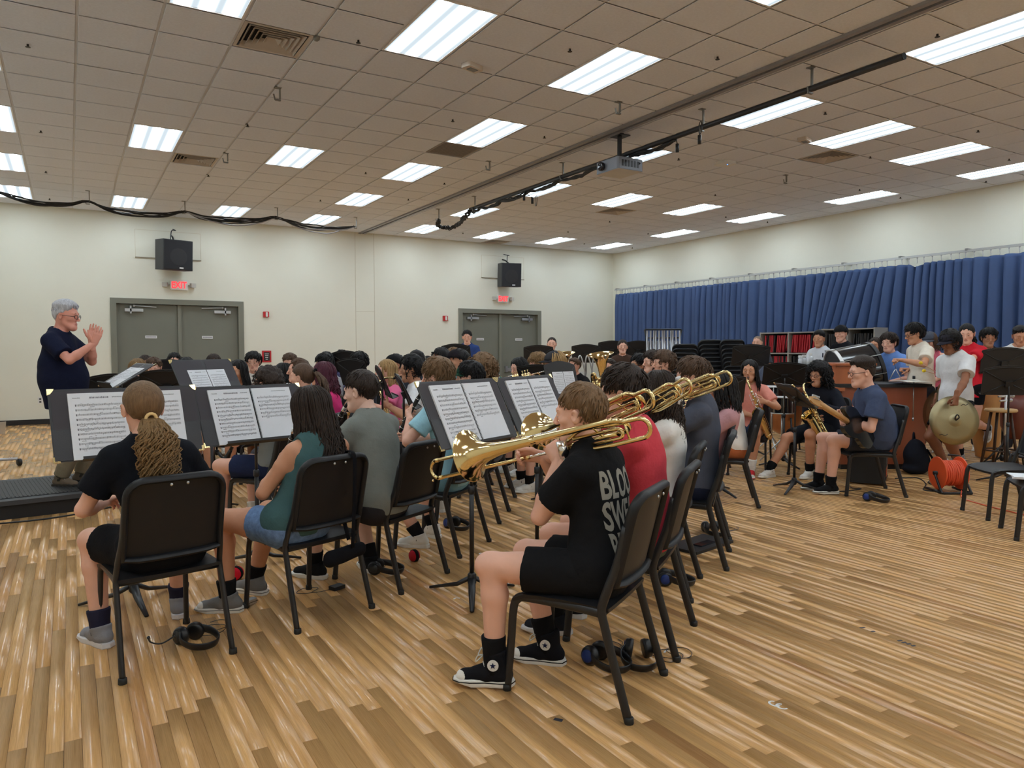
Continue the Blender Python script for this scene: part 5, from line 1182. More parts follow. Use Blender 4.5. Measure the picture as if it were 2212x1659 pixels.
# ---- conductor
seatdirA = nrm((-0.19, 0.98, 0))[:2]; dirB = nrm((-0.325, 0.946, 0))[:2]; dirC = nrm((-0.494, 0.869, 0))[:2]; dirD = nrm((-0.52, 0.854, 0))[:2]; dirE = nrm((-0.587, 0.81, 0))[:2]; dirF = nrm((-0.62, 0.785, 0))[:2]; dirG = nrm((-0.65, 0.76, 0))[:2]; dirH = nrm((-0.72, 0.69, 0))[:2]; dirT = nrm((-0.81, 0.586, 0))[:2]
POD = 0.16
cf = nrm((0.90, -0.43, 0))[:2]
hR = atd(203, 742, 6.80); hL = atd(198, 737, 7.0)
up_l = nrm(V3(0.35, -0.1, 0.92))
cond = standing('grey-haired conductor in navy polo and khaki trousers clapping on the podium', 143, 684, 6.93, cf, z0=POD, hip=atz(150, 1046, POD), look=(0.0, 0.10), skin='pink', hair=('fade', 'grey'), shirt=((18, 22, 42), 'short', 0.02, 0.16), pants=((112, 102, 84), 'long'), shoes=('low', ((96, 84, 72), (40, 36, 32))), socks=(60, 56, 50), build=1.38, hs=1.08, vox=0.0115, glasses=(40, 30, 30), handpose=('flat', 'flat'), sleeve_len=0.72,
    hands={'R': (hR, up_l, V3(-0.3, 0.9, 0.1), 'world'), 'L': (hL, nrm(V3(0.15, 0.05, 0.95)), V3(0.3, -0.9, 0.1), 'world')}, elbows={'R': (0.5, 0.1, -1), 'L': (-0.5, 0.1, -1)}, feet={'L': (-0.11, 0.06, 0.09, 0.15), 'R': (0.11, -0.02, 0.09, -0.15)})
# ---- nearest row
pA = seated('person in black t-shirt with curly blonde ponytail seen from behind', 308, 884, 3.46, seatdirA, chair_xy=(0.34, 3.845), skin='fair', hair=('pony', 'ltbrown', 0.30, -0.035, 0.02, 'dkblonde'), shirt=((16, 18, 24), 'short', 0.018), pants=((16, 17, 22), 'short'), shoes=('low', ((116, 116, 122), (214, 212, 216))), socks=(34, 34, 52), sex='f', vox=0.009, hands={'L': ((-0.17, 0.30, 0.70), None, None), 'R': ((0.12, 0.32, 0.72), None, None)}, feet={'L': (-0.20, 0.33, 0.09, 0.25), 'R': (0.22, 0.50, 0.09, -0.35)}, chair_label='black music chair under the person with curly blonde ponytail')
pB = seated('person in teal sleeveless top and denim shorts with long dark wavy hair', 668, 888, 4.05, dirB, chair_xy=(1.087, 4.045), hipside=-0.10, look=(0.35, 0.15), skin='tan', hair=('longwavy', 'dkbrown', 0.47, 0.09), shirt=((56, 82, 84), 'none'), pants=((92, 116, 152), 'hot', 1), shoes=('low', ((104, 104, 104), (226, 224, 218))), socks=(20, 20, 22), sex='f', vox=0.009, handpose=('hold', 'hold'), hands=pose_clarinet('B', 0.42), feet={'L': (-0.20, 0.36, 0.09, 0.7), 'R': (0.06, 0.52, 0.09, 0.3)}, chair_label='black music chair with a strap hung from it under the person in teal')
clarinet('black clarinet held by the person in the teal top', INST['B'])
pC = seated('person in heathered grey t-shirt playing clarinet', 778, 848, 4.62, dirC, chair_xy=(1.70, 4.35), hipside=-0.15, look=(0.25, 0.12), skin='pale', hair=('short', 'dkbrown'), shirt=((108, 112, 108), 'short', 0.018), pants=((40, 40, 44), 'short'), shoes=SHB, vox=0.009, hands=pose_clarinet('C', 0.62), feet={'L': (-0.1, 0.46, 0.09), 'R': (0.18, 0.25, 0.09, -0.5)}, chair_label='black music chair behind the person in the grey t-shirt')
clarinet('black clarinet played by the person in the grey t-shirt', INST['C'])
# ---- trombone row
def to_px(x, y, L, far=True): return lambda m: reach(m, x, y, L, far)-m
def from_px(x, y, L, far=False): return lambda m: m-reach(m, x, y, L, far)
pD = seated('person in black slogan t-shirt and black shorts playing the nearest trombone', 1250, 897, 3.18, dirD, chair_xy=(1.857, 2.50), look=(0.10, 0.10), skin='fair', hair=('short', 'ltbrown'), shirt=((18, 18, 20), 'short', 0.02), pants=((18, 18, 20), 'short'), shoes=('high', ((20, 20, 24), (228, 226, 222))), socks=(18, 18, 20), vox=0.008, hs=1.0, hands=pose_trombone('D', to_px(922, 1000, 0.78), 0.06, 0.0), handpose=('grip', 'hold'), elbows={'L': (-0.55, -0.1, -1), 'R': (0.6, -0.1, -1)}, feet={'L': (-0.20, 0.40, 0.10, 0.35), 'R': (0.12, 0.30, 0.09, 0.2)}, shorts_len=0.66, chair_label='black music chair under the person in the black slogan t-shirt')
trombone('brass trombone with its bell beside the music stand, nearest the black slogan t-shirt', INST['D'][0], INST['D'][1])
pE = seated('person in red t-shirt playing trombone', 1342, 853, 3.62, dirE, chair_xy=(2.383, 2.826), look=(0.10, 0.1), skin='fair', hair=('mop', 'dkbrown'), shirt=((176, 58, 68), 'short', 0.02), pants=((74, 80, 62), 'short'), shoes=('low', ((26, 28, 34), (210, 210, 212))), vox=0.009, hands=pose_trombone('E', from_px(1440, 818, 0.48), 0.10), handpose=('grip', 'hold'), elbows={'L': (-0.55, -0.1, -1), 'R': (0.6, -0.1, -1)}, chair_label='black music chair under the person in the red t-shirt')
trombone('brass trombone held over the shoulder of the red t-shirt', INST['E'][0], INST['E'][1])
pF = seated('person in white knit top with a white bow in long brown hair', 1418, 850, 4.4, dirF, chair_xy=(2.99, 3.37), look=(0.0, 0.1), skin='fair', hair=('longwavy', 'dkbrown', 0.30, 0.02), shirt=((206, 204, 200), 'long', 0.014), pants=((150, 150, 152), 'long'), shoes=('low', ((92, 92, 84), (120, 116, 100))), sex='f', vox=0.0115, hands=pose_trombone('F', from_px(1508, 797, 0.48), 0.05), handpose=('grip', 'hold'), feet={'L': (-0.12, 0.42, 0.09), 'R': (0.16, 0.38, 0.09)}, chair_label='black music chair under the person with the white bow')
trombone('brass trombone held by the person with the white bow', INST['F'][0], INST['F'][1])
pG = seated('person in slate t-shirt playing trombone', 1493, 818, 4.95, dirG, chair_xy=(3.61, 3.69), look=(0.15, 0.1), skin='fair', hair=('mop', 'brown'), shirt=((66, 70, 82), 'short', 0.018), pants=((24, 30, 48), 'long'), vox=0.0115, hands=pose_trombone('G', from_px(1598, 782, 0.50), 0.05), handpose=('grip', 'hold'), chair_label='black music chair under the person in the slate t-shirt')
trombone('brass trombone pointing past the slate t-shirt', INST['G'][0], INST['G'][1])
pH = seated('person in dusty pink long-sleeved top', 1556, 842, 5.7, dirH, chair_xy=(4.18, 4.22), look=(0.0, 0.1), skin='tan', hair=('long', 'black', 0.2), shirt=((158, 118, 122), 'long', 0.014), pants=((70, 60, 60), 'long'), sex='f', vox=0.0125, hands=pose_trumpet('H', 0.3), chair_label='black music chair under the person in dusty pink')
trumpet('brass trumpet held by the person in dusty pink', INST['H'])
pI = seated('person in white top and rust trousers behind the dusty pink top', 1562, 838, 6.9, dirH, skin='fair', hair=('long', 'brown', 0.2), shirt=((214, 206, 198), 'long'), pants=((150, 84, 50), 'long'), sex='f', vox=0.0145, hands=pose_trumpet('I', 0.3), chair_label='black music chair under the person in rust trousers')
trumpet('brass trumpet held by the person in rust trousers', INST['I'])
# ---- second rows around the podium
rows = [
 ('person with curly dark hair and navy shorts', 577, 832, 5.9, None, dict(skin='fair', hair=('curlyshort', 'dkbrown'), shirt=((112, 116, 116), 'short'), pants=((30, 38, 66), 'short'), shoes=SHW, socks=(215, 215, 212), vox=0.0105, look=(0.15, 0.1), feet={'L': (-0.18, 0.40, 0.09), 'R': (0.1, 0.36, 0.09)}), 'clarinet', 'black clarinet held by the person with curly dark hair'),
 ('person in white top with long brown ponytail', 652, 817, 6.5, None, dict(skin='fair', hair=('pony', 'brown', 0.34, 0.06, 0.008), shirt=((222, 220, 214), 'short'), pants=((60, 60, 66), 'long'), sex='f', vox=0.012), 'flute', 'silver flute played by the person with the brown ponytail'),
 ('person in hot pink top with burgundy hair', 695, 812, 7.1, None, dict(skin='tan', hair=('longwavy', 'magenta', 0.22), shirt=((226, 62, 128), 'short'), pants=((40, 40, 46), 'long'), sex='f', vox=0.0125), 'flute', 'silver flute played by the person with burgundy hair'),
 ('person in light blue t-shirt with tousled brown hair playing clarinet', 942, 817, 5.35, None, dict(skin='fair', hair=('wavy', 'ltbrown'), shirt=((150, 196, 212), 'short'), pants=((110, 150, 165), 'short'), shoes=SHW, vox=0.0105, look=(0.2, 0.1), feet={'L': (-0.1, 0.2, 0.09), 'R': (0.2, 0.25, 0.09, -0.4)}), 'clarinet', 'black clarinet played by the person in light blue'),
 ('person in green cap and dark floral shirt playing clarinet', 1012, 817, 6.3, None, dict(skin='fair', hair=('mop', 'black'), cap=((30, 62, 48), 1), shirt=((34, 36, 70), 'short'), pants=((50, 50, 52), 'long'), vox=0.0115, look=(0.2, 0.05)), 'clarinet', 'black clarinet played by the person in the green cap'),
 ('person with big curly light brown hair in white', 1040, 800, 7.3, None, dict(skin='fair', hair=('curlylong', 'ltbrown'), shirt=((216, 218, 222), 'short'), pants=((60, 60, 66), 'long'), sex='f', vox=0.0135), 'clarinet', 'black clarinet held by the person with big curly hair'),
 ('person in white shirt with black neck strap playing saxophone', 887, 799, 7.2, None, dict(skin='tan', hair=('wavy', 'black'), shirt=((214, 214, 216), 'short', 0.02), pants=((40, 40, 44), 'long'), vox=0.012, look=(0.1, 0.05)), 'sax', 'brass saxophone on a black neck strap'),
 ('person in pink top with straight blonde hair', 833, 803, 8.0, None, dict(skin='fair', hair=('long', 'blonde', 0.2), shirt=((226, 110, 150), 'short'), pants=((90, 100, 120), 'long'), sex='f', vox=0.014), 'sax', 'brass saxophone held by the person in the pink top'),
 ('person with thick black hair behind the double music stand', 775, 786, 9.3, (-0.95, -0.25), dict(skin='tan', hair=('mop', 'black'), shirt=((70, 72, 80), 'short'), vox=0.015, look=(0, 0.25)), None, None),
 ('person with dark fringe in front of a taller dark head', 699, 789, 9.4, (-0.9, -0.4), dict(skin='fair', hair=('mop', 'black'), shirt=((150, 152, 158), 'short'), vox=0.015, look=(-0.5, 0.2)), None, None),
 ('person with dark hair just behind the dark fringe', 704, 782, 10.3, (-0.8, -0.6), dict(skin='tan', hair=('short', 'black'), shirt=((60, 62, 90), 'short'), vox=0.015, look=(-0.4, 0.2)), None, None),
 ('person in backwards black cap behind the double music stand', 738, 776, 11.2, (-0.75, -0.65), dict(skin='tan', hair=('short', 'black'), cap=((20, 20, 22), -1), shirt=((40, 40, 44), 'short'), vox=0.015, look=(0, 0.3)), None, None),
 ('person with short brown hair behind the flutes', 626, 785, 10.0, (-0.6, -0.8), dict(skin='fair', hair=('short', 'brown'), shirt=((120, 50, 50), 'short'), vox=0.015, look=(0, 0.4)), None, None),
 ('person with dark hair and glasses playing flute', 609, 809, 8.5, (-0.95, -0.1), dict(skin='tan', hair=('long', 'black', 0.16), shirt=((28, 28, 32), 'short'), sex='f', glasses=(20, 20, 20), vox=0.015), 'flute', 'silver flute played by the person with glasses in the flute row'),
 ('person in pale shirt with parted black hair beside the red wall sign', 547, 783, 10.0, (-0.35, -0.94), dict(skin='fair', hair=('mop', 'black'), shirt=((206, 202, 194), 'short'), vox=0.0145, look=(0, 0.15)), None, None),
 ('person with brown hair behind the brown ponytail', 643, 802, 7.9, (-0.9, 0.1), dict(skin='fair', hair=('short', 'brown'), shirt=((90, 100, 120), 'short'), vox=0.015), None, None),
 ('person in black top with long dark hair playing flute', 513, 804, 8.1, (-0.75, -0.65), dict(skin='tan', hair=('long', 'black', 0.26), shirt=((16, 16, 20), 'none'), sex='f', vox=0.0135, look=(0.0, 0.1)), 'flute', 'silver flute played by the person in the black top'),
 ('person with long dark hair parted in the middle in front of the door', 462, 785, 10.5, (-0.2, -1), dict(skin='fair', hair=('long', 'dkbrown', 0.14), shirt=((50, 50, 56), 'short'), vox=0.0145, look=(0, 0.25)), None, None),
 ('person with long black hair playing flute beside the folder on the stand', 403, 798, 8.2, (-0.3, -0.95), dict(skin='tan', hair=('long', 'black', 0.24), shirt=((30, 32, 40), 'short'), sex='f', vox=0.0125, look=(0.1, 0.2)), 'flute', 'silver flute played by the person with long black hair'),
 ('person with brown hair leaning behind the black-haired flautist', 433, 806, 9.2, (-0.4, -0.92), dict(skin='fair', hair=('long', 'brown', 0.15), shirt=((110, 90, 90), 'short'), sex='f', vox=0.015, look=(0, 0.2)), None, None),
 ('person with short black hair in front of the door mullion', 377, 783, 10.6, (-0.1, -1), dict(skin='fair', hair=('short', 'black'), shirt=((80, 84, 92), 'short'), vox=0.015, look=(0, 0.2)), None, None),
 ('person with short brown hair next to the blonde flautist', 332, 796, 9.2, (-0.2, -0.98), dict(skin='fair', hair=('short', 'brown'), shirt=((70, 70, 110), 'short'), vox=0.0135, look=(0, 0.3)), None, None),
 ('person with straight blonde hair looking down behind the podium stands', 297, 800, 8.6, (-0.3, -0.95), dict(skin='pale', hair=('long', 'dkblonde', 0.16), shirt=((140, 140, 150), 'short'), sex='f', vox=0.0125, look=(0.1, 0.3)), 'flute', 'silver flute held by the blonde person behind the podium stands'),
 ('person with dark hair hidden behind the straight blonde hair', 314, 789, 10.3, (-0.1, -1), dict(skin='tan', hair=('short', 'dkbrown'), shirt=((40, 60, 60), 'short'), vox=0.0155, look=(0, 0.2)), None, None),
 ('person with long black hair over the face playing a silver trumpet', 1121, 796, 9.0, (-0.95, 0.0), dict(skin='fair', hair=('long', 'black', 0.24), shirt=((24, 24, 28), 'short'), sex='f', vox=0.0135, look=(0, 0.25)), 'strumpet', 'silver trumpet held by the person with long black hair'),
 ('person with tousled blond hair playing trumpet', 1162, 789, 8.6, (-0.95, 0.05), dict(skin='fair', hair=('wavy', 'dkblonde'), shirt=((40, 44, 54), 'short'), vox=0.0135, look=(0, 0.25)), 'trumpet', 'brass trumpet played by the person with tousled blond hair'),
 ('person in black cap with long blond hair playing trumpet', 1197, 787, 7.6, (-0.93, 0.2), dict(skin='fair', hair=('longwavy', 'blonde', 0.13), cap=((48, 48, 52), 1, (34, 34, 38)), shirt=((130, 132, 136), 'short'), vox=0.012, look=(0, 0.1)), 'trumpet', 'brass trumpet played by the person in the black cap'),
 ('person in dark beanie behind the green cap', 990, 782, 7.9, None, dict(skin='tan', hair=('short', 'black'), cap=((28, 24, 28), -1), shirt=((60, 160, 180), 'short'), vox=0.014), 'clarinet', 'black clarinet held by the person in the dark beanie'),
 ('person with black afro hair holding a bassoon', 950, 779, 8.7, None, dict(skin='brown', hair=('curlyshort', 'black'), shirt=((50, 50, 56), 'short'), vox=0.0135), 'bassoon', 'dark bassoon rising beside the black afro hair'),
 ('person with short black hair beside the bassoon', 897, 780, 9.5, (-0.95, -0.1), dict(skin='tan', hair=('short', 'black'), shirt=((56, 60, 70), 'short'), vox=0.015), None, None),
 ('person in dark cap next to the straight blonde hair', 853, 790, 8.9, (-0.95, 0.0), dict(skin='tan', hair=('short', 'black'), cap=((24, 24, 26), -1), shirt=((44, 46, 52), 'short'), vox=0.015), None, None),
 ('person with light brown hair far behind the dark beanie', 978, 772, 10.3, (-0.9, -0.2), dict(skin='fair', hair=('short', 'ltbrown'), shirt=((90, 90, 96), 'short'), vox=0.0155), None, None),
 ('person with wavy brown hair behind the white bow', 1408, 784, 8.6, (-0.95, 0.25), dict(skin='fair', hair=('wavy', 'dkbrown'), shirt=((80, 84, 96), 'short'), vox=0.014), None, None),
 ('person with tousled brown hair behind the slate t-shirt', 1432, 787, 7.6, (-0.9, 0.35), dict(skin='fair', hair=('wavy', 'brown'), shirt=((98, 92, 88), 'short'), vox=0.0135), None, None),
 ('person with dark hair between the red t-shirt and the white bow', 1380, 790, 8.9, (-0.95, 0.2), dict(skin='tan', hair=('mop', 'black'), shirt=((60, 60, 70), 'short'), vox=0.0145), 'trumpet', 'brass trumpet held by the person between red t-shirt and white bow'),
 ('person in black shirt seated behind the first tuba', 1240, 792, 11.6, (-0.9, -0.3), dict(skin='fair', hair=('short', 'brown'), shirt=((26, 26, 30), 'short'), vox=0.015), 'tuba', 'brass tuba with upturned bell held behind the black cap'),
 ('person seated behind the second tuba in grey shirt', 1318, 795, 11.6, (-0.9, -0.3), dict(skin='fair', hair=('short', 'dkbrown'), shirt=((96, 98, 104), 'short'), vox=0.015), 'tuba2', 'brass tuba with upturned bell beside the music stand rack'),
]
for i, (lab, x, y, d, fc, kw, ins, il) in enumerate(rows):
    key = 'r%d' % i
    if ins == 'clarinet': kw['hands'] = pose_clarinet(key, 0.55)
    elif ins == 'flute': kw['hands'] = pose_flute(key)
    elif ins in ('trumpet', 'strumpet'): kw['hands'] = pose_trumpet(key, 0.22)
    elif ins == 'sax': kw['hands'] = pose_sax(key)
    elif ins in ('tuba', 'tuba2'): kw['hands'] = {'L': ((-0.18, 0.30, 0.95), None, None), 'R': ((0.16, 0.30, 0.92), None, None)}
    elif ins == 'bassoon': kw['hands'] = {'L': ((-0.12, 0.30, 0.95), None, None), 'R': ((0.22, 0.10, 0.70), None, None)}
    inf = seated(lab, x, y, d, fc, **kw)
    if ins == 'clarinet': clarinet(il, INST[key])
    elif ins == 'flute': flute(il, INST[key])
    elif ins in ('trumpet', 'strumpet'): trumpet(il, INST[key], ins == 'strumpet')
    elif ins == 'sax': saxophone(il, INST[key])
    elif ins in ('tuba', 'tuba2'):
        bell = atd(1213 if ins == 'tuba' else 1297, 765, 11.3); tuba(il, mtx(inf['Rw']@rotx(-0.22), bell-(inf['Rw']@rotx(-0.22))@V3(0, 0, 0.815)))
    elif ins == 'bassoon':
        tp = atd(924, 770, 8.55); R = inf['Rw']@roty(0.42)@rotx(0.1); bassoon(il, mtx(R, tp-R@V3(0, 0, 0.74)))
# ---- right side: saxophones and guitar
pS = seated('person in pink t-shirt and denim shorts playing saxophone', 1619, 802, 8.5, (-0.80, -0.60), skin='tan', hair=('long', 'black', 0.26), shirt=((222, 146, 132), 'short', 0.012), pants=((44, 56, 78), 'hot', 1), shoes=('high', ((168, 40, 44), (226, 220, 210))), socks=(225, 225, 220), sex='f', vox=0.011, hands=pose_sax('S', -0.3, 0.35), feet={'L': (-0.05, 0.40, 0.09, 0.1), 'R': (0.30, 0.30, 0.09, 0)}, look=(-0.1, 0.05), chair_label='black music chair under the saxophonist in the pink t-shirt')
saxophone('tenor saxophone with silver keys held by the person in the pink t-shirt', INST['S'], 1.1, True)
pT = seated('person in black zip jacket with long curly black hair playing saxophone', 1768, 812, 8.35, (-0.93, -0.05), skin='tan', hair=('curlylong', 'black'), glasses=(150, 150, 155), shirt=((24, 25, 32), 'long', 0.022), pants=((22, 23, 28), 'short'), shoes=('low', ((222, 220, 214), (232, 228, 216))), socks=(16, 16, 18), vox=0.0105, hands=pose_sax('T', -0.25, 0.35), feet={'L': (-0.08, 0.36, 0.09, 0.1), 'R': (0.22, 0.66, 0.09, 0)}, look=(0.0, 0.05), shorts_len=0.85, chair_label='black music chair under the person with long curly black hair')
saxophone('brass saxophone played by the person with long curly black hair', INST['T'], 1.05)
pU = seated('person in navy t-shirt and dark glasses playing electric guitar', 1862, 806, 7.12, dirT, chair_xy=(6.80, 4.44), skin='fair', hair=('fade', 'dkbrown'), glasses=(18, 18, 20), shirt=((58, 68, 92), 'short', 0.028), pants=((44, 46, 54), 'short'), shoes=('low', ((22, 22, 24), (220, 218, 210))), socks=(16, 16, 18), build=1.34, hs=1.14, height=1.05, vox=0.010, look=(0.0, 0.12), handpose=('grip', 'hold'), hands={'L': ((-0.21, 0.36, 0.76), (0.75, 0.35, 0.35), (0.3, -0.2, 0.9)), 'R': ((0.18, 0.26, 0.72), (-0.9, 0.3, -0.2), (0, -0.9, 0))}, elbows={'L': (-0.8, -0.6, -0.6), 'R': (0.9, -0.3, -0.4)}, feet={'L': (-0.12, 0.46, 0.10, 0.15), 'R': (0.13, 0.50, 0.09, 0.1)}, shorts_len=0.72, chair_label='black music chair under the guitarist in the navy t-shirt')
# ---- percussionists (standing)
LEFT = nrm((-0.86, 0.5, 0))[:2]
standing('person in blue t-shirt standing behind the wooden cabinet', 1920, 742, 9.95, (-0.95, 0.0), skin='fair', hair=('mop', 'dkbrown'), shirt=((106, 142, 206), 'short', 0.022, 0.14), pants=((40, 40, 46), 'long'), vox=0.0115, hands={'L': ((-0.15, 0.30, 1.0), None, None), 'R': ((0.15, 0.33, 1.02), None, None)}, look=(0.1, 0.1))
standing('person with long dark hair looking past the blue t-shirt', 1891, 747, 11.6, (-0.9, -0.35), skin='tan', hair=('long', 'dkbrown', 0.22), shirt=((206, 206, 204), 'short'), pants=((50, 54, 70), 'long'), sex='f', vox=0.0125, look=(-0.2, 0.05))
tri = atd(1928, 790, 8.1)
pTri = standing('person in cream t-shirt and glasses striking a triangle', 1974, 723, 9.35, LEFT, skin='tan', hair=('mop', 'black'), glasses=(24, 24, 26), shirt=((214, 206, 192), 'short', 0.024, 0.22), pants=((26, 26, 30), 'short'), socks=(225, 225, 222), shoes=SHG, vox=0.0105, handpose=('grip', 'grip'), look=(0.0, 0.25), hands={'L': (atd(1948, 778, 9.1), nrm(V3(-0.9, 0.4, 0.1)), V3(0, 0, -1), 'world'), 'R': (atd(1962, 798, 9.45), nrm(V3(-0.9, 0.5, 0.1)), V3(0, 0, -1), 'world')}, elbows={'L': (-0.7, -0.6, -0.5), 'R': (0.7, -0.6, -0.5)})
pCym = standing('person in white t-shirt and dark cap holding hand cymbals', 2052, 741, 8.25, nrm((-0.95, 0.25, 0))[:2], skin='brown', hair=('curlyshort', 'black'), cap=((38, 36, 44), 1), shirt=((214, 214, 216), 'short', 0.026, 0.22), pants=((26, 26, 30), 'short'), shoes=('low', ((150, 148, 144), (210, 208, 204))), socks=(200, 200, 198), vox=0.0105, handpose=('grip', 'grip'), look=(0.1, 0.35), hands={'L': (atd(2060, 872, 7.84), nrm(V3(-0.1, 0.05, -1)), V3(0.2, 1, 0), 'world'), 'R': (atd(2022, 862, 8.5), nrm(V3(-0.1, 0.05, -1)), V3(0.2, 1, 0), 'world')}, elbows={'L': (-0.4, -1, 0), 'R': (0.4, -1, 0)})
pRed = standing('person in red and black t-shirt with long dark ponytail holding mallets', 2088, 722, 9.2, nrm((-0.9, -0.1, 0))[:2], skin='fair', hair=('pony', 'black', 0.30, 0.03, 0.012), shirt=((186, 34, 48), 'short', 0.02, 0.1), pants=((16, 16, 20), 'hot'), shoes=('low', ((140, 140, 142), (224, 224, 222))), sex='f', vox=0.011, handpose=('grip', 'grip'), look=(0.25, 0.25), hands={'L': (atd(2040, 806, 8.85), nrm(V3(-0.9, 0.3, 0.1)), V3(0, 0, -1), 'world'), 'R': (atd(2034, 801, 9.05), nrm(V3(-0.9, 0.3, 0.1)), V3(0, 0, -1), 'world')}, feet={'L': (-0.08, -0.40, 0.42, 0.0, -1.1), 'R': (0.08, 0.0, 0.09)}, knees={'L': (0, 1, 0.1), 'R': (0, 1, 0)})
standing('person in grey cap and pink tank top between the percussionists', 2007, 738, 10.2, nrm((-0.9, -0.2, 0))[:2], skin='fair', hair=('long', 'brown', 0.15), cap=((66, 70, 80), 1), shirt=((186, 92, 110), 'none'), pants=((26, 26, 30), 'long'), sex='f', vox=0.0125, look=(0, 0.3))
standing('person with shaggy black hair in navy t-shirt by the curtain', 2136, 731, 10.2, nrm((-0.8, -0.55, 0))[:2], skin='olive', hair=('mop', 'black'), shirt=((30, 34, 48), 'short'), pants=((40, 40, 46), 'long'), vox=0.0115, look=(0.1, 0.15))
standing('person in pale t-shirt with cropped black hair behind the tall stand', 2203, 727, 9.9, nrm((-0.8, -0.5, 0))[:2], skin='tan', hair=('fade', 'black'), shirt=((206, 208, 206), 'short'), pants=((40, 40, 46), 'long'), vox=0.0115, look=(0.1, 0.3))
pPolo = standing('person in white polo with a number looking left beside the folder shelf', 1769, 733, 11.7, nrm((-0.9, 0.0, 0))[:2], skin='tan', hair=('fade', 'black'), shirt=((206, 212, 220), 'short', 0.02, 0.16), pants=((40, 44, 60), 'long'), vox=0.0125, look=(0.25, 0.1))
standing('person in black cap and black shirt looking left beside the white polo', 1816, 722, 11.4, nrm((-0.95, 0.1, 0))[:2], skin='fair', hair=('short', 'black'), cap=((26, 26, 28), -1), shirt=((22, 22, 26), 'short'), pants=((30, 30, 34), 'long'), vox=0.0125, look=(0.25, 0.1))
standing('person in navy t-shirt standing in front of the far double door', 1009, 729, 14.0, nrm((-0.5, -0.85, 0))[:2], skin='fair', hair=('short', 'black'), shirt=((40, 58, 104), 'short'), pants=((50, 54, 66), 'long'), vox=0.0145, look=(0, 0.2))
standing('person with dark tied-back hair standing by the pale wall', 1192, 744, 13.6, nrm((-0.6, -0.8, 0))[:2], skin='fair', hair=('bun', 'dkbrown'), shirt=((70, 74, 84), 'short'), pants=((40, 40, 50), 'long'), sex='f', vox=0.0145, height=0.95)
standing('person in brown top with tied dark hair near the curtain corner', 1345, 750, 12.9, nrm((-0.7, -0.7, 0))[:2], skin='fair', hair=('pony', 'dkbrown', 0.2), shirt=((66, 50, 42), 'short'), pants=((40, 40, 50), 'long'), sex='f', vox=0.0145, height=0.92, look=(0.2, 0))
standing('bald person beside the shelf of red folders', 1636, 741, 13.6, nrm((-0.85, -0.4, 0))[:2], skin='fair', hair=('buzz', 'bald'), shirt=((60, 60, 66), 'short'), pants=((50, 50, 56), 'long'), vox=0.0145, height=0.95)
print('people done', len(PEOPLE), round(time.time()-T0, 1))
# ---- music stands
def full(label, S, fl, bk, dx=0.0, w=0.38, h=0.40, scale=1.0, lift=0.012, thin=False, bdz=0.003):
    o, R, t = S; folder(fl, R, t, w, h, dx); booklet(bk, R, t, lift, scale, dx, thin, bdz)
S1 = stand_px('black music stand in front of the person with the curly ponytail', 280, 935, 4.13, seatdirA, 20, 0.0, 1.0); full('', S1, 'open black folder with brass corners before the curly ponytail', 'open spiral-bound music booklet before the curly ponytail')
S2 = stand_px('black music stand in front of the person in teal', 552, 915, 4.85, nrm((-0.30, 0.95, 0))[:2], 24, 0.0, 0.3); full('', S2, 'open black folder with brass corners before the teal top', 'open spiral-bound music booklet before the teal top')
S3 = stand_px('black music stand in front of the person with curly dark hair', 455, 838, 6.5, nrm((-0.66, 0.75, 0))[:2], 26); full('', S3, 'open black folder beyond the teal player\'s stand', 'two white music sheets in the folder beyond the teal player\'s stand', thin=True, scale=0.8)
S4 = stand_px('black music stand behind the nearest trombone bell', 1018, 915, 4.25, nrm((-0.44, 0.9, 0))[:2], 26, 0.0, 2.2); full('', S4, 'open black folder behind the nearest trombone bell', 'open spiral-bound music booklet behind the nearest trombone bell')
S5 = stand_px('black music stand in front of the red t-shirt', 1160, 893, 4.95, nrm((-0.48, 0.88, 0))[:2], 26); full('', S5, 'open black folder in front of the red t-shirt', 'open spiral-bound music booklet in front of the red t-shirt')
S6 = stand_px('conductor\'s black music stand beside the podium, nearly flat', 262, 836, 6.85, nrm((0.95, 0.16, 0))[:2], 58); full('', S6, 'open black folder on the conductor\'s stand', 'open white score on the conductor\'s stand', thin=True, scale=0.85, w=0.34)
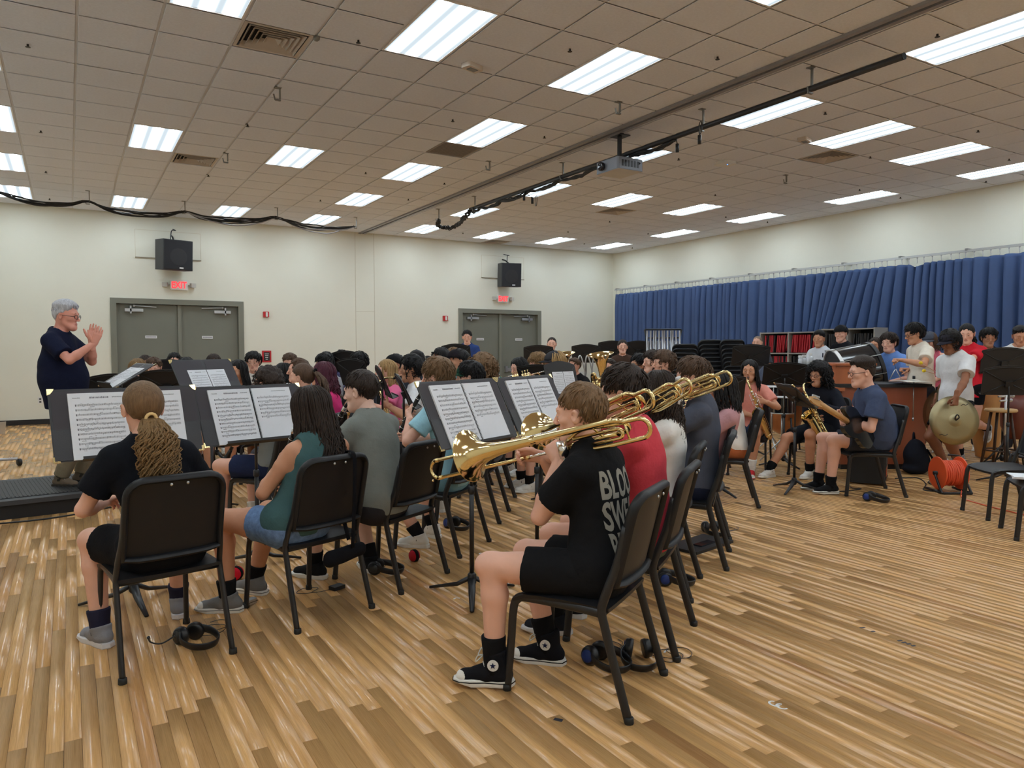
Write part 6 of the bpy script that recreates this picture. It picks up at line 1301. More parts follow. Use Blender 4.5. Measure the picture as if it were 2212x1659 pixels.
for lab, x, y, d, fc, ti in [
 ('black music stand with its back to the podium, before the straight blonde hair', 250, 844, 7.7, (-0.3, -0.95), 20), ('black music stand with pressed cross ribs below the black-haired flautist', 362, 836, 7.45, (-0.35, -0.93), 22),
 ('black music stand behind the blonde flautist', 362, 806, 9.6, (-0.1, -1), 18), ('wide black music stand below the long parted hair', 465, 806, 9.6, (-0.15, -1), 18),
 ('black music stand high behind the burgundy hair', 748, 785, 10.3, (-0.8, -0.5), 15), ('black music stand below the thick black hair', 762, 808, 8.4, (-0.85, -0.3), 18),
 ('large black music stand beside the person in pink top', 826, 830, 7.0, (-0.95, 0.25), 22), ('black music stand far behind the big curly hair', 985, 768, 11.2, (-0.8, -0.5), 12),
 ('black music stand left of the first tuba bell', 1163, 768, 12.6, (-0.6, -0.8), 15), ('black music stand between the two tuba bells', 1266, 766, 12.7, (-0.7, -0.6), 15), ('black music stand behind the second tuba bell', 1322, 757, 13.6, (-0.6, -0.8), 15), ('black music stand against the blue curtain beside the chimes', 1379, 757, 13.6, (-0.5, -0.85), 15),
 ('black music stand in front of the trumpets', 1168, 823, 7.9, (-0.75, -0.5), 35), ('black music stand with its back to us before the pink t-shirt', 1552, 846, 7.3, (-0.62, -0.78), 28), ('tall black music stand before the shelf of red folders', 1622, 772, 10.2, (-0.6, -0.8), 26), ('black music stand before the long curly black hair', 1695, 814, 9.0, (-0.65, -0.75), 30),
 ('tall black music stand beside the pale t-shirt', 2170, 782, 9.0, (-0.7, -0.7), 12), ('black music stand above the bar stool', 2180, 826, 7.9, (-0.7, -0.7), 15)]:
    stand_px(lab, x, y, d, nrm((*fc, 0))[:2], ti, 0.0, 0.5)
S13 = stand_px('black music stand with a booklet in front of the light blue t-shirt', 872, 852, 6.3, nrm((-0.93, 0.3, 0))[:2], 26); booklet('open white music booklet edge-on before the light blue t-shirt', S13[1], S13[2], 0.008, 0.85, 0, True)
S21 = stand_px('black music stand holding white sheets beside the black cap', 1212, 822, 6.9, nrm((-0.35, 0.93, 0))[:2], 14); booklet('white music sheets with black binding beside the black cap', S21[1], S21[2], 0.008, 0.6, 0.02, True)
S25 = music_stand('black music stand seen edge-on in front of the guitarist', atz(1715, 1060)[:2], nrm((-0.86, 0.5, 0))[:2], h=0.80, tilt=46, base_rot=0.9)
folder('closed black folder on the guitarist\'s music stand', S25[1], S25[2], 0.25, 0.33)
print('stands done', round(time.time()-T0, 1))
# ---------------------------------------------------------------- writing
import bmesh
def text_mesh(s, size, bold=0.0, m=None, cut=0.0, sx=1.0, align='CENTER'):
    cu = bpy.data.curves.new('txt', 'FONT'); cu.body = s; cu.size = size; cu.align_x = align; cu.offset = bold; cu.resolution_u = 3; cu.fill_mode = 'BOTH'
    o = bpy.data.objects.new('txt', cu); col.objects.link(o); dg = bpy.context.evaluated_depsgraph_get() if False else None
    me = bpy.data.meshes.new_from_object(o); bpy.data.objects.remove(o); bpy.data.curves.remove(cu)
    bm = bmesh.new(); bm.from_mesh(me)
    if cut:
        xs = [v.co.x for v in bm.verts]; ys = [v.co.y for v in bm.verts]
        for ax, lo, hi in ((0, min(xs), max(xs)), (1, min(ys), max(ys))):
            t = lo+cut
            while t < hi:
                bmesh.ops.bisect_plane(bm, geom=bm.verts[:]+bm.edges[:]+bm.faces[:], plane_co=(t if ax == 0 else 0, t if ax == 1 else 0, 0), plane_no=(1, 0, 0) if ax == 0 else (0, 1, 0)); t += cut
    for v in bm.verts: v.co.x *= sx
    bm.to_mesh(me); bm.free(); me.materials.clear()
    if m: me.materials.append(m)
    return me
# ---------------------------------------------------------------- on the back wall
def wall_M(x, z, off=0.0): return mtx(np.array([[1.0, 0, 0], [0, 1, 0], [0, 0, 1]]), (x, YB-off, z))
def speaker_box(label, x0, x1, z0, z1, yaw, dep, bracket):
    cx, cz = (x0+x1)/2, (z0+z1)/2; w, h = (x1-x0), z1-z0; R = rotz(yaw)@rotx(0.06)
    o = thing('wall_speaker', label, 'speaker', M=mtx(R, (cx, YB-0.36, cz))); GM = mat('speaker_grille', (0.012, 0.013, 0.018), 0.7, bump=0.3, bscale=500)
    b = MB(); b.prism(rrect(w, dep, 0.02, 4), -h/2, h/2); b.obj('cabinet', mat('speaker_black', (0.03, 0.03, 0.033), 0.55), o)
    MB().b2((-w/2+0.015, -dep/2-0.012, -h/2+0.015), (w/2-0.015, -dep/2, h/2-0.015)).obj('grille', GM, o)
    k = MB(); k.lathe([(0.001, 0), (0.17, 0.0), (0.175, 0.002), (0.165, 0.003), (0.001, 0.002)], (0, -dep/2-0.012, -0.04), np.array([[1.0, 0, 0], [0, 0, -1], [0, 1, 0]]), 28); k.obj('driver_ring', mat('driver', (0.016, 0.016, 0.02), 0.55), o)
    MB().b2((0.02, -dep/2-0.016, -h/2+0.03), (0.10, -dep/2-0.012, -h/2+0.06)).obj('badge', mat('badge', (0.6, 0.6, 0.62), 0.4), o)
    Ri = R.T; b = MB(); b.tube([Ri@V3(0, 0.36, h/2+0.14), Ri@V3(0, 0.2, h/2+0.10), Ri@V3(0, 0.02, h/2)], 0.018, 8); b.obj('mount_arm', M_BLACK, o, smooth=True)
    b = MB(); b.tube(smooth_path([Ri@V3(0.03, 0.35, h/2+0.28), Ri@V3(0.05, 0.1, h/2+0.22), Ri@V3(-0.03, 0.05, h/2+0.20), Ri@V3(-0.06, 0.02, h/2)], 5), 0.010, 6); b.obj('cable', M_BLACK, o, smooth=True)
    return o
speaker_box('black loudspeaker on a bracket above the near double door', 1.60, 2.20, 3.09, 3.70, 0.28, 0.42, 0)
speaker_box('black loudspeaker on a bracket above the far double door', 9.68, 10.22, 3.09, 3.70, -0.25, 0.40, 0)
def exit_sign(label, x, z):
    o = thing('exit_sign', label, 'exit sign', (x, YB, z)); b = MB(); b.prism(rrect(0.34, 0.21, 0.02, 4), 0, 0.06, R=np.array([[1.0, 0, 0], [0, 0, -1], [0, 1, 0]])); b.obj('housing', M_WHITE, o)
    t = text_mesh('EXIT', 0.185, 0.006, mat('exit_red_glow', (0.8, 0.02, 0.02), 0.5, emit=(1.0, 0.03, 0.04, 2.2)), sx=0.78)
    ob('lettering', t, o, M=mtx(np.array([[1.0, 0, 0], [0, 0, -1], [0, 1, 0]]), (0, -0.0625, -0.062)))
    for s in (-1, 1):
        h = MB(); h.tube([(s*0.17, -0.03, 0.0), (s*0.22, -0.04, 0.0)], 0.012, 8); h.box((s*0.27, -0.05, 0.0), (0.1, 0.08, 0.09), rotz(s*0.35)); h.obj('lamp_head', mat('lamp_head', (0.5, 0.49, 0.46), 0.5), o)
exit_sign('red lit EXIT sign over the near double door', 2.02, 2.815); exit_sign('red lit EXIT sign over the far double door', 9.94, 2.80)
def strobe(label, x, z):
    o = thing('fire_strobe', label, 'fire alarm', (x, YB, z)); b = MB(); b.prism(rrect(0.125, 0.125, 0.01, 3), 0, 0.045, R=np.array([[1.0, 0, 0], [0, 0, -1], [0, 1, 0]])); b.obj('red_housing', M_RED, o)
    b = MB(); b.prism(rrect(0.045, 0.10, 0.008, 3, 0.01, 0.0), 0.045, 0.062, R=np.array([[1.0, 0, 0], [0, 0, -1], [0, 1, 0]])); b.obj('lens', M_WHITE, o)
strobe('red fire alarm strobe beside the near double door', 3.80, 2.24); strobe('red fire alarm strobe beside the far double door', 8.245, 2.245)
o = thing('wall_sign', 'red framed sign with black panel on the cream wall', 'sign', (3.80, YB, 1.30)); MB().b2((-0.1, -0.02, -0.13), (0.1, 0, 0.13)).obj('red_frame', M_RED, o); MB().b2((-0.065, -0.026, -0.095), (0.065, -0.02, 0.095)).obj('black_panel', M_BLACK, o)
for k in range(4): ob('lettering', text_mesh(['EXIT', 'IN', 'CASE', 'OF FIRE'][k], 0.034, 0.001, M_WHITE), o, M=mtx(np.array([[1.0, 0, 0], [0, 0, -1], [0, 1, 0]]), (0, -0.0265, 0.05-0.043*k))) if False else MB().b2((-0.045+0.006*k, -0.0275, 0.05-0.04*k), (0.045-0.008*k, -0.026, 0.062-0.04*k)).obj('lettering', M_WHITE, o)
o = thing('wall_outlet', 'white electrical outlet low on the cream wall', 'outlet', (-0.51, YB, 0.465)); b = MB(); b.prism(rrect(0.08, 0.125, 0.008, 3), 0, 0.008, R=np.array([[1.0, 0, 0], [0, 0, -1], [0, 1, 0]])); b.obj('cover_plate', M_WHITE, o)
for z in (-0.028, 0.028): MB().b2((-0.018, -0.012, z-0.016), (0.018, -0.008, z+0.016)).obj('socket', mat('socket_dark', (0.06, 0.06, 0.06), 0.6), o)
# ---------------------------------------------------------------- hung from the ceiling
M_TRACK = mat('track_grey', s2l(150, 148, 150), 0.5, 0.3); M_CAB = mat('cable_black', (0.012, 0.012, 0.013), 0.5); M_PIPE = mat('pipe_black', (0.02, 0.021, 0.025), 0.45); M_HOOK = mat('hook_grey', (0.22, 0.22, 0.21), 0.5, 0.4)
tx = gx(9.72)
o = thing('ceiling_track', 'long grey folding partition track across the ceiling', 'track', (tx, 0, ZC))
for s in (-1, 1): MB().b2((s*0.05-0.028, YF+0.02, -0.035), (s*0.05+0.028, YB-0.01, 0.003)).obj('rail', M_TRACK, o)
MB().b2((-0.022, YF+0.02, -0.008), (0.022, YB-0.01, 0.003)).obj('slot', mat('track_slot', (0.03, 0.03, 0.035), 0.7), o)
pz = ZC-0.22; pa = atz(1958, 123, pz); pb = atz(1012, 452, pz); px_ = (pa[0]+pb[0])/2; pa[0] = px_; pb[0] = px_
o = thing('hanging_pipe', 'long black pipe hung under the ceiling with cables', 'pipe', (px_, pa[1], pz)); LP = pb[1]-pa[1]
b = MB(); b.cyl((0, 0, 0), (0, LP, 0), 0.03, 14); b.obj('pipe', M_PIPE, o, smooth=True)
b = MB(); b.lathe([(0.02, -0.002), (0.031, -0.003), (0.031, 0.004)], (0, 0, 0), RZY, 14, cap=True); b.obj('open_end', mat('pipe_end', (0.005, 0.005, 0.005), 0.9), o)
def hanger(parent, p, top, scale=1.0):
    b = MB(); b.b2((p[0]-0.035, p[1]-0.03, top-0.012), (p[0]+0.035, p[1]+0.03, top)); b.b2((p[0]+0.015, p[1]-0.012, p[2]-0.02), (p[0]+0.028, p[1]+0.012, top)); b.b2((p[0]-0.03, p[1]-0.014, p[2]-0.045), (p[0]+0.028, p[1]+0.014, p[2]-0.03)); b.tube([(p[0]-0.03, p[1], p[2]-0.04), (p[0]-0.045, p[1], p[2]+0.02)], 0.008, 6); return b.obj('hanger', M_HOOK, parent)
for x, y in ((1740, 190), (1513, 275), (1212, 382), (1020, 449)): q = atz(x, y, pz); hanger(o, (0, q[1]-pa[1], 0), 0.22)
rc = random.Random(31)
def cable(parent, pts, n, spread, sag, r_=0.008, name='cable', m=None):
    for k in range(n):
        P = []
        for i in range(len(pts)-1):
            a, c = np.asarray(pts[i]), np.asarray(pts[i+1]); sg = sag*rc.uniform(0.5, 1.3)
            for t in np.linspace(0, 1, 6, endpoint=False):
                P.append(a+(c-a)*t+V3(rc.uniform(-1, 1)*spread, rc.uniform(-1, 1)*spread, rc.uniform(-1, 1)*spread-sg*4*t*(1-t)))
        P.append(np.asarray(pts[-1])); b = MB(); b.tube(smooth_path(P, 3), r_*rc.uniform(0.7, 1.25), 6); b.obj(name, m or M_CAB, parent, smooth=True)
ys = [0.35*LP, 0.45*LP, 0.55*LP, 0.65*LP, 0.75*LP, 0.86*LP, 0.95*LP, LP]
cable(o, [(0, y, -0.04) for y in ys], 6, 0.018, 0.04, 0.011)
eL = [(0, LP, -0.02)]+[tuple(atz(x, y, z)-V3(px_, pa[1], pz)) for x, y, z in ((1003, 470, pz-0.1), (985, 487, pz-0.13), (962, 492, pz-0.12), (945, 484, pz-0.06), (948, 474, pz))]
cable(o, eL, 9, 0.035, 0.03, 0.012)
hq = atz(946, 475, pz)-V3(px_, pa[1], pz); hanger(o, hq, 0.22)
for x, y in ((1463, 318), (1511, 300), (1150, 432), (1132, 425)):
    q = atz(x, y, pz-0.12)-V3(px_, pa[1], pz); b = MB(); b.cyl((q[0], q[1], q[2]-0.06), (q[0], q[1], q[2]+0.04), 0.022, 10); b.cyl((q[0], q[1], q[2]+0.04), (0, q[1], 0), 0.006, 6); b.obj('hanging_mic', M_CAB, o, smooth=True)
for x, y, rr in ((1158, 432, 0.1), (1513, 276, 0.07)):
    q = atz(x, y, pz-0.1)-V3(px_, pa[1], pz); b = MB(); b.tube([(q[0]+0.02*math.cos(a), q[1]+rr*0.6*math.cos(a), q[2]+rr*math.sin(a)) for a in np.linspace(0, 6.283, 18, endpoint=False)], 0.006, 6, closed=True); b.obj('cable_loop', M_CAB, o, smooth=True)
# projector
pp = atz(1338, 362, ZC-0.42); R = rotz(0.0)
o = thing('projector', 'grey ceiling projector hung on the black pipe', 'projector', (pp[0], pp[1], pp[2]), 0.0); PM2 = mat('projector_grey', s2l(120, 124, 134), 0.5); 
b = MB(); b.prism(rrect(0.42, 0.46, 0.03, 4), -0.075, 0.075); b.obj('body', PM2, o)
MB().b2((-0.2, -0.22, -0.079), (0.2, 0.22, -0.075)).obj('bottom_plate', mat('projector_base', s2l(208, 206, 202), 0.6), o)
b = MB(); b.lathe([(0.001, 0.0), (0.045, 0.0), (0.055, 0.01), (0.055, 0.05), (0.04, 0.055), (0.001, 0.03)], (-0.21, 0.08, 0.0), np.array([[0, 0, -1.0], [0, 1, 0], [1, 0, 0]]), 20); b.obj('lens', mat('lens_glass', (0.01, 0.01, 0.015), 0.1), o, smooth=True)
for k in range(6): MB().b2((-0.15+0.05*k, -0.233, -0.04), (-0.12+0.05*k, -0.23, 0.04)).obj('vent_slot', M_BLACK, o)
b = MB(); b.cyl((0, 0, 0.07), (0, 0, 0.41), 0.03, 10); b.box((0, 0, 0.41), (0.2, 0.2, 0.02)); b.box((0, 0, 0.10), (0.2, 0.16, 0.04)); b.obj('mount', M_PIPE, o)
cable(o, [(px_-pp[0], 0.35, 0.2), (0.05, 0.2, 0.15), (0.1, -0.1, 0.12), (0.15, -0.24, 0.02)], 4, 0.03, 0.03, 0.006)
# left cable run
hk = [(-30, 405), (190, 436), (397, 457), (597, 470), (768, 489)]
zc_ = ZC-0.2; pts = [atz(x, y, zc_) for x, y in hk]; base = pts[1]
o = thing('cable_run', 'black cable bundle swagged between ceiling hooks above the podium', 'cable', (base[0], base[1], zc_))
cable(o, [p-base for p in pts], 7, 0.02, 0.14, 0.012)
cable(o, [p-base for p in pts[2:]], 2, 0.02, 0.17, 0.012, 'grey_cable', mat('cable_grey', (0.35, 0.35, 0.38), 0.4))
for p in pts[1:]: hanger(o, p-base, 0.2)
# small ceiling fittings
SP = [(60, 94), (88, 281), (99, 369), (107, 428), (450, 377), (535, 268), (1231, 104), (1550, 121), (978, 257), (1176, 293), (790, 371), (960, 394), (692, 431), (882, 429), (1783, 241), (2113, 280), (2025, 72), (1880, 337), (2180, 342), (2130, 390), (1945, 425), (1857, 408), (1317, 477), (1227, 499), (1466, 341), (1000, 502), (1545, 419), (1568, 467), (1400, 503), (1366, 534), (1658, 478), (1262, 525), (774, 85)]
b = MB(); b.lathe([(0.001, -0.004), (0.035, -0.004), (0.038, 0.0)], k=12); e1 = b.mesh('escutcheon', [M_HOOK]); b = MB(); b.cyl((0, 0, -0.03), (0, 0, 0), 0.010, 8); b.lathe([(0.001, -0.036), (0.022, -0.034), (0.022, -0.031), (0.001, -0.03)], k=10); e2 = b.mesh('sprinkler_head', [mat('sprinkler_dark', (0.05, 0.045, 0.04), 0.4, 0.6)])
for x, y in SP:
    q = atz(x, y, ZC); s_ = thing('fire_sprinkler', 'small dark fire sprinkler head on the ceiling', 'sprinkler', (q[0], q[1], ZC), 0, 'ceiling sprinklers'); ob('escutcheon', e1, s_); ob('sprinkler_head', e2, s_)
for (x, y), lab in (((600, 188), 'grey hook on the ceiling beyond the large louvred vent'), ((488, 330), 'grey hook on the ceiling beside the second louvred vent'), ((1336, 219), 'grey hook on the ceiling between troffer and partition track'), ((1055, 347), 'grey hook on the ceiling by the flat return grille'), ((1697, 377), 'grey hook on the ceiling beyond the white access point')):
    q = atz(x, y, ZC); s_ = thing('ceiling_hook', lab, 'hook', (q[0], q[1], ZC)); hanger(s_, (0, 0, -0.10), 0.0)
for (x, y), lab, w in (((1020, 139), 'white box detector on the ceiling near the brightest troffer', 0.2), ((1738, 298), 'white box detector on the ceiling beside a troffer on the curtain side', 0.2)):
    q = atz(x, y, ZC); s_ = thing('smoke_detector', lab, 'smoke detector', (q[0], q[1], ZC), 0.3); b = MB(); b.prism(rrect(w, w*0.6, 0.02, 4), -0.05, 0.0); b.obj('housing', mat('detector_white', s2l(206, 196, 184), 0.6), s_); MB().b2((-0.05, -0.03, -0.056), (0.05, 0.03, -0.05)).obj('sensor', M_HOOK, s_)
q = atz(1567, 349, ZC); s_ = thing('access_point', 'white wireless access point with blue light on the ceiling', 'access point', (q[0], q[1], ZC)); b = MB(); b.prism(rrect(0.26, 0.26, 0.06, 6), -0.05, 0.0); b.obj('case', M_WHITE, s_, angle=40); b = MB(); b.ball((0.0, -0.04, -0.052), 0.008, 6); b.obj('status_light', mat('blue_led', (0.1, 0.3, 1), 0.4, emit=(0.1, 0.35, 1, 3)), s_)
q = atz(684, 78, ZC); s_ = thing('ceiling_clip', 'dark clip on the ceiling grid beside the large vent', 'clip', (q[0], q[1], ZC)); b = MB(); b.ball((0, 0, -0.02), V3(0.03, 0.04, 0.025), 8); b.obj('clip_body', M_HOOK, s_, smooth=True)
# ---------------------------------------------------------------- podium and left edge
pr = atz(252, 1096); pl_ = atz(0, 1126); ang = math.atan2(pr[1]-pl_[1], pr[0]-pl_[0])
o = thing('podium', 'low black carpeted conductor podium with grey top', 'podium', (pr[0]-0.12, pr[1]+0.0, 0), ang)
MB().b2((-1.9, 0.02, 0), (0, 1.25, 0.12)).obj('base', mat('podium_black', (0.012, 0.012, 0.014), 0.7), o); MB().b2((-1.92, 0.0, 0.12), (0.02, 1.27, POD)).obj('top_deck', mat('podium_grey', (0.045, 0.048, 0.055), 0.55, bump=0.2, bscale=200), o)
mt = MB().b2((-0.78, 0.12, POD), (-0.05, 1.15, POD+0.006)).obj('rubber_mat', mat('mat_rubber', (0.02, 0.02, 0.022), 0.6), o)
for k in range(24): MB().b2((-0.76+0.03*k, 0.14, POD+0.006), (-0.75+0.03*k, 1.13, POD+0.010)).obj('mat_rib', mat('mat_rubber', (0.02, 0.02, 0.022), 0.6), mt)
b = MB(); b.tube(smooth_path([atz(-10, 1132, 0.006), atz(90, 1122, 0.006), atz(180, 1108, 0.006), atz(262, 1090, 0.006)], 4), 0.008, 6); tag(b.obj('podium_cable', M_CAB, smooth=True), 'black cable taped along the floor at the podium', 'cable')
q = atz(42, 1006); o = thing('cart_base', 'grey cart leg on a black caster at the left wall side', 'cart', (q[0], q[1], 0), 0.5)
b = MB(); b.tube([(-0.9, 0.45, 0.10), (-0.02, 0.0, 0.09)], [0.035, 0.022], 10, flat=(0.8, 1.2)); b.obj('leg', mat('cart_grey', (0.5, 0.5, 0.52), 0.4), o, smooth=True)
b = MB(); b.lathe([(0.001, -0.02), (0.04, -0.02), (0.045, -0.012), (0.045, 0.012), (0.04, 0.02), (0.001, 0.02)], (0, 0, 0.045), np.array([[0, 0, 1.0], [0, 1, 0], [-1, 0, 0]]), 16); b.obj('caster', M_BLACK, o, smooth=True)
q = atz(9, 938); o = thing('sign_holder', 'clear plastic sheet standing on the floor by the wall', 'sheet', (q[0]-0.08, q[1], 0), 0.4); b = MB(); b.box((0, 0, 0.11), (0.22, 0.003, 0.22), rotx(0.25)); b.obj('sheet', mat('clear_sheet', (0.8, 0.75, 0.68), 0.15, trans=0.6), o)
# ---------------------------------------------------------------- percussion corner
WD = mat('cherry_wood', s2l(186, 104, 62), 0.38, bump=0.05, bscale=80, var=0.22, vscale=6, stretch=(1, 1, 0.12), coat=0.2)
WD2 = mat('cherry_wood_dark', s2l(156, 82, 54), 0.4, var=0.2, vscale=6, stretch=(1, 1, 0.12), coat=0.2)
cd = nrm(V3(-0.86, 0.5, 0)); crz = math.atan2(-cd[0], cd[1])
q = atd(1985, 900, 8.3); o = thing('wooden_console', 'tall cherry wood console cabinet behind the guitarist', 'cabinet', (8.53, 5.79, 0), crz)
# local: y towards the conductor, x away from the camera
MB().b2((-0.62, -0.60, 0.06), (0.02, 0.42, 0.98)).obj('case', WD2, o); MB().b2((-0.66, -0.64, 0.98), (0.06, 0.46, 1.02)).obj('top_board', M_BLACK, o)
MB().b2((-0.50, 0.0, 1.02), (0.06, 0.44, 1.24)).obj('upper_case', WD, o); MB().b2((-0.54, -0.04, 1.24), (0.08, 0.46, 1.265)).obj('upper_board', WD, o); MB().b2((-0.60, -0.58, 0.0), (0.0, 0.40, 0.06)).obj('plinth', M_BLACK, o)
MB().b2((-0.50, 0.42, 0.10), (-0.02, 0.435, 0.92)).obj('front_panel', WD, o); MB().b2((-0.66, 0.40, 0.94), (0.06, 0.50, 0.98)).obj('moulding', WD, o)
# suspended cymbal
CY = mat('cymbal_bronze', (0.40, 0.34, 0.20), 0.42, 1.0, bump=0.08, bscale=120); CY2 = mat('cymbal_pale', (0.72, 0.70, 0.62), 0.32, 1.0)
def cymbal_prof(R_): return [(0.004, 0.018), (0.03, 0.017), (0.05, 0.012), (0.065, 0.005), (0.075, 0.003), (R_*0.7, -0.006), (R_, -0.016), (R_, -0.018), (R_*0.7, -0.0085), (0.075, 0.0), (0.06, 0.002), (0.03, 0.013), (0.004, 0.014)]
c = atd(1974, 822, 8.75); o = thing('suspended_cymbal', 'pale suspended cymbal on a thin rod beside the cream t-shirt', 'cymbal', (c[0], c[1], 0))
b = MB(); b.lathe(cymbal_prof(0.25), (0, 0, c[2]), rotz(-YAW)@rotx(-0.02)@roty(0.05), 48); b.obj('cymbal', CY2, o, smooth=True); b = MB(); b.cyl((0, 0, 0.60), (0, 0, c[2]+0.05), 0.006, 8); b.cyl((0, 0, 0.58), (0, 0, 0.62), 0.011, 8); b.tube([(0, 0, 0.9), V3(0.5, 0.86, 0)*0.14+V3(0, 0, 0.9)], 0.009, 6); b.obj('rod', M_STEEL, o, smooth=True)
b = MB(); b.cyl((0, 0, c[2]+0.02), (0, 0, c[2]+0.055), 0.016, 10); b.obj('felt', M_BLACK, o, smooth=True)
# hand cymbals
def hand_cymbal(label, c, ax, R_):
    z = nrm(ax); x = nrm(np.cross(V3(0, 0, 1), z)); y = np.cross(z, x); R3 = np.stack([x, y, z], 1); o = thing('hand_cymbal', label, 'cymbal', M=mtx(R3, c))
    b = MB(); b.lathe(cymbal_prof(R_), k=56); b.obj('plate', CY, o, smooth=True); b = MB(); b.tube(smooth_path([(0, 0, 0.02), (0.02, 0.03, 0.045), (0.0, 0.06, 0.05), (-0.02, 0.03, 0.045), (0, 0, 0.02)], 4), 0.007, 6); b.obj('strap', M_BLACK, o, smooth=True)
    b = MB(); b.tube(smooth_path([(0.07, 0.16, -0.0035), (0.10, 0.175, -0.0035), (0.12, 0.165, -0.0035), (0.15, 0.18, -0.004)], 4), 0.003, 4); b.obj('stamp_mark', M_BLACK, o); b = MB(); b.tube(smooth_path([(-0.08, -0.15, -0.0035), (-0.11, -0.165, -0.0035), (-0.14, -0.155, -0.004), (-0.17, -0.16, -0.0045)], 4), 0.003, 4); b.obj('stamp_mark', M_BLACK, o)
hc1 = atd(2063, 908, 7.98); hand_cymbal('large bronze hand cymbal hanging below the white t-shirt', hc1, nrm(V3(-0.55, -0.82, 0.12)), 0.265)
hc2 = atd(2027, 890, 8.42); hand_cymbal('second bronze hand cymbal behind the first', hc2, nrm(V3(-0.9, 0.35, 0.1)), 0.265)
# triangle, beater, mallets
t0 = atd(1935, 797, 9.05); o = thing('triangle', 'steel triangle hanging from a hand above the console', 'triangle', (t0[0], t0[1], t0[2]), crz+0.5)
b = MB(); b.tube([(0.0, 0, 0.0), (-0.10, 0, -0.17), (0.10, 0, -0.17), (0.01, 0, -0.01)], 0.006, 8); b.obj('steel_bar', M_STEEL, o, smooth=True); b = MB(); b.tube([(0, 0, 0.0), (0.02, 0, 0.07)], 0.003, 6); b.obj('hanger_loop', M_BLACK, o)
hm = [(1989, 784, 8.7, 2026, 806), (1996, 801, 8.6, 2036, 812)]
for k, (x, y, d, x2, y2) in enumerate(hm):
    a, c_ = atd(x, y, d), atd(x2, y2, d+0.15); o = thing('mallet', ['yellow-headed mallet held higher in front of the white t-shirt', 'yellow-headed mallet held lower over the cymbal'][k], 'mallet', a); b = MB(); b.tube([(0, 0, 0), c_-a, (c_-a)*1.25], 0.005, 8); b.obj('handle', mat('rattan', s2l(206, 168, 140), 0.5), o, smooth=True); b = MB(); b.ball((0, 0, 0), V3(0.022, 0.022, 0.020), 10); b.obj('yarn_head', mat('yarn_yellow', s2l(236, 200, 40), 0.9, bump=0.5, bscale=200), o, smooth=True)
# conga
c = atz(2120, 1010); cg = atd(2122, 880, 9.6); o = thing('conga_drum', 'tall wooden conga drum behind the red t-shirt', 'drum', (cg[0]+0.12, cg[1], 0))
b = MB(); b.lathe([(0.12, 0.02), (0.13, 0.1), (0.18, 0.35), (0.20, 0.55), (0.185, 0.8), (0.15, 1.12), (0.145, 1.14)], (0, 0, 0), None, 28); b.obj('shell', mat('conga_maple', s2l(190, 140, 84), 0.35, var=0.15, vscale=10, stretch=(1, 1, 0.1)), o, smooth=True)
b = MB(); b.lathe([(0.155, 1.11), (0.16, 1.13), (0.155, 1.16), (0.001, 1.158)], k=28); b.obj('drum_head', mat('skin_head', (0.7, 0.66, 0.58), 0.6), o, smooth=True)
for k in range(6): a = k*1.047; b = MB(); b.tube([(0.165*math.cos(a), 0.165*math.sin(a), 1.14), (0.175*math.cos(a), 0.175*math.sin(a), 0.98), (0.20*math.cos(a), 0.20*math.sin(a), 0.86)], 0.006, 6); b.ball((0.20*math.cos(a), 0.20*math.sin(a), 0.86), 0.018, 6); b.obj('tuning_lug', M_STEEL, o, smooth=True)
# bar stool with drum hardware
c = atd(2185, 900, 8.75); o = thing('bar_stool', 'dark wooden bar stool with a pale seat beside the conga', 'stool', (c[0]-0.25, c[1], 0)); DW = mat('dark_wood', s2l(62, 40, 30), 0.45)
b = MB(); b.lathe([(0.001, 0.70), (0.16, 0.70), (0.17, 0.715), (0.16, 0.735), (0.001, 0.74)], k=24); b.obj('seat', mat('stool_seat', s2l(196, 160, 110), 0.5), o, smooth=True)
for k in range(4): a = 0.78+k*1.571; b = MB(); b.tube([(0.10*math.cos(a), 0.10*math.sin(a), 0.70), (0.2*math.cos(a), 0.2*math.sin(a), 0.0)], 0.017, 8); b.obj('leg', DW, o, smooth=True)
b = MB(); b.tube([(0.165*math.cos(a), 0.165*math.sin(a), 0.25) for a in np.linspace(0, 6.283, 20, endpoint=False)], 0.010, 6, closed=True); b.obj('foot_ring', DW, o, smooth=True)
c = atd(2168, 860, 8.45); o = thing('percussion_stand', 'chrome percussion stand with clamps beside the conga', 'stand', (c[0]+0.05, c[1], 0)); b = MB(); b.cyl((0, 0, 0.3), (0, 0, 0.95), 0.014, 8); b.obj('post', M_STEEL, o, smooth=True)
for k in range(3): z = 0.84+0.05*k; b = MB(); b.tube([(-0.12, 0.02*k, z), (0.12, -0.02*k, z)], 0.012, 8); b.ball((0.12, -0.02*k, z), 0.02, 6); b.obj('clamp', M_STEEL, o, smooth=True)
for k in range(3): a = k*2.094; b = MB(); b.tube([(0, 0, 0.35), (0.28*math.cos(a), 0.28*math.sin(a), 0.01)], 0.010, 6); b.obj('leg', M_TUBE, o, smooth=True)
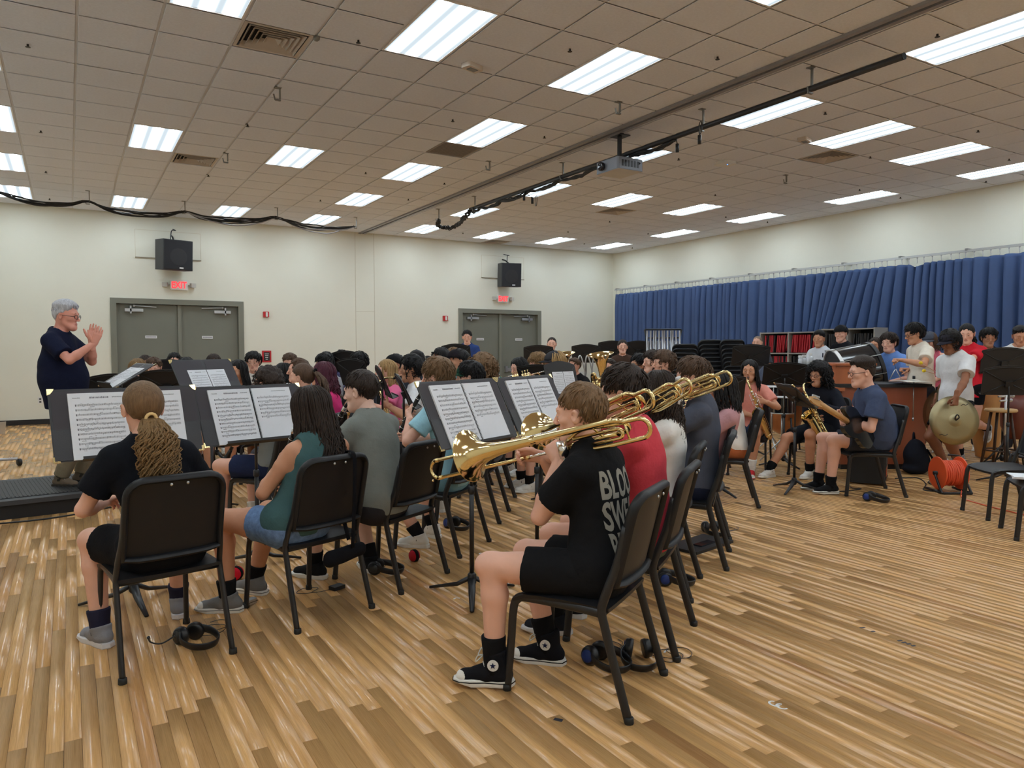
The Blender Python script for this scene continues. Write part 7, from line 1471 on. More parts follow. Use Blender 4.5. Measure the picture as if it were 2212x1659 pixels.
# tall dark wooden drum-like box at the right edge
c = atd(2195, 900, 8.9); o = thing('bongo_drum', 'dark red wooden drum on the right behind the bar stool', 'drum', (c[0], c[1], 0)); b = MB(); b.lathe([(0.10, 0.35), (0.16, 0.5), (0.17, 0.7), (0.15, 0.9)], k=24); b.obj('shell', mat('red_wood', s2l(104, 48, 36), 0.35), o, smooth=True)
for k in range(3): a = k*2.094; b = MB(); b.tube([(0.09*math.cos(a), 0.09*math.sin(a), 0.4), (0.22*math.cos(a), 0.22*math.sin(a), 0.0)], 0.012, 6); b.obj('leg', M_TUBE, o, smooth=True)
b = MB(); b.lathe([(0.155, 0.89), (0.16, 0.92), (0.001, 0.922)], k=24); b.obj('drum_head', mat('skin_head', (0.7, 0.66, 0.58), 0.6), o, smooth=True)
# bass drum on a stand
c = atd(1842, 812, 10.1); ax = nrm(V3(0.80, -0.55, 0.20)); x = nrm(np.cross(V3(0, 0, 1), ax)); R3 = np.stack([x, np.cross(ax, x), ax], 1); o = thing('bass_drum', 'black concert bass drum with white hoop behind the curly hair', 'drum', M=mtx(R3, c))
BS = mat('drum_gloss_black', (0.01, 0.01, 0.012), 0.12, coat=0.5); b = MB(); b.lathe([(0.40, -0.2), (0.40, 0.24)], k=48, cap=False); b.lathe([(0.395, 0.24), (0.395, -0.2)], k=48, cap=False); b.obj('shell', BS, o, smooth=True)
for z, mm in ((-0.22, mat('hoop_white', (0.75, 0.75, 0.74), 0.35)), (0.26, M_BLACK)): b = MB(); b.lathe([(0.402, z-0.022), (0.418, z-0.022), (0.418, z+0.022), (0.402, z+0.022), (0.402, z-0.022)], k=48, cap=False); b.obj('hoop', mm, o)
b = MB(); b.lathe([(0.001, -0.22), (0.40, -0.222)], k=40, cap=False); b.obj('drum_head', mat('head_dark', (0.03, 0.03, 0.032), 0.4), o); b = MB(); b.lathe([(0.001, 0.26), (0.40, 0.262)], k=40, cap=False); b.obj('drum_head', mat('head_grey', (0.25, 0.25, 0.26), 0.4), o)
for k in range(10): a = k*0.628; b = MB(); b.tube([(0.425*math.cos(a), 0.425*math.sin(a), -0.24), (0.415*math.cos(a), 0.415*math.sin(a), 0.28)], 0.005, 6); b.box((0.42*math.cos(a), 0.42*math.sin(a), -0.24), (0.03, 0.03, 0.03)); b.obj('tension_rod', M_STEEL, o)
o = thing('bass_drum_stand', 'black tubular stand under the bass drum', 'stand', (c[0], c[1], 0))
for s in (-1, 1):
    for s2 in (-1, 1): b = MB(); b.tube([V3(s*0.35, s2*0.28, 0.0), V3(s*0.22, s2*0.20, c[2]-0.36)], 0.015, 8); b.obj('leg', M_TUBE, o, smooth=True)
for s in (-1, 1): b = MB(); b.tube([V3(-0.24, s*0.22, c[2]-0.42), V3(0.24, s*0.22, c[2]-0.42)], 0.015, 8); b.obj('rail', M_TUBE, o, smooth=True)
# timpani under a cover, table with bottles, drums
c = atd(1692, 800, 10.3); o = thing('covered_timpani', 'kettledrum under a blue-grey cover behind the music stands', 'drum', (c[0], c[1], 0)); b = MB(); b.lathe([(0.05, 0.25), (0.22, 0.35), (0.33, 0.6), (0.36, 0.85), (0.36, 1.02)], k=32); b.obj('bowl', mat('copper_bowl', (0.5, 0.25, 0.15), 0.3, 0.9), o, smooth=True)
b = MB(); b.lathe([(0.375, 0.93), (0.38, 1.03), (0.36, 1.10), (0.27, 1.20), (0.14, 1.24), (0.001, 1.25)], k=32); b.obj('cover', cloth((74, 80, 98)), o, smooth=True)
for k in range(3): a = k*2.094; b = MB(); b.tube([(0.30*math.cos(a), 0.30*math.sin(a), 0.5), (0.38*math.cos(a), 0.38*math.sin(a), 0.0)], 0.014, 6); b.obj('leg', M_TUBE, o, smooth=True)
c = atd(1738, 792, 10.5); o = thing('side_table', 'brown table with bottles behind the long curly hair', 'table', (c[0], c[1], 0), crz); th = c[2]
MB().b2((-0.24, -0.24, th-0.04), (0.24, 0.24, th)).obj('table_top', mat('table_brown', s2l(92, 76, 66), 0.5), o); MB().b2((-0.23, -0.23, th-0.2), (0.23, 0.23, th-0.04)).obj('apron', mat('table_brown', s2l(92, 76, 66), 0.5), o)
for sx in (-1, 1):
    for sy in (-1, 1): MB().b2((sx*0.2-0.02, sy*0.2-0.02, 0), (sx*0.2+0.02, sy*0.2+0.02, th-0.2)).obj('leg', M_TUBE, o)
for k, (px0, hh, lab, rr) in enumerate(((1729, 0.16, 'white-capped clear bottle on the brown table', 0.032), (1737, 0.17, 'white-capped clear bottle right beside another on the brown table', 0.032), (1752, 0.19, 'white pump dispenser bottle on the brown table', 0.030), (1743, 0.07, 'short white cup on the brown table', 0.028))):
    q = atd(px0, 785, 10.4+0.05*k); s_ = thing('bottle' if k < 3 else 'cup', lab, 'bottle' if k < 3 else 'cup', (q[0], q[1], th)); b = MB(); b.lathe([(rr, 0), (rr, hh*0.7), (rr*0.55, hh*0.82)], k=14); b.obj('container', mat('bottle_clear', (0.62, 0.64, 0.66), 0.2), s_, smooth=True)
    b = MB(); b.lathe([(rr*0.6 if k == 2 else rr*0.95, hh*0.8), (rr*0.6 if k == 2 else rr*0.95, hh), (0.001, hh*1.01)], k=12); b.obj('cap', M_WHITE, s_)
for k, (x, y, d, rr, hh, lab) in enumerate(((1668, 835, 9.7, 0.18, 0.16, 'small chrome-rimmed snare drum behind the pink t-shirt'), (1690, 858, 9.3, 0.14, 0.20, 'chrome-fitted tom drum behind the pink t-shirt'))):
    c = atd(x, y, d); o = thing('snare_drum', lab, 'drum', (c[0], c[1], 0)); b = MB(); b.lathe([(rr, c[2]-hh), (rr, c[2])], k=28, cap=False); b.obj('shell', BS, o, smooth=True); b = MB(); b.lathe([(rr-0.004, c[2]), (0.001, c[2]+0.001)], k=28); b.obj('drum_head', M_WHITE, o)
    for z in (c[2]-hh, c[2]): b = MB(); b.tube([((rr+0.006)*math.cos(a), (rr+0.006)*math.sin(a), z) for a in np.linspace(0, 6.283, 28, endpoint=False)], 0.008, 6, closed=True); b.obj('rim', M_STEEL, o, smooth=True)
    for j in range(8): a = j*0.785; b = MB(); b.cyl(((rr+0.01)*math.cos(a), (rr+0.01)*math.sin(a), c[2]-hh), ((rr+0.01)*math.cos(a), (rr+0.01)*math.sin(a), c[2]), 0.006, 6); b.obj('lug', M_STEEL, o, smooth=True)
    b = MB(); b.cyl((0, 0, 0.2), (0, 0, c[2]-hh), 0.012, 8); b.obj('post', M_STEEL, o, smooth=True)
    for j in range(3): a = j*2.094; b = MB(); b.tube([(0, 0, 0.3), (0.26*math.cos(a), 0.26*math.sin(a), 0.01)], 0.009, 6); b.obj('leg', M_STEEL, o, smooth=True)
# ---------------------------------------------------------------- along the curtain
SHX = 12.75
def shelf(label, x0px, x1px, ztop, seed, reds):
    y0, y1 = atX(x0px, 740, SHX)[1], atX(x1px, 740, SHX)[1]; W = abs(y0-y1); o = thing('folder_shelf', label, 'shelf', (SHX, (y0+y1)/2, 0), math.pi/2)
    GY_ = mat('shelf_grey', s2l(150, 148, 144), 0.5); BK = mat('shelf_black', (0.012, 0.012, 0.013), 0.6); n = 2; cw = W/n
    MB().b2((-W/2, -0.42, 0), (W/2, -0.40, ztop)).obj('back_panel', BK, o)
    for k in range(n+1): MB().b2((-W/2+k*cw-0.015, -0.40, 0), (-W/2+k*cw+0.015, 0.0, ztop)).obj('upright', GY_, o)
    for z in (0.02, 0.46, 0.90, 1.34, ztop-0.03): MB().b2((-W/2, -0.40, z), (W/2, -0.002, z+0.025)).obj('shelf_board', GY_ if z > 0.3 else BK, o)
    r_ = random.Random(seed)
    return o, W, cw, r_, (y0+y1)/2
FR = mat('folder_red', s2l(176, 30, 44), 0.6); FK = mat('folder_black', (0.015, 0.015, 0.018), 0.6)
for (lab, xa, xb, zt, sd, red) in (('grey shelf unit filled with red and black folders', 1642, 1768, 1.80, 3, True), ('dark shelf unit with black folders behind the white polo', 1775, 1888, 1.84, 5, False)):
    o, W, cw, r_, yc = shelf(lab, xa, xb, zt, sd, red)
    for c_ in range(2):
        for lv, z in enumerate((0.045, 0.485, 0.925, 1.365)):
            x = -W/2+c_*cw+0.03
            while x < -W/2+(c_+1)*cw-0.06:
                th_ = r_.uniform(0.02, 0.04); isred = red and ((lv == 3 and r_.random() < 0.8) or (lv == 2 and c_ == 1 and r_.random() < 0.7))
                lean = r_.choice((0, 0, 0.12, 0.2)) if lv == 3 else 0
                if lv >= 2:
                    f_ = MB(); f_.box((0, -0.2, 0.19), (th_*0.8, 0.30, 0.36)); fo = f_.obj('music_binder', FR if isred else FK, None); M = Matrix.Translation((SHX, yc, 0))@Matrix.Rotation(math.pi/2, 4, 'Z')@Matrix.Translation((x+th_/2+lean*0.19, 0, z))@Matrix.Rotation(-lean*0.6, 4, 'Y'); fo.matrix_world = M
                    tag(fo, ('thin red folder standing in the upper tier of the grey shelf unit' if lv == 3 else 'thin red folder standing in the lower tier of the grey shelf unit') if isred else ('thin black folder standing among red ones on the grey shelf unit' if red else 'thin black folder standing in the dark shelf unit'), 'folder', 'folders in the shelf units')
                x += th_*(1.6 if lean else 1.15)+(0.02 if r_.random() < 0.2 else 0)
# chimes
c = atd(1432, 770, 13.2); o = thing('chimes_rack', 'tubular chimes on a black frame by the blue curtain', 'chimes', (c[0], c[1], 0), YAW*-1)
zt = CAMH+44/FPX*13.2
for k in range(20):
    x = -0.29+0.58*k/19; z1 = zt-0.02-(0.18 if k % 5 in (1, 3) else 0.0); b = MB(); b.cyl((x, 0.03 if k % 5 in (1, 3) else -0.03, z1-1.15+0.02*k), (x, 0.03 if k % 5 in (1, 3) else -0.03, z1), 0.016, 10); b.obj('chime_tube', mat('chime_steel', (0.5, 0.5, 0.52), 0.3, 0.9), o, smooth=True)
for z, w in ((zt, 0.32), (zt-0.15, 0.30)): b = MB(); b.tube([(-w, 0, z), (w, 0, z)], 0.014, 8); b.obj('top_rail', M_TUBE, o, smooth=True)
for s in (-1, 1): b = MB(); b.tube([(s*0.33, 0, zt), (s*0.30, 0, zt-0.14), (s*0.34, 0, 0.03)], 0.018, 8); b.obj('post', M_TUBE, o, smooth=True); b = MB(); b.tube([(s*0.34, -0.3, 0.03), (s*0.34, 0.3, 0.03)], 0.02, 8); b.obj('foot', M_TUBE, o, smooth=True)
# stacked chairs
for si, (x, d, n, lab, fcs) in enumerate(((1480, 12.6, 10, 'black music chair in the stack nearest the chimes', (0.75, 0.65)), (1535, 12.6, 11, 'black music chair in the middle stack by the curtain', (0.45, 0.9)), (1582, 12.5, 11, 'black music chair in the stack nearest the folder shelf', (0.45, 0.9)))):
    q = atd(x, 780, d); fv = nrm((*fcs, 0))[:2]
    for k in range(n): chair(lab, (q[0]+fv[0]*0.03*k, q[1]+fv[1]*0.03*k), fv, 'stacked chairs', z=0.072*k, rivets=False)
# tubular rack
c = atd(1266, 810, 12.0); o = thing('tubular_rack', 'chrome tubular rack beside the tuba bells', 'rack', (c[0], c[1], 0), -YAW)
for k in range(3):
    x = -0.12+0.12*k; b = MB(); b.tube(smooth_path([(x-0.06, 0, 0.02), (x-0.04, 0, 0.8), (x, 0, 1.30), (x+0.06, 0, 1.25), (x+0.16, 0, 0.8)], 5), 0.012, 8); b.obj('bent_tube', M_STEEL, o, smooth=True)
b = MB(); b.tube([(-0.2, 0.1, 0.02), (0.28, 0.1, 0.02)], 0.014, 8); b.obj('foot', M_TUBE, o, smooth=True); MB().b2((-0.10, -0.02, 0.85), (-0.03, 0.0, 1.08)).obj('white_label', M_WHITE, o)
# ---------------------------------------------------------------- guitar, amplifier, floor things near the guitarist
gl = pU['toW']; hL_, hR_ = pU['hand'][-1], pU['hand'][1]
nk0 = atd(1763, 866, 6.62); nk1 = atd(1842, 916, 6.93)
yax = nrm(nk0-nk1); zf = nrm(V3(*(pU['fw'][:2]), 0.25)); xax = nrm(np.cross(yax, zf)); zf = np.cross(xax, yax); GR = np.stack([xax, yax, zf], 1)
o = thing('electric_guitar', 'black electric guitar with maple neck held by the navy t-shirt', 'guitar', M=mtx(GR, nk1))
ML = mat('maple_neck', s2l(196, 150, 96), 0.35, var=0.1, vscale=20, stretch=(1, 0.1, 1)); L0 = np.linalg.norm(nk0-nk1)
pl2 = [(-0.03, 0.10), (-0.075, 0.20), (-0.13, 0.14), (-0.15, 0.02), (-0.11, -0.10), (-0.15, -0.22), (-0.12, -0.32), (0.0, -0.36), (0.13, -0.31), (0.16, -0.20), (0.12, -0.08), (0.14, 0.03), (0.12, 0.13), (0.08, 0.16), (0.03, 0.08)]
pl2 = [tuple(p[:2]) for p in smooth_path([(*p, 0) for p in pl2]+[(*pl2[0], 0)], 3)[:-1]]; b = MB(); b.prism(pl2[::-1], -0.022, 0.022); b.obj('body', BS, o)
MB().b2((-0.026, 0.0, 0.0), (0.026, L0-0.08, 0.022)).obj('neck', ML, o); b = MB(); b.tube([(0, 0.02, 0.0), (0, L0-0.06, 0.0)], 0.024, 10, flat=(0.7, 1)); b.obj('neck_back', ML, o, smooth=True)
b = MB(); b.prism([(-0.025, L0-0.09), (0.025, L0-0.09), (0.038, L0-0.03), (0.040, L0+0.05), (0.028, L0+0.09), (-0.012, L0+0.085), (-0.030, L0+0.03)][::-1], -0.008, 0.012); hd_ = b.obj('headstock', ML, o)
for k in range(6): b = MB(); b.cyl((-0.018+0.003*k, L0-0.03+0.018*k, -0.02), (-0.018+0.003*k, L0-0.03+0.018*k, 0.022), 0.005, 8); b.box((-0.045+0.003*k, L0-0.03+0.018*k, 0.0), (0.02, 0.01, 0.012)); b.obj('tuning_peg', M_STEEL, hd_)
MB().b2((-0.04, -0.20, 0.022), (0.04, -0.17, 0.03)).obj('bridge', M_STEEL, o)
for y in (-0.10, -0.02): MB().b2((-0.038, y-0.01, 0.022), (0.038, y+0.01, 0.028)).obj('pickup', M_WHITE, o)
am = (7.42, 4.82); o = thing('guitar_amplifier', 'black guitar amplifier with an orange label behind the guitarist\'s chair', 'amplifier', (am[0], am[1], 0), math.atan2(0.5, 0.86)+0.0)
b = MB(); b.prism(rrect(0.56, 0.34, 0.02, 3), 0.02, 0.56); b.obj('cabinet', mat('amp_black', (0.014, 0.014, 0.015), 0.6, bump=0.2, bscale=300), o); MB().b2((-0.25, -0.176, 0.06), (0.25, -0.17, 0.44)).obj('grille_cloth', mat('amp_grille', (0.022, 0.022, 0.024), 0.8, bump=0.4, bscale=600), o)
OR = mat('label_orange', s2l(206, 96, 48), 0.5)
for lo, hi in (((-0.20, 0.085), (0.05, 0.092)), ((-0.20, 0.165), (0.12, 0.172)), ((-0.20, 0.085), (-0.193, 0.172)), ((-0.10, 0.10), (-0.03, 0.155))): MB().b2((lo[0], -0.179, lo[1]), (hi[0], -0.176, hi[1])).obj('label_bar', OR, o)
for sx in (-1, 1): MB().box((0.13, -0.1775, 0.125), (0.018, 0.003, 0.11), roty(sx*0.6)).obj('label_cross', mat('label_pale', s2l(200, 170, 150), 0.5), o)
for sx in (-1, 1): b = MB(); b.ball((sx*0.26, -0.15, 0.03), 0.03, 8); b.obj('corner', M_BLACK, o, smooth=True)
# backpack
c = atz(1976, 1022); V, F = sdf([ell((0, 0, 0.20), (0.17, 0.12, 0.20), k=0.05), ell((0, -0.08, 0.14), (0.13, 0.07, 0.12), k=0.04), ell((0, 0, 0.06), (0.18, 0.13, 0.06), k=0.05)], 0.012, [(0.006, 30, 4)], [((0, 0, 0.0), V3(0, 0, -1))])
o = thing('backpack', 'dark backpack slumped on the floor beside the console', 'backpack', (c[0], c[1], 0), 0.3); ob('bag', new_mesh('bag', V, F, [cloth((22, 24, 32))]), o); b = MB(); b.tube(smooth_path([(-0.04, 0.02, 0.38), (0, 0.02, 0.47), (0.05, 0.02, 0.38)], 5), 0.010, 6); b.obj('handle_loop', cloth((22, 24, 32)), o, smooth=True); b = MB(); b.tube(smooth_path([(0.08, -0.10, 0.28), (0.18, -0.16, 0.12), (0.28, -0.12, 0.01)], 5), 0.014, 6, flat=(0.4, 1.4)); b.obj('strap', cloth((22, 24, 32)), o, smooth=True)
# cable reel
c = atz(2048, 1062); o = thing('cable_reel', 'orange cable reel with wound orange cord on a black stand', 'cable reel', (c[0], c[1], 0), -0.55); OG = mat('reel_orange', s2l(236, 96, 52), 0.45); RX = np.array([[0, 0, 1.0], [0, 1, 0], [-1, 0, 0]])
for s in (-1, 1):
    b = MB(); b.lathe([(0.03, s*0.11-0.006), (0.16, s*0.11-0.006), (0.165, s*0.11), (0.16, s*0.11+0.006), (0.03, s*0.11+0.006)], (0, 0, 0.19), RX, 32); b.obj('flange', OG, o, smooth=False)
for k in range(16): x = -0.098+0.013*k; b = MB(); rr = 0.115+0.008*math.sin(k*2.1); b.tube([(x+0.004*math.sin(a*3+k), rr*math.cos(a), 0.19+rr*math.sin(a)) for a in np.linspace(0, 6.283, 26, endpoint=False)], 0.0085, 6, closed=True); b.obj('cord_turn', mat('cord_orange', s2l(226, 92, 56), 0.5), o, smooth=True)
b = MB(); b.cyl((-0.15, 0, 0.19), (0.15, 0, 0.19), 0.02, 10); b.obj('axle', M_BLACK, o, smooth=True)
for s in (-1, 1): b = MB(); b.tube(smooth_path([(s*0.14, 0, 0.19), (s*0.145, -0.13, 0.03), (s*0.14, -0.16, 0.014)], 4)+[(s*0.14, 0.16, 0.014)], 0.012, 8); b.obj('frame_side', M_TUBE, o, smooth=True)
b = MB(); b.tube([(-0.14, -0.16, 0.014), (0.14, -0.16, 0.014)], 0.012, 8); b.obj('frame_bar', M_TUBE, o, smooth=True); b = MB(); b.tube(smooth_path([(0.15, 0, 0.19), (0.17, 0.06, 0.28), (0.17, 0.1, 0.34), (0.05, 0.1, 0.36)], 4), 0.010, 8); b.obj('crank', M_TUBE, o, smooth=True)
b = MB(); b.tube(smooth_path([c+V3(0.02, -0.12, 0.03), atz(2080, 1076, 0.005), atz(2130, 1092, 0.005), atz(2212, 1112, 0.005), atz(2330, 1140, 0.005)], 5), 0.005, 6); tag(b.obj('orange_cord', mat('cord_orange', s2l(226, 92, 56), 0.5), smooth=True), 'orange cord trailing from the reel across the floor', 'cord')
b = MB(); b.tube(smooth_path([V3(am[0]+0.3, am[1]-0.12, 0.02), atz(1980, 1032, 0.006), atz(2000, 1045, 0.006), atz(1995, 1058, 0.006), atz(2022, 1060, 0.006), atz(2030, 1052, 0.006), atz(2005, 1042, 0.006), atz(2025, 1030, 0.006)], 5), 0.006, 6); tag(b.obj('power_cord', M_CAB, smooth=True), 'black power cord looping from the amplifier to the reel', 'cord')
b = MB(); b.tube(smooth_path([V3(am[0]-0.1, am[1]-0.2, 0.3), atz(1845, 1040, 0.006), atz(1838, 1053, 0.006), atz(1860, 1056, 0.006), atz(1800, 1062, 0.006), atz(1780, 1052, 0.006)], 5), 0.005, 6); tag(b.obj('guitar_lead', M_CAB, smooth=True), 'thin black guitar lead on the floor by the amplifier', 'cord')
# empty chairs on the right
chair('empty black music chair beside the orange cable reel', (6.87, 3.18), nrm((-0.81, 0.59, 0))[:2], 'black music chairs'); chair('empty black music chair holding white papers', (6.36, 2.65), nrm((-0.63, 0.77, 0))[:2], 'black music chairs'); chair('empty black music chair behind the cable reel chair', (8.0, 3.35), nrm((-0.85, 0.5, 0))[:2], 'black music chairs')
o = thing('paper_stack', 'loose white papers on an empty chair seat', 'paper', (6.28, 2.72, 0.445), 0.4); b = MB()
for k in range(3): MB().box((0.012*k, 0.01*k, 0.004+0.006*k), (0.21, 0.28, 0.005), rotz(0.15*k)).obj('sheet', M_PAPER, o)
# ---------------------------------------------------------------- things on the floor
headphones('black headset with boom microphone behind the curly ponytail\'s chair', atz(410, 1388), 0.5, None, 1.1, mic=True)
headphones('black headphones with blue cups under the slogan t-shirt\'s chair', atz(1290, 1432), 0.3, 'blue', 1.25); headphones('black headphones with blue lining beside the slogan t-shirt\'s rear chair legs', atz(1378, 1422), -0.6, 'blue', 0.9); headphones('black headphones with blue cups under the red t-shirt\'s chair', atz(1440, 1262), 0.9, 'blue', 1.0); headphones('black headphones with blue cups in front of the guitarist\'s chair', atz(1880, 1082), 0.2, 'blue', 1.1)
headphones('black headphones on the floor under the light blue t-shirt', atz(978, 1140), 0.2, 'blue', 1.1); headphones('black headphones on the floor beside the grey t-shirt\'s shoe', atz(816, 1238), 1.0, None, 1.0); headphones('black headphones on the black board under the slate t-shirt', atz(1535, 1150), -0.3, None, 1.0)
q = atz(1512, 1178); o = thing('pedal_board', 'flat black board with a phone under the slate t-shirt\'s chair', 'board', (q[0], q[1], 0), 0.2); MB().b2((-0.24, -0.13, 0.0), (0.24, 0.13, 0.02)).obj('board', M_BLACK, o); MB().b2((-0.10, -0.08, 0.02), (0.08, -0.01, 0.03)).obj('phone', mat('phone_glass', (0.02, 0.02, 0.025), 0.08), o)
def pouch(label, p, rz, c, R_, L_, band):
    o = thing('pouch', label, 'pouch', (p[0], p[1], R_), rz); b = MB(); b.lathe([(0.001, -L_/2), (R_*0.85, -L_/2), (R_, -L_/2+0.012), (R_, L_/2-0.012), (R_*0.85, L_/2), (0.001, L_/2)], (0, 0, 0), RX, 18); b.obj('case', cloth(c), o, smooth=True); b = MB(); b.lathe([(R_+0.002, -0.012), (R_+0.004, -0.012), (R_+0.004, 0.012), (R_+0.002, 0.012)], (0, 0, 0), RX, 18); b.obj('zip_band', cloth(band), o, smooth=True)
pouch('small red and black pouch on the floor by the canvas shoe', atz(510, 1252), 0.9, (186, 28, 44), 0.04, 0.075, (20, 20, 22)); pouch('small red and black headphone case under the grey t-shirt\'s chair', atz(895, 1212), 0.2, (150, 30, 40), 0.038, 0.05, (16, 16, 18))
q = atz(541, 1304); o = thing('metal_case', 'small shiny metal case by the canvas shoe', 'case', (q[0], q[1], 0), 0.5); b = MB(); b.prism(rrect(0.07, 0.04, 0.012, 4), 0.0, 0.028); b.obj('shell', M_STEEL, o, angle=40); MB().b2((-0.036, -0.021, 0.012), (0.036, 0.021, 0.015)).obj('seam', M_BLACK, o)
q = atz(728, 1272); o = thing('belt_pack', 'small black wireless pack with thin wire under the teal player\'s chair', 'belt pack', (q[0], q[1], 0), 0.4); MB().b2((-0.04, -0.028, 0), (0.04, 0.028, 0.022)).obj('pack', M_BLACK, o); b = MB(); b.tube(smooth_path([(-0.04, 0, 0.01), (-0.12, 0.04, 0.004), (-0.2, 0.12, 0.004), (-0.12, 0.16, 0.004), (-0.06, 0.1, 0.004), (-0.14, 0.06, 0.006)], 6), 0.0018, 5); b.obj('wire', M_CAB, o, smooth=True)
# floor tape marks
def tape(label, px_pts, m, w=0.014):
    for (x, y, L_, a) in px_pts:
        q = atz(x, y); b = MB(); b.box((q[0], q[1], 0.0004), (w, L_, 0.0006), rotz(a)); tag(b.obj('floor_tape', m), label, 'tape', label)
TBK = mat('tape_black', (0.02, 0.02, 0.03), 0.6); TWH = mat('tape_white', (0.8, 0.8, 0.78), 0.6)
tape('short black tape dash on the open oak floor', [(1863, 1356, 0.03, 1.2), (1886, 1364, 0.022, 1.2), (1944, 1384, 0.026, 1.25), (1953, 1388, 0.026, 1.25), (1963, 1391, 0.026, 1.25), (1973, 1395, 0.022, 1.25)], TBK); tape('black tape scrap behind the nearest chair', [(1206, 1555, 0.035, 0.6)], TBK, 0.02)
for k, (x, y) in enumerate(((1673, 1520), (1689, 1526))):
    q = atz(x, y); b = MB(); b.tube([(q[0]+0.018*math.cos(a), q[1]+0.022*math.sin(a), 0.0003) for a in np.linspace(0.6, 5.0, 12)], 0.0045, 4, flat=(0.1, 1), up=(0, 0, 1)); tag(b.obj('chalk_number', TWH), 'worn white painted numeral on the open oak floor', 'floor mark', 'painted numerals')
for k, (x, y, lab) in enumerate(((1442, 1408, 'white paint scrap beside the red t-shirt\'s chair leg'), (987, 1293, 'tiny white paper scrap near the stand\'s foot'), (1040, 1196, 'white paint mark near the stand pole'))):
    q = atz(x, y); b = MB(); b.tube(smooth_path([(q[0]-0.02, q[1], 0.0004), (q[0], q[1]+0.012, 0.0004), (q[0]+0.018, q[1]-0.004, 0.0004)], 3), 0.005, 4, flat=(0.1, 1), up=(0, 0, 1)); tag(b.obj('floor_scrap', TWH), lab, 'scrap')
# pouch and strap on the teal player's chair
cx, cy = 1.087, 4.045; Rb = rotz(math.atan2(-dirB[0], dirB[1])); W_ = lambda p: Rb@V3(*p)+V3(cx, cy, 0)
o = thing('hanging_bag', 'black sling bag hanging below the teal player\'s chair', 'bag', (cx, cy, 0), math.atan2(-dirB[0], dirB[1])); V, F = sdf([cone((-0.02, -0.27, 0.33), (0.17, -0.27, 0.345), 0.045, 0.040, k=0.03, n=V3(0, 1, 0), q=1.5)], 0.008, [(0.003, 60, 2)]); ob('bag', new_mesh('bag', V, F, [cloth((16, 16, 20))]), o)
b = MB(); b.tube(smooth_path([(0.10, -0.30, 0.37), (0.09, -0.33, 0.6), (0.085, -0.345, 0.84), (0.085, -0.32, 0.893), (0.085, -0.26, 0.86), (0.09, -0.22, 0.6), (0.12, -0.24, 0.40)], 5), 0.011, 6, flat=(0.25, 1.2), up=(0, -1, 0)); b.obj('strap', cloth((16, 16, 20)), o, smooth=True)
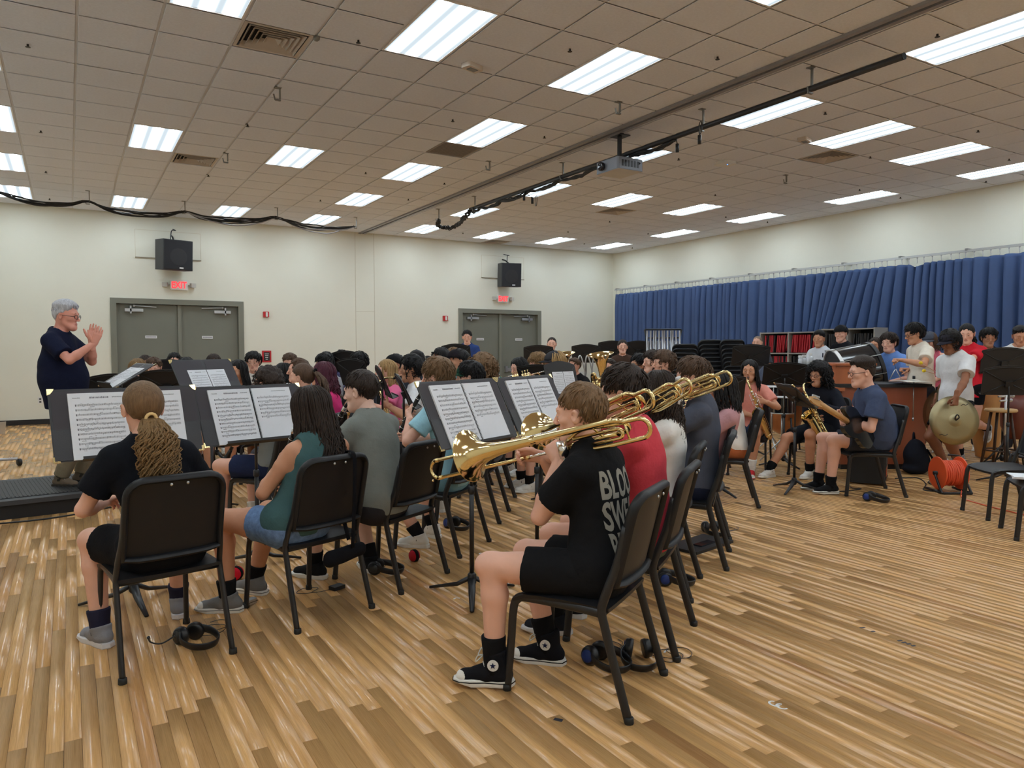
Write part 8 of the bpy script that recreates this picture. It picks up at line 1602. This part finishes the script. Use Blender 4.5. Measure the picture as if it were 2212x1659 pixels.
# ---------------------------------------------------------------- clothing details
from mathutils.bvhtree import BVHTree
def stick(me, info, part, M0, direc, off=0.0015):
    """press a flat mesh (its local xy placed by M0 in the body frame) onto a garment along direc"""
    so = [c_ for c_ in info['root'].children if c_.name.split('.')[0] == part][0]; ms = so.data
    bv = BVHTree.FromPolygons([v.co[:] for v in ms.vertices], [p.vertices[:] for p in ms.polygons]); d = Vector(direc).normalized()
    for v in me.vertices:
        w = M0@v.co; h = bv.ray_cast(w, d); v.co = (h[0]-d*off) if h[0] is not None else w
    return so
inf = pD; y0 = inf['sp'](0.9); TXM = mat('print_grey', s2l(150, 146, 136), 0.7)
for s_, z, sz, sx in (('BLOOD', -0.06, 0.155, 0.52), ('SWEAT', -0.185, 0.155, 0.50), ('RESPECT', -0.31, 0.155, 0.38), ('THE FIRST TWO YOU GIVE', -0.365, 0.045, 0.55), ('THE LAST ONE YOU EARN', -0.41, 0.045, 0.57)):
    me = text_mesh(s_, sz, 0.0045 if sz > 0.1 else 0.0012, TXM, 0.02, sx, 'LEFT'); c0 = V3(-0.112, y0[1]-0.5, y0[2]+z-sz*0.3)
    so = stick(me, inf, 'shirt', mtx(np.array([[1.0, 0, 0], [0, 0, -1], [0, 1, 0]]), c0), (0, 1, 0)); ob('shirt_print', me, so)
inf = pPolo; me = text_mesh('1', 0.09, 0.004, mat('print_navy', s2l(30, 36, 60), 0.7), 0.03); q = inf['sp'](0.78); so = stick(me, inf, 'shirt', mtx(np.array([[-1.0, 0, 0], [0, 0, 1], [0, 1, 0]]), V3(-0.09, 0.6, q[2])), (0, -1, 0)); ob('shirt_number', me, so)
k = MB(); nbp = inf['nb']; k.tube([nbp+V3(0.075*math.sin(a), 0.005+0.07*math.cos(a), 0.02-0.03*math.cos(a)) for a in np.linspace(0.3, 5.98, 20)], 0.016, 6, flat=(1.3, 0.5)); k.obj('collar', cloth((206, 212, 220)), so, smooth=True)
so = [c_ for c_ in cond['root'].children if c_.name.split('.')[0] == 'shirt'][0]; k = MB(); nbp = cond['nb']; k.tube([nbp+V3(0.085*math.sin(a), 0.005+0.085*math.cos(a), 0.03-0.035*math.cos(a)) for a in np.linspace(0.25, 6.03, 22)], 0.02, 6, flat=(1.4, 0.45)); k.obj('collar', cloth((18, 22, 42)), so, smooth=True)
# white bow
inf = pF; o = inf['root']; Hc = inf['H']+inf['Rh']@V3(-0.02, -0.125, 0.06); WB = cloth((226, 228, 232)); bw = bpy.data.objects.new('hair_bow', None); col.objects.link(bw); bw.parent = o
for s in (-1, 1):
    b = MB(); b.tube(smooth_path([Hc, Hc+V3(s*0.03, -0.012, 0.03), Hc+V3(s*0.055, -0.01, 0.02), Hc+V3(s*0.03, -0.012, -0.002), Hc], 4), 0.008, 6, flat=(0.3, 1.3)); b.obj('loop', WB, bw, smooth=True)
    b = MB(); b.tube(smooth_path([Hc, Hc+V3(s*0.015, -0.03, -0.05), Hc+V3(s*0.03, -0.02, -0.13)], 4), 0.009, 6, flat=(0.25, 1.3)); b.obj('ribbon_tail', WB, bw, smooth=True)
b = MB(); b.ball(Hc, 0.012, 8); b.obj('knot', WB, bw, smooth=True)
# saxophone neck strap on the white shirt
print('all done', round(time.time()-T0, 1))
